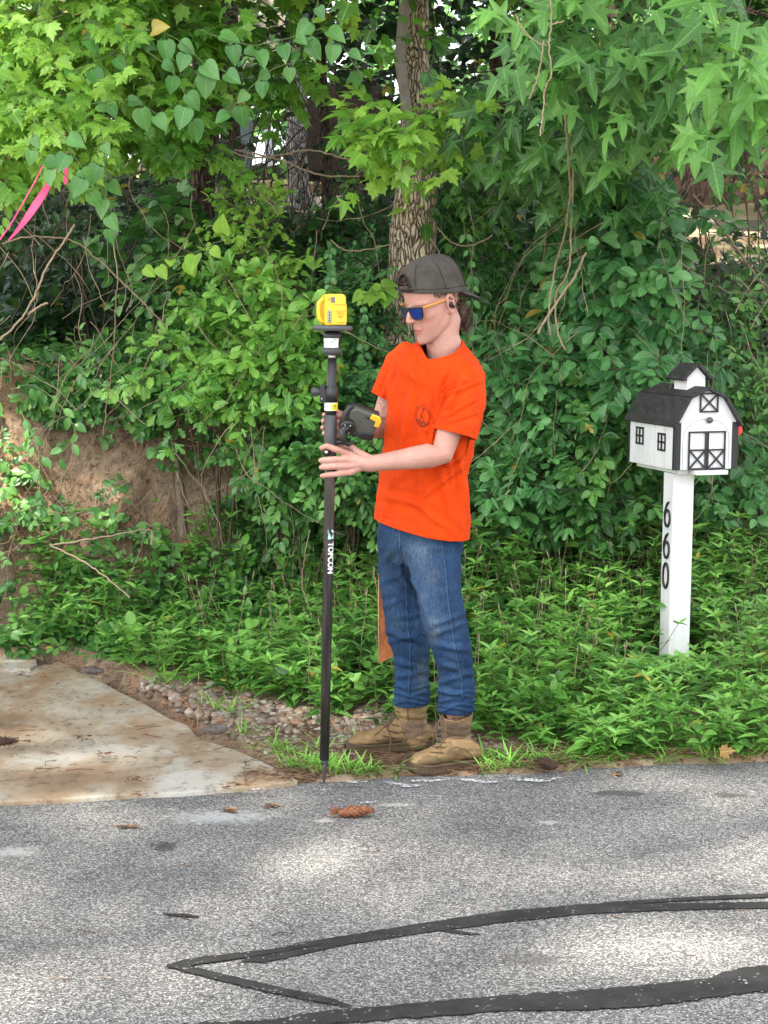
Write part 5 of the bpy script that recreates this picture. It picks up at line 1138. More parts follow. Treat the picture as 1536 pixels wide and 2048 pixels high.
for _ in range(80):                                    # on the slab
    px = random.uniform(-20, 560); py = random.uniform(1310, 1595); P0 = gnd(px, py, .034)
    if P0.x < float(apron_x(P0.y))-.03 and P0.y > float(edge(P0.x))+.03: needle(P0, random.uniform(.02, .11), .0013, .002)
for _ in range(70):
    px = random.uniform(0, 1536); py = 1530+random.random()**2*480; P0 = gnd(px, py, 0)
    if P0.y < float(edge(P0.x)): needle(P0, random.uniform(.015, .06), .0011, .002)
tag(mb.build('pine_straw', MAT_LIT), 'brown pine needles strewn along the road edge and slab', 'pine needles', kind='stuff')
mb = MB()
def crumb(P0, s):
    k = 7; a0 = random.uniform(0, 6); pts = [P0+Vector((math.cos(a0+i*6.283/k)*s*random.uniform(.35, 1)*1.4, math.sin(a0+i*6.283/k)*s*random.uniform(.3, .8), random.uniform(.002, .002+s*.5))) for i in range(k)]
    c_ = P0+Vector((0, 0, s*.45)); mb.add(pts+[c_], [(i, (i+1) % k, k) for i in range(k)])
CL = [(40, 1488, 60, 22), (280, 1588, 40, 10), (455, 1573, 30, 8), (485, 1568, 30, 8), (175, 1480, 30, 8), (270, 1560, 40, 6), (210, 1510, 30, 6), (1230, 1550, 10, 5), (250, 1655, 30, 3), (60, 1350, 60, 10), (545, 1612, 18, 4), (460, 1622, 18, 4)]
for cx_, cy_, rx_, ry_ in CL:
    for _ in range(26):
        P0 = gnd(cx_+random.gauss(0, rx_*.45), cy_+random.gauss(0, ry_*.45), .034 if cy_ < 1590 and cx_ < 560 else .001); crumb(P0, random.uniform(.004, .013))
for _ in range(90):
    px = random.uniform(0, 1536); py = 1535+random.random()**1.7*420; P0 = gnd(px, py, .001)
    if P0.y < float(edge(P0.x)): crumb(P0, random.uniform(.003, .008))
for _ in range(110):
    px = random.uniform(0, 560); py = random.uniform(1310, 1590); P0 = gnd(px, py, .034)
    if P0.x < float(apron_x(P0.y))-.03 and P0.y > float(edge(P0.x))+.03: crumb(P0, random.uniform(.003, .009))
for _ in range(500):
    x = random.uniform(-.4, 1.7); y = float(edge(x))+random.uniform(0, .25); crumb(Vector((x, y, max(0, drop(x, y)))), random.uniform(.005, .014))
tag(mb.build('leaf_litter', MAT_LIT), 'crumbs of dead leaf and bark scattered on road, slab and verge', 'leaf litter', kind='stuff')
# grass tufts
G = Grow()
TU = [(545, 1500, 26), (575, 1515, 22), (500, 1470, 10), (460, 1430, 18), (430, 1410, 12), (620, 1535, 34), (660, 1545, 28), (700, 1548, 26), (740, 1550, 22), (590, 1540, 26), (780, 1553, 14), (990, 1525, 30), (1030, 1535, 26), (975, 1545, 20), (1060, 1520, 18), (1180, 1532, 16), (1225, 1535, 20), (880, 1500, 8), (640, 1500, 10), (720, 1500, 8), (1420, 1520, 22), (1500, 1515, 22), (1330, 1525, 20), (700, 1330, 30), (640, 1330, 20), (560, 1350, 20), (480, 1385, 18), (330, 1370, 14)]
for cx_, cy_, k_ in TU:
    for _ in range(int(k_*1.7)):
        P0, nn = ghit(cx_+random.gauss(0, 16), cy_+random.gauss(0, 5))
        if P0 is None or P0.y < float(edge(P0.x)): continue
        a = random.uniform(0, 6.28); G.leaf(P0, Vector((math.cos(a), math.sin(a), random.uniform(.5, 1.6))), Vector((-math.cos(a), -math.sin(a), .8)), random.uniform(.05, .12)*(1.7 if cy_ < 1400 else 1), 'blade', .45, random.uniform(.3, .97))
for _ in range(2200):
    x = random.uniform(.55, 1.8); y = float(edge(x))+.04+abs(random.gauss(0, .1)); P0 = Vector((x, y, drop(x, y))); a = random.uniform(0, 6.28)
    G.leaf(P0, Vector((math.cos(a), math.sin(a), random.uniform(.3, 1.2))), Vector((-math.cos(a), -math.sin(a), .8)), random.uniform(.03, .08), 'blade', .45, random.uniform(.2, .97))
ga = leaf_mesh('grass', LM['bush'], G.L); tag(ga, 'small tufts of grass growing in the gravel and along the road edge', 'grass', kind='stuff')
dl = Grow(); dl.leaf(gnd(1440, 1505, .05), Vector((1, -.3, .3)), Vector((0, -.7, .6)), .06, 'maple', .1, 1.0); dlo = leaf_mesh('dead_leaf', LM['maple'], dl.L); tag(dlo, 'single orange-brown dead leaf lying in the weeds at the lower right', 'leaf')
# ---------- tall pine behind the camera: read off the dappled road shade, tufts placed to shape it
def gapf(px, py):      # 0 = shaded, 1 = open to the sun, in photo coordinates of the ground
    s = 0
    for cx_, cy_, rx_, ry_ in [(320, 1652, 95, 16), (560, 1668, 90, 14), (760, 1735, 170, 40), (1060, 1760, 90, 22), (1250, 1765, 120, 24), (380, 1825, 240, 26), (760, 1795, 160, 22), (90, 1930, 220, 60), (300, 1980, 260, 60), (1330, 1900, 230, 44), (820, 1960, 160, 36), (1000, 2040, 200, 26), (60, 2100, 900, 60), (1180, 1870, 120, 22), (1500, 1730, 60, 10), (900, 1700, 60, 10), (560, 1745, 70, 12)]:
        q = ((px-cx_)/rx_)**2+((py-cy_)/ry_)**2
        if q < 1: return 1
    return 0
PB = Vector((-4.8, -2.5, 0)); pine = thing('pine_tree', 'unseen tall pine behind the viewer, crown shaped to shade road and lot', 'tree', PB)
MB().tube([PB+Vector((0, 0, z)) for z in (-.2, 3, 7, 11, 15, 18)], [.24, .2, .17, .14, .09, .02], 16).build('trunk', BKD, pine, True)
NEED = []; br = MB(); Tf = []
for i_ in range(13800):
    gx = random.uniform(-4.6, 4.8); gy = random.uniform(3.4, 13.0)
    if i_ >= 5600: gx = random.uniform(-7, 7); gy = random.uniform(10.5, 14.5)  # extra tufts added to shade the ground behind the bank
    if i_ >= 10500: gx = random.uniform(-9, 9); gy = random.uniform(14.0, 26)  # further tufts added over the far lot to dim the sunlit boards
    if i_ >= 10500 and gx > 2 and gy > 15 and random.random() < .6: continue

    if gy < float(edge(gx)):
        a, b_ = gpx(gx, gy, 0)
        if gapf(a, b_) and random.random() < .93: continue
        if random.random() < .10: continue
    elif gy > 9.8 and gy < 14 and fbm(np.array([[gx, gy, 5.]]), 1.5, 2)[0] > .12 and random.random() < .85: continue
    hh = random.uniform(10.0, 12.5); c_ = Vector((gx, gy, 0))+sunv*(hh/sunv.z)
    Tf.append((c_, (1.55 if gy > float(edge(gx))-.15 else 1) if i_ < 5600 else (1.8 if i_ < 10500 else 2.6)))
V = []; F = []
for c_, k_ in Tf:
    s = random.uniform(.10, .20)*k_
    for k in range(3):
        u_ = rv(1).normalized(); v2 = u_.cross(rv(1)).normalized(); i0 = len(V)
        V += [tuple(c_-u_*s), tuple(c_+v2*s*.5), tuple(c_+u_*s), tuple(c_-v2*s*.5)]; F.append((i0, i0+1, i0+2, i0+3))
me = bpy.data.meshes.new('needles'); me.from_pydata(V, [], F); me.update(); link('needles', me, simple('needle_green', (.05, .11, .03), .6, bmp=0), pine)
for _ in range(26):
    c_ = random.choice(Tf)[0]; z0 = random.uniform(8, 14); a_ = PB+Vector((0, 0, z0)); mid = a_.lerp(c_, .5)+Vector((0, 0, .6)); br = MB(); br.tube([a_.lerp(mid, f).lerp(mid.lerp(c_, f), f) for f in np.linspace(0, 1, 8)], [.07-.008*i for i in range(8)], 6); br.build('branch', BKD, pine, True)
# ================================================================== THE PERSON
PY = 7.08
f2 = Vector((-.64, -.77, 0)).normalized(); l2 = Vector((-f2.y, f2.x, 0))   # chest direction; his left
l2 = Vector((.77, -.64, 0)).normalized()
per = thing('person', 'person in an orange pocket T-shirt, jeans, boots and backward cap holding the survey pole', 'person', Vector((at(880, 1530, 7.1).x, 7.1, 0)))
def ell(c, a, b_, n=28, e=2.3, X_=l2, Yv=f2):
    r = []
    for i in range(n):
        t = 2*math.pi*i/n; ct, st = math.cos(t), math.sin(t)
        r.append(c+X_*(a*math.copysign(abs(ct)**(2/e), ct))+Yv*(b_*math.copysign(abs(st)**(2/e), st)))
    return r
def sring(y, xl, xr, Yc, ratio=.62, tilt=0):
    c = at((xl+xr)/2, y, Yc); w_ = PX(xr-xl, Yc)/2/math.sqrt(.77**2+(.64*ratio)**2)
    r = ell(c, w_, w_*ratio)
    return [q+Vector((0, 0, tilt*((q-c).dot(l2)))) for q in r]
def solid(parts, vox, smooth=3, sub=None):
    bm = MB()
    for p_ in parts: bm.add(p_.v, p_.f)
    me = bm.mesh(); b_ = bmesh.new(); b_.from_mesh(me)
    bmesh.ops.recalc_face_normals(b_, faces=b_.faces); b_.to_mesh(me); b_.free()
    mods = [('REMESH', dict(mode='VOXEL', voxel_size=vox))]
    if smooth: mods.append(('SMOOTH', dict(factor=.5, iterations=smooth)))
    return evalmods(me, mods)
# ---------------- head, in its own frame (x = his left, y = face forward, z = up)
HS = 1.09; HC = at(866, 603, 7.06)
phi = R(58); th_ = R(20)
Fh = Vector((-math.sin(phi), -math.cos(phi), 0)); Lh = Vector((math.cos(phi), -math.sin(phi), 0)); 
Fy = Fh*math.cos(th_)-Vector((0, 0, 1))*math.sin(th_); Uz = Vector((0, 0, 1))*math.cos(th_)+Fh*math.sin(th_)
roll = R(-3); Lr = Lh*math.cos(roll)+Uz*math.sin(roll); Uz = Uz*math.cos(roll)-Lh*math.sin(roll); HM = frame_m(Lr, Fy, Uz)
def hp(x, y, z): return HC+HM @ (Vector((x, y, z))*HS)
prof = [(-.120, .070, .048, .008), (-.117, .082, .030, .018), (-.108, .0885, .010, .030), (-.094, .0905, -.015, .041), (-.078, .088, -.035, .050), (-.060, .0875, -.050, .0565), (-.042, .087, -.064, .061), (-.022, .0855, -.078, .0655),
        (.0, .0845, -.090, .0695), (.022, .0885, -.098, .0735), (.045, .0905, -.102, .0755), (.068, .086, -.101, .074), (.088, .074, -.093, .067), (.104, .052, -.074, .052), (.114, .025, -.045, .032), (.118, .0, -.02, .01)]
rs = []
for z, yf, yb, hw in prof:
    r = []
    for i in range(40):
        t = 2*math.pi*i/40; ct, st = math.cos(t), math.sin(t); e = 2.15 if z > -.03 else 1.9
        x = hw*math.copysign(abs(ct)**(2/e), ct); yy = (yf+yb)/2+(yf-yb)/2*math.copysign(abs(st)**(2/e), st)
        r.append(hp(x, yy, z))
    rs.append(r)
hd = MB(); hd.rings(rs)
nose = MB()
nose.caps([hp(0, .083, .018), hp(0, .092, .002), hp(0, .103, -.016), hp(0, .1085, -.028)], [.0075*HS, .0078*HS, .0088*HS, .0100*HS], 12)
for s in (-1, 1): nose.ball(hp(s*.0105, .0985, -.031), (.0080*HS, .0100*HS, .0068*HS), HM)
nose.caps([hp(0, .088, -.040), hp(0, .089, -.052)], [.009, .008], 10)
brow = MB(); 
for s in (-1, 1): brow.caps([hp(s*.010, .082, .018), hp(s*.03, .076, .023), hp(s*.050, .060, .020)], [.009, .011, .010], 10)
for s in (-1, 1): brow.caps([hp(s*.030, .060, -.028), hp(s*.042, .045, -.024), hp(s*.050, .020, -.018)], [.019, .0195, .018], 12)   # cheekbones
chin = MB(); chin.ball(hp(0, .078, -.105), (.021*HS, .017*HS, .016*HS), HM)
for s in (-1, 1): chin.caps([hp(s*.012, .070, -.104), hp(s*.030, .040, -.090), hp(s*.044, .008, -.066), hp(s*.050, -.012, -.035)], [.016, .018, .019, .018], 12)
lips = MB()
lips.caps([hp(-.022, .077, -.0665), hp(-.012, .0865, -.0625), hp(0, .0905, -.0615), hp(.012, .0865, -.0625), hp(.022, .077, -.0665)], [.003, .0050, .0055, .0050, .003], 8)
lips.caps([hp(-.020, .077, -.070), hp(-.010, .0850, -.0735), hp(0, .0880, -.0745), hp(.010, .0850, -.0735), hp(.020, .077, -.070)], [.003, .0055, .0065, .0055, .003], 8)
ears = MB()
for s in (-1, 1):
    E1 = [hp(s*(.070+.010*abs(math.sin(t*.5+.3))), -.012-.014*math.cos(t)-.004, -.008+.031*math.sin(t)) for t in np.linspace(-1.4, 4.3, 16)]
    ears.caps(E1, [.0048]*16, 8); ears.ball(hp(s*.072, -.016, -.008), (.0055, .013, .024), HM); ears.ball(hp(s*.071, -.006, -.034), (.005, .008, .009), HM)
# ---------------- neck, torso, arms, legs
nb = at(893, 722, 7.12)
neck = MB(); neck.tube([hp(0, -.018, -.03), hp(0, -.024, -.075), at(884, 665, 7.09), at(888, 690, 7.10), nb, at(885, 770, 7.12)], [.052*HS, .054*HS, .0600, .0635, .070, .06], 22)
tors = MB(); tors.rings([sring(712, 850, 920, 7.12, .6), sring(728, 818, 928, 7.12, .5), sring(760, 806, 926, 7.12, .48), sring(830, 800, 920, 7.12, .48), sring(920, 800, 912, 7.12, .48), sring(1010, 792, 904, 7.13, .5), sring(1060, 790, 898, 7.14, .52), sring(1110, 800, 894, 7.15, .5)])
SHL = at(936, 752, 6.99); ELL = at(884, 908, 6.90); WRL = at(738, 928, 6.855)
SHR = at(797, 722, 7.25); ELR = at(762, 858, 7.28); WRR = at(694, 848, 7.03)
def lerp(a, b_, f): return a.lerp(b_, f)
arm = MB(); arm.caps([lerp(SHL, ELL, .08), lerp(SHL, ELL, .35), lerp(SHL, ELL, .75), ELL, lerp(ELL, WRL, .18), lerp(ELL, WRL, .45), lerp(ELL, WRL, .8), WRL, lerp(WRL, at(700, 924, 6.845), .4)], [.034, .038, .043, .0415, .0440, .0385, .0305, .0285, .027], 18)
armr = MB(); armr.caps([SHR, lerp(SHR, ELR, .4), lerp(SHR, ELR, .8), ELR, lerp(ELR, WRR, .25), lerp(ELR, WRR, .6), WRR], [.038, .041, .041, .039, .040, .033, .027], 16)
legb = MB()
RLc = [(800, 1110, 30, 7.26), (803, 1190, 29, 7.28), (812, 1260, 27, 7.29), (822, 1330, 28, 7.30), (823, 1400, 23, 7.32), (824, 1460, 21, 7.33), (818, 1495, 22, 7.33)]
LLc = [(870, 1110, 36, 7.09), (878, 1190, 32, 7.05), (889, 1250, 29, 7.03), (905, 1320, 26, 7.04), (913, 1400, 24, 7.06), (915, 1470, 22, 7.08), (905, 1530, 23, 7.07)]
for q in (RLc, LLc): legb.caps([at(a, b_, Y) for a, b_, _, Y in q], [PX(r_, Y) for _, _, r_, Y in q], 16)
feet = MB(); feet.caps([at(905, 1530, 7.07), at(855, 1537, 7.0)], [.035, .028], 10); feet.caps([at(815, 1498, 7.33), at(740, 1503, 7.31)], [.035, .028], 10)
# hands
hand = MB(); px_, py_ = 0, 0
Wc = at(728, 927, 6.852)
FING = [  # (mcp, pip, dip, tip) photo px + depth, radii
    [(697, 908, 6.842), (672, 899, 6.812), (653, 892, 6.808), (644, 896, 6.824)],
    [(694, 919, 6.832), (668, 919, 6.808), (650, 920, 6.807), (642, 921, 6.826)],
    [(695, 932, 6.832), (669, 933, 6.808), (651, 934, 6.808), (643, 935, 6.827)],
    [(699, 945, 6.838), (674, 948, 6.812), (655, 950, 6.811), (644, 952, 6.828)]]
for k, fg in enumerate(FING):
    P = [at(*q) for q in fg]; r_ = [.0108, .0100, .0096][0:0] or ([.0124, .0116, .0110, .0098] if k < 3 else [.0112, .0104, .0098, .0088])
    hand.caps(P, r_, 12)
    hand.caps([lerp(Wc, P[0], -.05)+Vector((0, 0, (1.5-k)*.006)), lerp(Wc, P[0], .55), P[0]], [.017, .0155, .0125], 12)
hand.caps([at(738, 918, 6.86), at(715, 905, 6.868), at(700, 893, 6.872), at(692, 889, 6.876)], [.017, .0150, .0120, .0100], 12)
hand.caps([at(700, 893, 6.872), at(680, 893, 6.880), at(664, 896, 6.884)], [.0125, .0105, .0090], 12)
hand.ball(at(716, 930, 6.862), (.030, .016, .025))
# right hand, behind the pole
handr = MB(); Wr = WRR
for k, (yy, xx) in enumerate([(829, 648), (842, 646), (855, 645), (867, 648)]):
    a = at(676, yy+3, 6.885); handr.caps([a, at(660, yy+1, 6.882), at(650, yy, 6.868), at(xx, yy, 6.850)], [.0100, .0098, .0092, .0082], 10); handr.caps([Wr, lerp(Wr, a, .6), a], [.016, .015, .0115], 10)
handr.caps([Wr, at(684, 830, 6.92), at(672, 822, 6.88)], [.016, .012, .009], 10)
hv = solid([hd, nose, brow, chin, lips, ears, neck, tors, arm, armr, legb, feet, hand, handr], .0030, 3)
co = getco(hv)
# ease the cheeks, brow and jaw: extra smoothing of the face away from nose, lips and ears
_L = (co-np.array(HC)) @ np.array(HM)/HS
fw = ((_L[:, 2] > -.14) & (_L[:, 2] < .12) & (np.abs(_L).max(1) < .16)).astype(float)
for c0_, s0_ in (((0, .10, -.015), (.014, .03, .030)), ((0, .09, -.068), (.026, .02, .014)), ((.075, -.015, -.008), (.014, .028, .038)), ((-.075, -.015, -.008), (.014, .028, .038))): fw *= 1-np.exp(-(((_L-np.array(c0_))/np.array(s0_))**4).sum(1))
ed = np.empty(len(hv.edges)*2, 'i'); hv.edges.foreach_get('vertices', ed); ed = ed.reshape(-1, 2); ed = ed[(fw[ed] > .01).any(1)]
deg = np.bincount(ed.ravel(), minlength=len(co)).clip(1)
for _ in range(22):
    acc = np.zeros_like(co, dtype=float)
    for k_ in range(3): acc[:, k_] = np.bincount(ed[:, 0], co[ed[:, 1], k_], len(co))+np.bincount(ed[:, 1], co[ed[:, 0], k_], len(co))
    av = acc/deg[:, None]; co = co+(av-co)*(fw*.5)[:, None]*(deg > 1)[:, None]
setco(hv, co)
# skin colour regions, by position on the body
m, n, b, o = M_('skin')
at_ = n.nodes.new('ShaderNodeAttribute'); at_.attribute_name = 'reg'; sp = n.nodes.new('ShaderNodeSeparateColor'); n.links.new(at_.outputs['Color'], sp.inputs[0])
p = objco(n)
c = ramp(n, noise_(n, 16, 5, .6, p), [(.3, (.46, .245, .19)), (.7, (.55, .32, .26))])
c = mixc(n, c, (.52, .21, .16), ramp(n, noise_(n, 7, 3, .6, p), [(.45, g(0)), (.75, g(.5))])); c = mixc(n, c, (.36, .17, .12), ramp(n, noise_(n, 150, 3, .6, p), [(.56, g(0)), (.72, g(.4))]))
c = mixc(n, c, (.52, .17, .15), sp.outputs[0]); c = mixc(n, c, (.60, .25, .20), math_(n, 'MULTIPLY', sp.outputs[1], .55)); c = mixc(n, c, (.20, .10, .06), sp.outputs[2])
n.links.new(c, b.inputs['Base Color']); b.inputs['Roughness'].default_value = .48; b.inputs['Specular IOR Level'].default_value = .4
b.inputs['Subsurface Weight'].default_value = .18; b.inputs['Subsurface Radius'].default_value = (.9, .35, .2); b.inputs['Subsurface Scale'].default_value = .012
bump(n, b, noise_(n, 220, 4, .6, p), .12, .002); SKIN = m
Lc = (co-np.array(HC)) @ np.array(HM)/HS       # head-local coordinates
def gs(p0, s): return np.exp(-(((Lc-np.array(p0))/np.array(s))**2).sum(1))
lip = np.clip(gs((0, .09, -.0615), (.022, .014, .0050))*1.3+gs((0, .089, -.0735), (.019, .014, .0052))*1.3, 0, 1)*.85
mouth = np.clip(gs((0, .092, -.0678), (.023, .018, .0018))*1.5, 0, 1)
flush = np.clip(gs((.0, .105, -.028), (.016, .02, .014))+gs((.045, .06, -.03), (.022, .03, .022))*.9+gs((.078, -.016, -.006), (.012, .02, .035)), 0, 1)
px, py = proj(co)
knk = np.zeros(len(co))
for (a, b_) in [(697, 908), (694, 919), (695, 932), (699, 945), (670, 919), (670, 933), (674, 899), (735, 918)]: knk += np.exp(-(((px-a)/7)**2+((py-b_)/5)**2))
flush = np.clip(flush+knk*.8*(co[:, 1] < 6.9), 0, 1)
stub = np.clip(gs((.03, .06, -.09), (.045, .05, .03))*.22, 0, 1)
dk_ = np.clip(mouth*.8+stub+gs((.0105, .105, -.037), (.004, .006, .002))*.9, 0, 1)
ca = hv.attributes.new('reg', 'FLOAT_COLOR', 'POINT'); ca.data.foreach_set('color', np.stack([lip, flush, dk_, dk_*0+1], -1).astype('f').ravel())
body = link('body', hv, SKIN, per, True)
# ---------------- folds helper: ridges and grooves given as lines seen on the cloth
def folds(co, no, segs, front=True):
    px, py = proj(co); d_ = np.zeros(len(co))
    for (x0, y0, x1, y1, wd, amp) in segs:
        vx, vy = x1-x0, y1-y0; L2 = vx*vx+vy*vy; t = np.clip(((px-x0)*vx+(py-y0)*vy)/L2, 0, 1)
        dist = np.hypot(px-x0-t*vx, py-y0-t*vy); env = np.sin(np.pi*np.clip(t*.92+.04, 0, 1))**.6
        s = np.cross([vx, vy], np.stack([px-x0, py-y0], -1))/math.sqrt(L2)
        d_ += amp*env*(np.exp(-(dist/wd)**2)-.75*np.exp(-((dist)/wd)**2*0-((np.abs(s)-1.7*wd)/wd)**2)*(dist < 4*wd))
    return d_*((no[:, 1] < .25) if front else 1)
def cutplane(me, p0, nrm, cond=None):
    bm = bmesh.new(); bm.from_mesh(me); nrm = Vector(nrm).normalized()
    fs = [f for f in bm.faces if cond is None or cond(f.calc_center_median())]
    geom = set(fs); 
    for f in fs: geom.update(f.verts); geom.update(f.edges)
    bmesh.ops.bisect_plane(bm, geom=list(geom), plane_co=p0, plane_no=nrm, clear_outer=False)
    dl = [f for f in bm.faces if (f.calc_center_median()-p0).dot(nrm) > 1e-5 and (cond is None or cond(f.calc_center_median()))]
    bmesh.ops.delete(bm, geom=dl, context='FACES'); bm.to_mesh(me); bm.free(); return me
# ---------------- T-shirt
sh = MB(); sh.rings([sring(676, 852, 918, 7.11, .85), sring(692, 833, 935, 7.11, .72, -.10), sring(705, 808, 950, 7.11, .60, -.14), sring(722, 788, 962, 7.115, .56, -.14), sring(750, 779, 960, 7.115, .58, -.10), sring(800, 776, 952, 7.11, .60), sring(850, 773, 948, 7.10, .60),
    sring(900, 768, 945, 7.10, .60), sring(950, 761, 932, 7.10, .62), sring(1000, 754, 936, 7.11, .64), sring(1040, 750, 938, 7.12, .66), sring(1062, 748, 936, 7.12, .66), sring(1090, 748, 934, 7.12, .66)])
slv = MB(); d_ = (ELL-SHL).normalized(); e0 = SHL
slv.caps([at(915, 738, 7.03), at(935, 758, 6.99), at(932, 800, 6.965), at(920, 845, 6.94), at(908, 876, 6.93), at(902, 895, 6.92)], [.062, .068, .072, .0745, .0775, .078], 24)
slr = MB(); slr.caps([at(812, 710, 7.23), at(797, 725, 7.25), at(783, 760, 7.255), at(770, 795, 7.26), at(764, 815, 7.262)], [.048, .054, .054, .0545, .054], 20)
me = solid([sh, slv, slr], .0042, 4)
def bvh_of(mb): return BVHTree.FromPolygons([tuple(v) for v in mb.v], mb.f)
BT_, BL_, BR_ = bvh_of(sh), bvh_of(slv), bvh_of(slr)
def near(bv, c): return bv.find_nearest(c)[3]
tin = solid([sh], .006, 3)
lowz = at(850, 1056, 7.1)
hem_n = Vector((.10, 0, -1))
me = cutplane(me, at(748, 1043, 7.1), Vector((-.155, .10, -1)))
me = cutplane(me, at(907, 868, 6.93), (at(906, 880, 6.93)-at(917, 845, 6.94)).normalized()+Vector((.0, 0, -.15)), lambda c: c.z < at(900, 800, 7).z and (c-at(907, 880, 6.93)).length < .17 and near(BL_, c) < near(BT_, c))
me = cutplane(me, at(763, 794, 7.26), Vector((-.5, .0, -1)), lambda c: (c-at(764, 806, 7.26)).length < .11 and near(BR_, c) < near(BT_, c))
nkp = at(873, 704, 7.09); NX = Vector((-.22, -.10, 1)).normalized(); me = cutplane(me, nkp, Vector((-.33, -.30, 1)), lambda c: c.z > at(870, 738, 7.1).z and proj(c)[0][0] > 838+max(0., proj(c)[1][0]-695)*.5 and ((c-at(882, 700, 7.065))-NX*((c-at(882, 700, 7.065)).dot(NX))).length < .097)
# keep the largest piece only
bm = bmesh.new(); bm.from_mesh(me); seen = set(); best = []
for v0 in bm.verts:
    if v0 in seen: continue
    st = [v0]; comp = []
    seen.add(v0)
    while st:
        v_ = st.pop(); comp.append(v_)
        for e in v_.link_edges:
            w2 = e.other_vert(v_)
            if w2 not in seen: seen.add(w2); st.append(w2)
    if len(comp) > len(best): best = comp
bs = set(best); bmesh.ops.delete(bm, geom=[v_ for v_ in bm.verts if v_ not in bs], context='VERTS')
bnd = [e for e in bm.edges if e.is_boundary]
def loops_of(bm):
    E2 = {}; 
    for e in bm.edges:
        if e.is_boundary:
            a, b_ = e.verts; E2.setdefault(a, []).append(b_); E2.setdefault(b_, []).append(a)
    res = []; used = set()
    for s in E2:
        if s in used: continue
        lp = [s]; used.add(s); cur = s
        while True:
            nx = [q for q in E2[cur] if q not in used]
            if not nx: break
            cur = nx[0]; used.add(cur); lp.append(cur)
        if len(lp) > 20: res.append([v_.co.copy() for v_ in lp])
    return res
loops = loops_of(bm)
t2 = bmesh.new(); t2.from_mesh(tin); t2.normal_update()
for v_ in t2.verts: v_.co -= v_.normal*.004
cL, cR = at(905, 870, 6.97), at(775, 806, 7.2); keep_ = [f for f in t2.faces if ((f.calc_center_median()-cL).length < .14 and f.calc_center_median().z < at(900, 800, 7).z) or (f.calc_center_median()-cR).length < .08]
ks = set(keep_); bmesh.ops.delete(t2, geom=[f for f in t2.faces if f not in ks], context='FACES'); tm = bpy.data.meshes.new('t'); t2.to_mesh(tm); t2.free(); bm.from_mesh(tm)
bm.to_mesh(me); bm.free(); me.update()
co = getco(me); no = getno(me)
px, py = proj(co)
w_ = fbm(co*np.array([1, 1, .45]), 9, 3)*.0055+fbm(co, 24, 3)*.0018
SF = [ # x0,y0,x1,y1,width,amp
 (880, 800, 905, 752, 5, .007), (872, 815, 893, 765, 4, -.005), (885, 828, 915, 775, 5, .006), (893, 790, 962, 762, 4, .004), (875, 838, 950, 800, 4, .0035), (880, 848, 955, 825, 4, .003),
 (868, 795, 860, 870, 5, -.005), (856, 812, 870, 838, 4, .003), (800, 730, 850, 770, 10, .004), (830, 760, 800, 900, 9, .004), (815, 820, 790, 980, 8, .0045), (845, 900, 860, 1040, 9, .0045), (880, 930, 905, 1045, 8, .005), (905, 900, 925, 1020, 6, -.005),
 (790, 900, 770, 1030, 7, .004), (930, 900, 870, 960, 6, .004), (925, 930, 850, 990, 6, .004), (760, 990, 850, 1010, 8, .003), (775, 760, 790, 860, 6, .004), (785, 740, 765, 790, 4, .003), (812, 690, 830, 760, 7, .003), (855, 725, 840, 800, 8, -.003),
 (820, 1000, 900, 1060, 7, .003), (940, 700, 900, 740, 6, .002), (870, 890, 790, 960, 9, .003)]
w_ = w_+folds(co, no, SF)*2.1
hem = np.exp(-(((py-(1033+(px-748)*.165))/2.2)**2))*(no[:, 1] < .3)*(py > 1000)
w_ = w_-hem*.0016
co = co+no*w_[:, None]; setco(me, co)
me = evalmods(me, [('SOLIDIFY', dict(thickness=.0028, offset=-1)), ('SMOOTH', dict(factor=.3, iterations=1))])
m, n, b, o = M_('orange_cotton'); p = objco(n)
n.links.new(ramp(n, noise_(n, 12, 4, .6, p), [(.3, (.60, .044, .001)), (.7, (.68, .060, .0015))]), b.inputs['Base Color']); b.inputs['Roughness'].default_value = .85; b.inputs['Specular IOR Level'].default_value = .2
b.inputs['Sheen Weight'].default_value = .03; b.inputs['Sheen Tint'].default_value = (1, .45, .3, 1)
bump(n, b, noise_(n, 21, 3, .55, stretch(n, p, 1, 1, .5), .8), .9, .014); ORG = m
shirt = link('shirt', me, ORG, per, True)
SHB = BVHTree.FromPolygons([tuple(v.co) for v in me.vertices], [tuple(f.vertices) for f in me.polygons])
def onto(bvh, px, py, off=.0012):
    h = bvh.ray_cast(CAM, ray(px, py).normalized()); 
    if h[0] is None: return None
    nn = h[1] if h[1].y < 0 else -h[1]
    return h[0]+nn*off
def thread(mb, bvh, pts, r_, sub=6, off=.0006, seg=5):
    P = []
    for a, b_ in zip(pts[:-1], pts[1:]):
        for k in range(sub): P.append(onto(bvh, a[0]+(b_[0]-a[0])*k/sub, a[1]+(b_[1]-a[1])*k/sub, off))
    P.append(onto(bvh, *pts[-1], off)); P = [q for q in P if q is not None]
    if len(P) > 2: mb.tube(P, r_, seg, cap=True)
col = MB(); nl = max([l for l in loops], key=lambda l: sum(v.z for v in l)/len(l))
P = nl[::2]
for _ in range(10): P = [(P[i-1]+P[i]*2+P[(i+1) % len(P)])/4 for i in range(len(P))]
P = P+P[:2]; ctr = sum(P, Vector())/len(P)
P = [q+(ctr-q).normalized()*.002 for q in P]
col.tube(P, .0065, 10, cap=False); col.build('collar', ORG, shirt, True)
DORG = simple('orange_stitch', (.62, .045, .008), .85, var=.1)
st = MB()
thread(st, SHB, [(838, 792), (850, 797), (862, 801), (873, 806)], .0011)
thread(st, SHB, [(838, 801), (850, 806), (862, 811), (872, 815)], .0007)
thread(st, SHB, [(834, 790), (831, 820), (828, 845), (836, 855), (850, 864), (860, 858)], .0008)
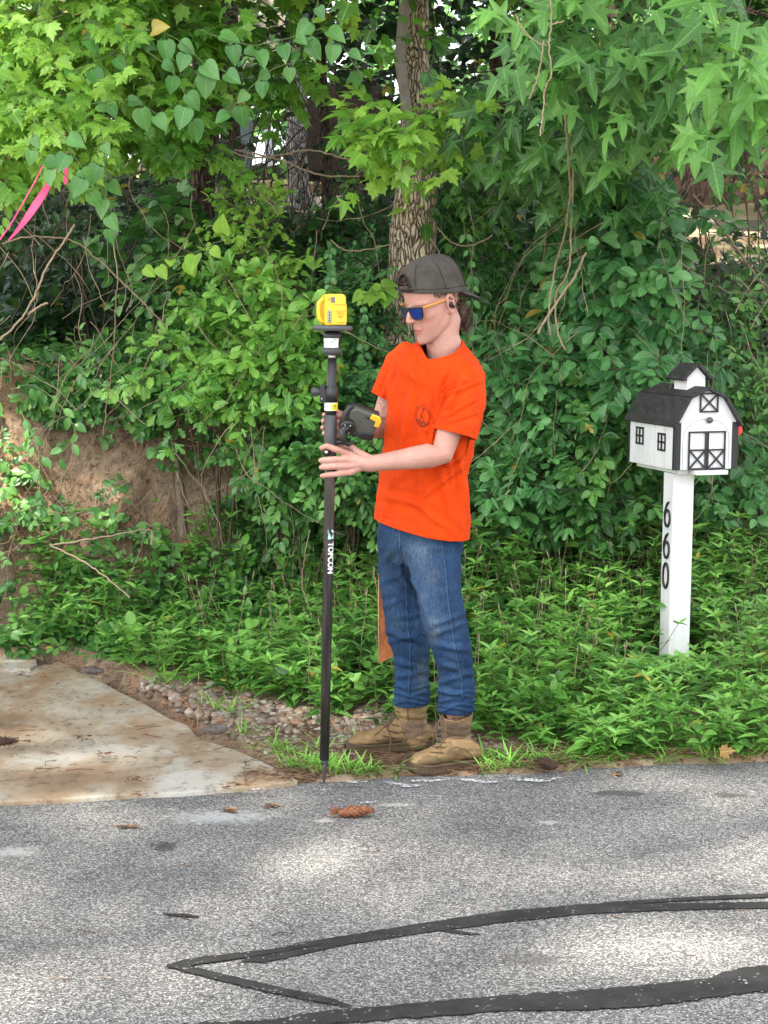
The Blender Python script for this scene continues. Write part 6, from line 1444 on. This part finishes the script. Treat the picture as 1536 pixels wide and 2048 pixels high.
pk = st.build('pocket', DORG, shirt, True)
for q in [[(872, 832), (876, 800), (888, 775), (905, 765), (935, 762), (960, 765)], [(775, 808), (779, 790), (783, 760), (792, 725), (800, 698)]]:
    st = MB(); thread(st, SHB, q, .0009); st.build('seam', DORG, shirt, True)
for q in [[(752, 1037), (800, 1044), (850, 1052), (900, 1060), (931, 1066)], [(866, 846), (890, 846), (915, 850), (935, 857), (953, 868)], [(750, 782), (760, 788), (775, 796)]]:
    st = MB(); thread(st, SHB, q, .0007); st.build('hem_stitch', DORG, shirt, True)
INK = simple('black_ink', (.035, .012, .008), .8, var=.3, vs=80, bmp=0)
st = MB(); cx_, cy_ = 845.5, 831
circ = [(cx_+13.5*math.cos(t), cy_+21*math.sin(t)+2+.12*13.5*math.cos(t)) for t in np.linspace(0, 2*math.pi, 25)]
thread(st, SHB, circ, .0010, 2)
for t in np.linspace(-3.0, .1, 15): thread(st, SHB, [(cx_+15.5*math.cos(t), cy_+2+23.5*math.sin(t)), (cx_+17*math.cos(t), cy_+2+25.5*math.sin(t)), (cx_+18*math.cos(t), cy_+2+27*math.sin(t))], .0008, 2)
for q in [[(843, 816), (848, 818), (850, 820)], [(848, 816), (847, 822), (844, 828)], [(843, 830), (845, 833)], [(844, 826), (842, 834), (840, 840)], [(843, 832), (847, 840)], [(832, 838), (838, 841), (845, 843), (852, 846), (858, 847)], [(834, 841), (840, 845), (848, 848), (856, 849)], [(833, 840), (836, 848), (842, 853), (850, 852), (855, 848)], [(838, 842), (840, 850)], [(845, 844), (843, 852)], [(850, 846), (849, 850)]]:
    q2 = [q[0]]
    for a in q[1:]: q2 += [((q2[-1][0]+a[0])/2, (q2[-1][1]+a[1])/2), a]
    thread(st, SHB, q2, .0011, 2)
st.build('chest_print', INK, pk, True)
# ---------------- jeans
def legtube(q, extra=0):
    P = [at(a, b_, Y) for a, b_, _, Y in q]; return MB().tube(P, [PX(r_, Y)+extra for _, _, r_, Y in q], 26)
JR = [(800, 1060, 47, 7.24), (796, 1098, 43, 7.25), (797, 1145, 42, 7.27), (806, 1200, 42, 7.28), (813, 1254, 42.5, 7.28), (823, 1301, 38.5, 7.29), (823, 1332, 35.5, 7.30), (824, 1370, 35, 7.31), (824, 1392, 37, 7.32), (823, 1402, 34, 7.32), (822, 1425, 34, 7.32)]
JL = [(868, 1060, 58, 7.09), (868, 1098, 56, 7.08), (873, 1145, 51, 7.05), (877, 1195, 46, 7.02), (888, 1239, 45, 7.0), (901, 1285, 42, 7.0), (910, 1332, 37.5, 7.02), (914, 1364, 37, 7.04), (913, 1396, 37, 7.05), (912, 1415, 38, 7.06), (912, 1424, 34, 7.06), (912, 1450, 34, 7.06)]
pel = MB(); pel.rings([sring(1020, 768, 920, 7.13, .72), sring(1060, 757, 925, 7.14, .74), sring(1095, 757, 925, 7.15, .76), sring(1125, 775, 915, 7.15, .7)])
me = solid([legtube(JR), legtube(JL), pel], .0042, 4)
me = cutplane(me, at(822, 1409, 7.32), Vector((.03, 0, -1)), lambda c: c.y > 7.185 and c.z < .6)
me = cutplane(me, at(912, 1425, 7.06), Vector((-.06, 0, -1)), lambda c: c.y <= 7.185 and c.z < .6)
me = cutplane(me, at(850, 1028, 7.13), Vector((0, 0, 1)))
co = getco(me); no = getno(me); px, py = proj(co)
w_ = fbm(co*np.array([1, 1, .6]), 11, 4)*.006+fbm(co*np.array([.6, .6, 2.2]), 17, 3)*.004*sm(1180, 1290, py)
for cy_, leg in ((1388, 0), (1397, 0), (1404, 0), (1400, 1), (1411, 1), (1419, 1), (1375, 0), (1385, 1)):
    msk = (co[:, 1] > 7.185) if leg == 0 else (co[:, 1] <= 7.185)
    ph = 3*np.sin(px*.11+cy_); w_ += msk*.0055*np.exp(-((py-cy_-ph)/2.8)**2)
JF = [(770, 1262, 850, 1285, 6, .006), (775, 1285, 850, 1265, 6, .005), (780, 1240, 845, 1225, 6, .004), (785, 1320, 855, 1345, 6, .005), (790, 1355, 858, 1340, 6, .005), (865, 1270, 940, 1240, 6, .006), (870, 1290, 940, 1300, 6, .006), (860, 1255, 935, 1225, 6, .004),
      (880, 1330, 950, 1350, 6, .005), (878, 1365, 950, 1345, 6, .005), (880, 1380, 945, 1395, 5, .005), (800, 1085, 760, 1130, 7, .004), (800, 1100, 812, 1150, 4, -.009), (812, 1150, 832, 1190, 4, -.009), (832, 1190, 848, 1245, 4, -.009), (760, 1165, 800, 1150, 7, .004), (830, 1105, 905, 1090, 8, .003), (850, 1200, 915, 1175, 8, .003), (790, 1190, 835, 1210, 7, .004), (765, 1215, 800, 1200, 6, .004)]
w_ = w_+folds(co, no, JF)
co = co+no*w_[:, None]; setco(me, co)
me = evalmods(me, [('SOLIDIFY', dict(thickness=.003, offset=-1))])
m, n, b, o = M_('denim'); p = objco(n)
fd = n.nodes.new('ShaderNodeAttribute'); fd.attribute_name = 'fade'; sp = n.nodes.new('ShaderNodeSeparateColor'); n.links.new(fd.outputs['Color'], sp.inputs[0])
c = ramp(n, noise_(n, 9, 6, .65, stretch(n, p, 1, 1, .6)), [(.3, (.005, .018, .052)), (.55, (.010, .037, .094)), (.75, (.026, .072, .15))])
c = mixc(n, c, (.095, .145, .205), sp.outputs[0]); c = mixc(n, c, (.13, .15, .14), sp.outputs[1])
c = mixc(n, c, ramp(n, noise_(n, 170, 3, .7, stretch(n, p, 1, 1, .35)), [(.3, g(.62)), (.7, g(1.5))]), 1.0, 'MULTIPLY')
n.links.new(c, b.inputs['Base Color']); b.inputs['Roughness'].default_value = .9; b.inputs['Specular IOR Level'].default_value = .2
bump(n, b, noise_(n, 300, 3, .6, stretch(n, p, 1, 1, .5)), .35, .002); DEN = m
co = getco(me); px, py = proj(co)
def spot(x, y, rx, ry): return np.exp(-(((px-x)/rx)**2+((py-y)/ry)**2))
fade = np.clip(.10+spot(840, 1105, 30, 38)*.75+spot(855, 1180, 22, 50)*.45+spot(868, 1250, 20, 24)*.45+spot(785, 1130, 18, 60)*.25+spot(795, 1240, 20, 30)*.22+spot(905, 1240, 14, 60)*.12+spot(910, 1340, 18, 40)*.12, 0, .8)*(.72+.28*fbm(co, 30, 3)/.5)
dirt = np.clip(spot(843, 1350, 12, 34)*.55+spot(868, 1270, 10, 18)*.4+spot(868, 1150, 14, 14)*.2, 0, .6)*(.7+fbm(co, 40, 3))
ca = me.attributes.new('fade', 'FLOAT_COLOR', 'POINT'); ca.data.foreach_set('color', np.clip(np.stack([fade, dirt, fade*0, fade*0+1], -1), 0, 1).astype('f').ravel())
jeans = link('jeans', me, DEN, per, True)
JB = BVHTree.FromPolygons([tuple(v.co) for v in me.vertices], [tuple(f.vertices) for f in me.polygons])
SEAM = simple('seam_thread', (.075, .13, .21), .9, var=.8, vs=160, bmp=0); SEAMD = simple('seam_dark', (.010, .03, .08), .9, var=.3, bmp=0)
for q in [[(882, 1072), (886, 1110), (891, 1145), (896, 1200), (901, 1240), (908, 1285), (915, 1320), (923, 1360), (925, 1400)], [(811, 1145), (812, 1200), (815, 1250), (820, 1290), (819, 1340), (817, 1385)]]:
    st = MB(); thread(st, JB, q, .0010, 8, .0004); sm1 = st.build('seam', SEAM, jeans, True)
    st = MB(); thread(st, JB, [(a+3, b_) for a, b_ in q], .0016, 8, .0002); st.build('seam', SEAMD, jeans, True)
st = MB(); thread(st, JB, [(799, 1062), (799, 1098), (806, 1120), (811, 1145)], .0012, 8); thread(st, JB, [(784, 1052), (790, 1066), (800, 1080)], .0010, 6); thread(st, JB, [(914, 1075), (920, 1085), (926, 1084)], .0012, 6); st.build('pocket_edge', SEAM, jeans, True)
# ---------------- boots
m, n, b, o = M_('boot_leather'); p = objco(n)
c = ramp(n, noise_(n, 11, 6, .65, p), [(.3, (.13, .078, .030)), (.55, (.25, .162, .072)), (.75, (.36, .255, .135))])
c = mixc(n, c, (.045, .028, .012), ramp(n, noise_(n, 30, 4, .7, p), [(.58, g(0)), (.75, g(.6))]))
n.links.new(c, b.inputs['Base Color']); b.inputs['Roughness'].default_value = .78; bump(n, b, noise_(n, 90, 5, .65, p), .4, .004); BL = m
BT = simple('boot_toe', (.135, .095, .042), .8, var=.3, vs=25, bmp=.3); BF = simple('boot_cloth', (.150, .098, .062), .9, var=.25, vs=60, bmp=.5); SO = simple('boot_sole', (.085, .055, .028), .85, var=.4, vs=30, bmp=.4); LACE = simple('lace', (.095, .062, .038), .9, var=.3, vs=60)
def boot(name, heel, toe, ankle, top, hgt_z):
    """heel/toe: ground points; ankle: centre line of the shaft low and high"""
    heel = Vector(heel); toe = Vector(toe); gz_ = max([max(0., drop(*heel.lerp(toe, k_/6).xy)) for k_ in range(7)]); heel.z = gz_+.001; toe.z = gz_+.001
    t = bpy.data.objects.new(name, None); COL.objects.link(t); t.parent = per; t.location = Vector(heel)-Vector(per.location)
    ax = (toe-heel); L = ax.length; ax.normalize(); sd = Vector((0, 0, 1)).cross(ax).normalized(); up = Vector((0, 0, 1))
    def q(u, v, z): return heel+ax*(u*L)+sd*v+up*z
    parts = []
    prof = [(.0, .026, .030, .060), (.05, .034, .028, .085), (.15, .038, .028, .100), (.28, .0385, .028, .112), (.40, .042, .028, .112), (.52, .047, .027, .097), (.64, .0515, .026, .083), (.76, .0525, .026, .074), (.87, .0470, .026, .066), (.95, .0350, .026, .053), (1.0, .014, .026, .036)]
    rs = []
    for u, hw, z0, z1 in prof:
        r = []
        for i in range(24):
            a = 2*math.pi*i/24; c_, s_ = math.cos(a), math.sin(a)
            zz = (z0+z1)/2+(z1-z0)/2*math.copysign(abs(s_)**.8, s_); vv = hw*math.copysign(abs(c_)**(.75 if s_ < 0 else 1.0), c_); r.append(q(u, vv, zz))
        rs.append(r)
    fm = MB(); fm.rings(rs); sm_ = MB()
    a0, r0 = ankle; a1, r1 = top
    sm_.tube([lerp(a0, a1, -.75), lerp(a0, a1, -.3), a0, lerp(a0, a1, .35), lerp(a0, a1, .7), a1], [r0*1.05, r0*1.12, r0, r0*.97, r1*.99, r1*1.03], 24)
    me = solid([fm, sm_], .0034, 5); co = getco(me); no = getno(me)
    w_ = fbm(co*np.array([1, 1, 2.0]), 30, 3)*.0035
    zrel = (co[:, 2]-a0.z); w_ += .0022*np.sin(zrel*230+co[:, 0]*20)*np.exp(-((zrel-.02)/.05)**2)
    setco(me, co+no*w_[:, None]); me = cutplane(me, a1, (a1-a0).normalized()); me = evalmods(me, [('SOLIDIFY', dict(thickness=.004, offset=-1))])
    up_ = link('upper', me, BL, t, True); bv = BVHTree.FromPolygons([tuple(v.co) for v in me.vertices], [tuple(f.vertices) for f in me.polygons])
    # sole with tread lugs
    ol = []
    for u, hw, z0, z1 in prof: ol.append((u*1.02-.012, hw+.005))
    ring = [(u, v) for u, v in ol]+[(u, -v) for u, v in ol[::-1]]
    so = MB(); nn_ = len(ring)
    lay = []
    for z, g_, sh_ in ((.0, -.004, 0), (.005, 0, 0), (.015, .0015, 0), (.022, -.001, 0), (.028, -.006, 0)):
        lay.append([q(u, v+math.copysign(g_, v), z+(.010*sm(.82, 1.03, u) if z > .01 else .006*sm(.86, 1.03, u))) for u, v in ring])
    so.rings(lay); sole = so.build('sole', SO, t, True)
    lg = MB()
    for s_ in (-1, 1):
        for k in range(15):
            u = .02+k*.067; hw = float(np.interp(u, [a_[0] for a_ in ol], [a_[1] for a_ in ol]))
            lg.box(q(u, s_*(hw-.0010), .009+.006*float(sm(.86, 1.03, u))), (.011, .007, .016), frame_m(ax, sd, up))
    lo = lg.build('tread', SO, sole, False, .001); return t, up_, bv
LB, LU_, LBV = boot('boot', gnd(962, 1537)+Vector((-.006, .035, 0)), gnd(822, 1550)+Vector((0, .02, 0)), (at(913, 1478, 7.10), .052), (at(912, 1424, 7.06), .060), .2)
RB_, RU_, RBV = boot('boot', gnd(866, 1503)+Vector((0, .035, .012)), gnd(696, 1514)+Vector((0, .03, .012)), (at(826, 1455, 7.33), .053), (at(822, 1408, 7.33), .061), .2)
def decal(bv, poly, mat, par, name, off=.0022, nsub=10, th=.0016):
    xs_ = [q[0] for q in poly]; ys_ = [q[1] for q in poly]; mb = MB(); idx = {}
    x0, x1, y0, y1 = min(xs_), max(xs_), min(ys_), max(ys_); N = nsub
    for i in range(N+1):
        for j in range(N+1):
            a, b_ = x0+(x1-x0)*i/N, y0+(y1-y0)*j/N
            if inpoly(a, b_, poly):
                h = onto(bv, a, b_, off)
                if h is not None: idx[(i, j)] = len(mb.v); mb.v.append(tuple(h))
    for (i, j) in list(idx):
        k = [(i, j), (i+1, j), (i+1, j+1), (i, j+1)]
        if all(q in idx for q in k):
            P = [Vector(mb.v[idx[q]]) for q in k]
            if max((P[a]-P[b_]).length for a, b_ in ((0, 2), (1, 3))) < .05: mb.f.append(tuple(idx[q] for q in k))
    if not mb.f: return None
    adj = {}                                             # keep the largest connected patch only
    for k_, fc_ in enumerate(mb.f):
        for v_ in fc_: adj.setdefault(v_, []).append(k_)
    left = set(range(len(mb.f))); best_ = []
    while left:
        st_ = [left.pop()]; comp = []
        while st_:
            a_ = st_.pop(); comp.append(a_)
            for v_ in mb.f[a_]:
                for b2 in adj[v_]:
                    if b2 in left: left.discard(b2); st_.append(b2)
        if len(comp) > len(best_): best_ = comp
    us = sorted({v_ for k_ in best_ for v_ in mb.f[k_]}); mp_ = {v_: i_ for i_, v_ in enumerate(us)}
    m2 = MB(); m2.v = [mb.v[v_] for v_ in us]; m2.f = [tuple(mp_[v_] for v_ in mb.f[k_]) for k_ in best_]; mb = m2
    me = evalmods(mb.mesh(), [('SOLIDIFY', dict(thickness=th)), ('SUBSURF', dict(levels=1))]); return link(name, me, mat, par, True)
decal(LBV, [(826, 1536), (832, 1522), (850, 1512), (872, 1510), (890, 1520), (896, 1534), (880, 1544), (840, 1547)], BT, LB, 'toe_cap', nsub=14)
decal(RBV, [(700, 1506), (705, 1494), (730, 1484), (752, 1486), (764, 1498), (750, 1510), (712, 1514)], BT, RB_, 'toe_cap', nsub=14)
decal(LBV, [(886, 1440), (938, 1444), (942, 1466), (925, 1482), (895, 1478), (884, 1460)], BF, LB, 'cloth_panel', nsub=12)
decal(RBV, [(800, 1438), (850, 1440), (850, 1472), (812, 1478), (798, 1462)], BF, RB_, 'cloth_panel', nsub=12)
def laces(bv, par, rows, loops_):
    st = MB()
    for a, b_, c_, d_ in rows: thread(st, bv, [(a, b_), ((a+c_)/2, (b_+d_)/2), (c_, d_)], .0028, 4, .002)
    for q in loops_:
        P = [at(*z_) for z_ in q]; st.tube(P, .0027, 6)
    st.build('lace', LACE, par, True)
laces(LBV, LB, [(882, 1432, 900, 1438), (880, 1444, 900, 1450), (878, 1456, 898, 1462), (874, 1468, 896, 1474), (870, 1482, 892, 1486), (866, 1494, 890, 1496), (860, 1505, 886, 1506), (884, 1438, 896, 1446), (882, 1450, 896, 1458)],
      [[(884, 1430, 6.97), (876, 1448, 6.95), (870, 1470, 6.95), (874, 1484, 6.95), (884, 1478, 6.95), (888, 1456, 6.95), (886, 1436, 6.97)], [(886, 1432, 6.97), (892, 1450, 6.95), (890, 1476, 6.94), (880, 1492, 6.94), (872, 1498, 6.94)], [(884, 1432, 6.97), (868, 1460, 6.95), (866, 1490, 6.94)]])
laces(RBV, RB_, [(784, 1420, 800, 1424), (783, 1434, 798, 1438), (780, 1448, 797, 1452), (774, 1460, 795, 1466), (764, 1472, 790, 1476), (752, 1480, 782, 1484)],
      [[(788, 1424, 7.24), (780, 1440, 7.22), (776, 1460, 7.22), (782, 1480, 7.22), (778, 1505, 7.2), (775, 1516, 7.2)], [(788, 1424, 7.24), (770, 1432, 7.22), (764, 1446, 7.22), (772, 1456, 7.22), (786, 1440, 7.23)], [(784, 1440, 7.23), (760, 1462, 7.2), (750, 1470, 7.2)]])
st = MB(); thread(st, RBV, [(815, 1412), (816, 1440), (814, 1470), (808, 1496)], .0022, 6, .002); st.build('zip', simple('zip', (.12, .10, .08), .5, .3), RB_, True)
for bv, par, q in ((LBV, LB, [(896, 1500), (912, 1494), (930, 1498), (945, 1512)]), (RBV, RB_, [(795, 1482), (812, 1476), (836, 1478), (855, 1486)])):
    st = MB(); thread(st, bv, q, .0016, 6, .001); thread(st, bv, [(a, b_+12) for a, b_ in q], .0012, 6, .001); st.build('stitching', SEAMD if 0 else BF, par, True)
# ---------------- cap, hair, sunglasses, earbud
m, n, b, o = M_('cap_cloth'); p = objco(n)
n.links.new(ramp(n, noise_(n, 14, 5, .65, p), [(.3, (.040, .036, .030)), (.7, (.078, .070, .058))]), b.inputs['Base Color']); b.inputs['Roughness'].default_value = .95; bump(n, b, noise_(n, 400, 2, .5, p), .3, .002); CAPM = m
def rim(az):      # az: 0 = front, pi = back; lower edge height of the cap
    return .034+.036*math.cos(az)-.004
def cdome(az, t, off=0):      # t 0 = rim, 1 = crown
    z0 = rim(az); ry_ = .106 if math.cos(az) > 0 else .120; x = math.sin(az)*.0845; y = math.cos(az)*ry_-.006
    a = t*math.pi/2; k = math.cos(a)**.62; hz_ = z0+(.145-z0)*math.sin(a)**.82
    return hp(x*(k+off), y*(k+off)-.006*math.sin(a), hz_)
NA, NT = 72, 24; V = []; F = []
for j in range(NT+1):
    for i in range(NA): V.append(cdome(2*math.pi*i/NA, j/NT))
def isopen(i, j):     # half-round opening above the strap, at the front
    az = 2*math.pi*(i+.5)/NA; az = az if az < math.pi else az-2*math.pi; t = (j+.5)/NT
    return (az/.40)**2+((t-.10)/.36)**2 < 1 and t > .115
for j in range(NT):
    for i in range(NA):
        if not isopen(i, j): F.append((j*NA+i, j*NA+(i+1) % NA, (j+1)*NA+(i+1) % NA, (j+1)*NA+i))
me = bpy.data.meshes.new('cap'); me.from_pydata([tuple(v) for v in V], [], F); me.update()
me = evalmods(me, [('SUBSURF', dict(levels=1))]); co = getco(me); no = getno(me); setco(me, co+no*(fbm(co, 22, 3)*.0022)[:, None])
me = evalmods(me, [('SOLIDIFY', dict(thickness=.0022, offset=-1))])
cap = link('cap', me, CAPM, per, True)
CPD = simple('cap_dark', (.014, .013, .012), .8, var=.2)
mb = MB(); mb.tube([cdome(az, .045, .012) for az in np.linspace(-.48, .48, 17)], .0075, 8, True, .35); mb.build('strap', CPD, cap, True)
mb = MB(); mb.tube([cdome(.40*math.sin(s_), .10+.36*max(0, math.cos(s_)), .012) for s_ in np.linspace(-1.57, 1.57, 23)], .0026, 8); mb.build('opening_trim', CPD, cap, True)
mb = MB()
for az0 in (.62, 1.57, 2.5, -.62, -1.57, -2.5): mb.tube([cdome(az0*(1-.0*t), t, .006) for t in np.linspace(.05, .96, 14)], .0011, 6)
mb.tube([cdome(az, .06, .010) for az in np.linspace(.5, 5.78, 60)], .0010, 6); mb.build('seam', CPD, cap, True)
mb = MB(); mb.ball(cdome(0, .995), (.006, .006, .003), HM, 12, 6); mb.build('button', CAPM, cap, True)
rs0, rs1 = [], []
for k in range(17):
    a = math.pi+(-1+2*k/16)*.98; x = math.sin(a)*.0835; y = math.cos(a)*.118-.006; z = rim(a)
    out_ = .056*math.cos((-1+2*k/16)*1.45)
    rs0.append((x, y+.004, z+.001)); rs1.append((x*1.04, y-out_, z-1.0*out_-(x/.08)**2*.004))
mb = MB(); mid = [tuple((np.array(a)+np.array(b_))/2+np.array([0, 0, .003-(a[0]/.08)**2*.003])) for a, b_ in zip(rs0, rs1)]
mb.add([hp(*q) for q in rs0+mid+rs1], [(i, i+1, 17+i+1, 17+i) for i in range(16)]+[(17+i, 17+i+1, 34+i+1, 34+i) for i in range(16)])
me = evalmods(mb.mesh(), [('SOLIDIFY', dict(thickness=.0035)), ('SUBSURF', dict(levels=2))]); link('brim', me, CAPM, cap, True)
mb = MB()
P = [cdome(math.pi+a_, t_, .012) for a_, t_ in ((-.12, .30), (.30, .30), (.30, .56), (-.12, .56))]; mb.add(P, [(0, 1, 2, 3)]); me = evalmods(mb.mesh(), [('SOLIDIFY', dict(thickness=.002))]); link('patch', me, simple('patch_white', (.62, .64, .62), .8, var=.15, bmp=0), cap)
# hair
m, n, b, o = M_('hair'); a = n.nodes.new('ShaderNodeNewGeometry')
n.links.new(ramp(n, a.outputs['Random Per Island'], [(0, (.022, .012, .008)), (.5, (.060, .034, .020)), (.9, (.12, .072, .042)), (1, (.17, .10, .06))]), b.inputs['Base Color']); b.inputs['Roughness'].default_value = .45; HAIR = m
hr = MB(); rnd = random.Random(11)
def curl(c, r_, dn, turns, rad, tk):
    P = []; a0 = rnd.uniform(0, 6.3); u_ = Vector((rnd.uniform(-1, 1), rnd.uniform(-1, 1), 0)).normalized(); v_ = dn.cross(u_).normalized(); u_ = v_.cross(dn)
    for k in range(14):
        t = k/13; a = a0+turns*6.28*t; P.append(c+dn*(r_*t)+(u_*math.cos(a)+v_*math.sin(a))*rad*(1-.3*t))
    hr.tube(P, [tk*(1-.5*k/13) for k in range(14)], 5)
HB = at(922, 622, 7.12)
for _ in range(420):
    q = Vector((rnd.gauss(0, .30), rnd.gauss(0, .36), rnd.gauss(0, .42)))
    if q.length > 1: q.normalize()
    bx = at(927, 628, 7.14); c = bx+Vector((q.x*.032+(-q.z)*.012, q.y*.040, q.z*.054)); curl(c, rnd.uniform(.014, .034), Vector((rnd.uniform(-.4, .6), rnd.uniform(-.5, .5), -1)).normalized(), rnd.uniform(.6, 1.6), rnd.uniform(.004, .010), rnd.uniform(.0009, .0019))
for _ in range(150):       # hair showing through the opening
    az = rnd.uniform(-.40, .40); t = rnd.uniform(.05, .45); c = cdome(az, t, -.12); curl(c, rnd.uniform(.01, .022), (Lr*rnd.uniform(-1, 1)+Uz*rnd.uniform(-.6, .6)).normalized(), .6, .005, .0014)
for _ in range(260):       # close-cut side hair below the cap edge, and nape
    s_ = 1 if rnd.random() < .6 else -1; az = s_*rnd.uniform(1.15, 3.1); z_ = rim(az); y_ = math.cos(az)*.102-.006; x_ = math.sin(az)*.0765
    low = .012 if abs(az) < 1.7 else .055
    P0 = hp(x_*1.0, y_, z_+.004-rnd.random()*low); dn = (Uz*-1+Fy*rnd.uniform(-.5, .1)).normalized()
    hr.tube([P0, P0+dn*.006, P0+dn*.013+Vector((.002, .001, 0))], [.0011, .0009, .0003], 4)
hm = MB(); hm.ball(at(923, 624, 7.14), (.025, .034, .046), nu=14, nv=10); core = len(hr.v); hr.add(hm.v, hm.f)
hr.build('hair', HAIR, per, True)
# sunglasses
gl = bpy.data.objects.new('sunglasses', None); COL.objects.link(gl); gl.parent = per; gl.location = hp(0, .1, 0)-Vector(per.location)
FRM = simple('frame_black', (.008, .008, .010), .25, bmp=0); TMP = simple('temple_wood', (.62, .29, .08), .5, var=.15, vs=40, bmp=0)
m, n, b, o = M_('mirror_blue'); lw = nd(n, 'LayerWeight', _Blend=.4); n.links.new(ramp(n, noise_(n, 14, 2, .5, objco(n)), [(.35, (.010, .025, .22)), (.65, (.03, .10, .62))]), b.inputs['Base Color']); b.inputs['Metallic'].default_value = .85; b.inputs['Roughness'].default_value = .12; LENS = m
def lenspts(s_, k=1.0):
    cx_ = .0335*s_; O = [(-.0265, .015), (-.012, .0185), (.010, .0185), (.0270, .0160), (.0280, .004), (.0230, -.014), (.010, -.0215), (-.008, -.0205), (-.0205, -.010), (-.0255, .003)]
    r = []
    for x, z in O:
        xx = (cx_+x*s_*k); r.append((xx, .1005-.0*abs(xx)-(xx/.07)**2*.018, z*k-.003))
    return r
for s_ in (-1, 1):
    q = lenspts(s_); pts = [hp(*a_) for a_ in q]; nn_ = len(pts); sm2 = []
    for i in range(nn_):
        for k in range(4):
            t = k/4; p0, p1, p2, p3 = pts[i-1], pts[i], pts[(i+1) % nn_], pts[(i+2) % nn_]
            sm2.append(.5*((2*p1)+(p2-p0)*t+(2*p0-5*p1+4*p2-p3)*t*t+(-p0+3*p1-3*p2+p3)*t**3))
    mb = MB(); c_ = sum(sm2, Vector())/len(sm2); mb.add(sm2+[c_+Fy*.002], [(i, (i+1) % len(sm2), len(sm2)) for i in range(len(sm2))]); mb.build('lens', LENS, gl, True)
    mb = MB(); mb.tube(sm2+sm2[:2], .0028, 8, cap=False); mb.tube([hp(s_*.006, .0998, .0125), hp(s_*.03, .0975, .0150), hp(s_*.058, .0885, .0140), hp(s_*.0645, .083, .0120)], .0036, 8); mb.build('rim', FRM, gl, True)
    mb = MB(); mb.tube([hp(s_*.0645, .084, .0115), hp(s_*.0700, .055, .0105), hp(s_*.0745, .015, .0100), hp(s_*.0765, -.008, .0085)], [.0075, .0068, .0058, .0050], 10, True, .45, (1, 0, 0)); mb.build('temple', TMP, gl, True)
mb = MB(); mb.tube([hp(-.009, .1002, .009), hp(0, .1015, .0105), hp(.009, .1002, .009)], .0030, 8); mb.build('bridge', FRM, gl, True)
mb = MB(); e0 = hp(.082, -.010, -.010); mb.ball(e0, (.0075, .0095, .0115), HM, 12, 8); mb.ball(hp(.083, -.018, -.019), (.006, .006, .007), HM, 10, 6); mb.tube([hp(.0785, .0, .006), hp(.083, -.012, .012), hp(.082, -.024, .004)], .0018, 6); mb.ball(hp(.0895, -.012, -.010), (.002, .004, .004), HM, 8, 6)
mb.build('earbud', simple('earbud', (.012, .012, .013), .35, bmp=0), per, True)
# tattoo lines on the right upper arm
BB = BVHTree.FromPolygons([tuple(v.co) for v in hv.vertices], [tuple(f.vertices) for f in hv.polygons])
st = MB()
for q in [[(749, 800), (756, 806), (764, 808), (770, 802)], [(750, 806), (755, 814), (758, 824), (756, 832)], [(758, 803), (762, 812), (764, 820), (768, 812)], [(753, 818), (756, 828), (762, 826), (768, 818), (771, 810)], [(752, 796), (760, 799), (769, 801)]]: thread(st, BB, q, .0007, 4, .0002)
st.build('tattoo', simple('tattoo_ink', (.16, .12, .12), .6, bmp=0), body, True)
# ---------------- leather sheath behind the right leg
m, n, b, o = M_('orange_leather'); p = objco(n)
n.links.new(ramp(n, noise_(n, 25, 6, .7, stretch(n, p, 1, 1, .5)), [(.3, (.16, .045, .012)), (.55, (.42, .13, .03)), (.75, (.55, .22, .07))]), b.inputs['Base Color']); b.inputs['Roughness'].default_value = .6; LTH = m
shn = thing('sheath', 'orange-brown leather sheath hanging behind the right knee', 'sheath', at(770, 1330, 7.36))
pts = [(766, 1110), (756, 1150), (757, 1180), (757, 1260), (757, 1328), (787, 1313), (790, 1290), (800, 1240), (806, 1120)]
mb = MB(); mb.prism([at(a, b_, 7.375) for a, b_ in pts], (0, .014, 0)); mb.build('leather', LTH, shn, False, .002)
mb = MB(); mb.tube([at(a, b_, 7.372) for a, b_ in [(757.5, 1160), (757.5, 1260), (758, 1327), (786, 1312)]], .0022, 6); mb.build('welt', simple('leather_edge', (.50, .30, .16), .7), shn, True)
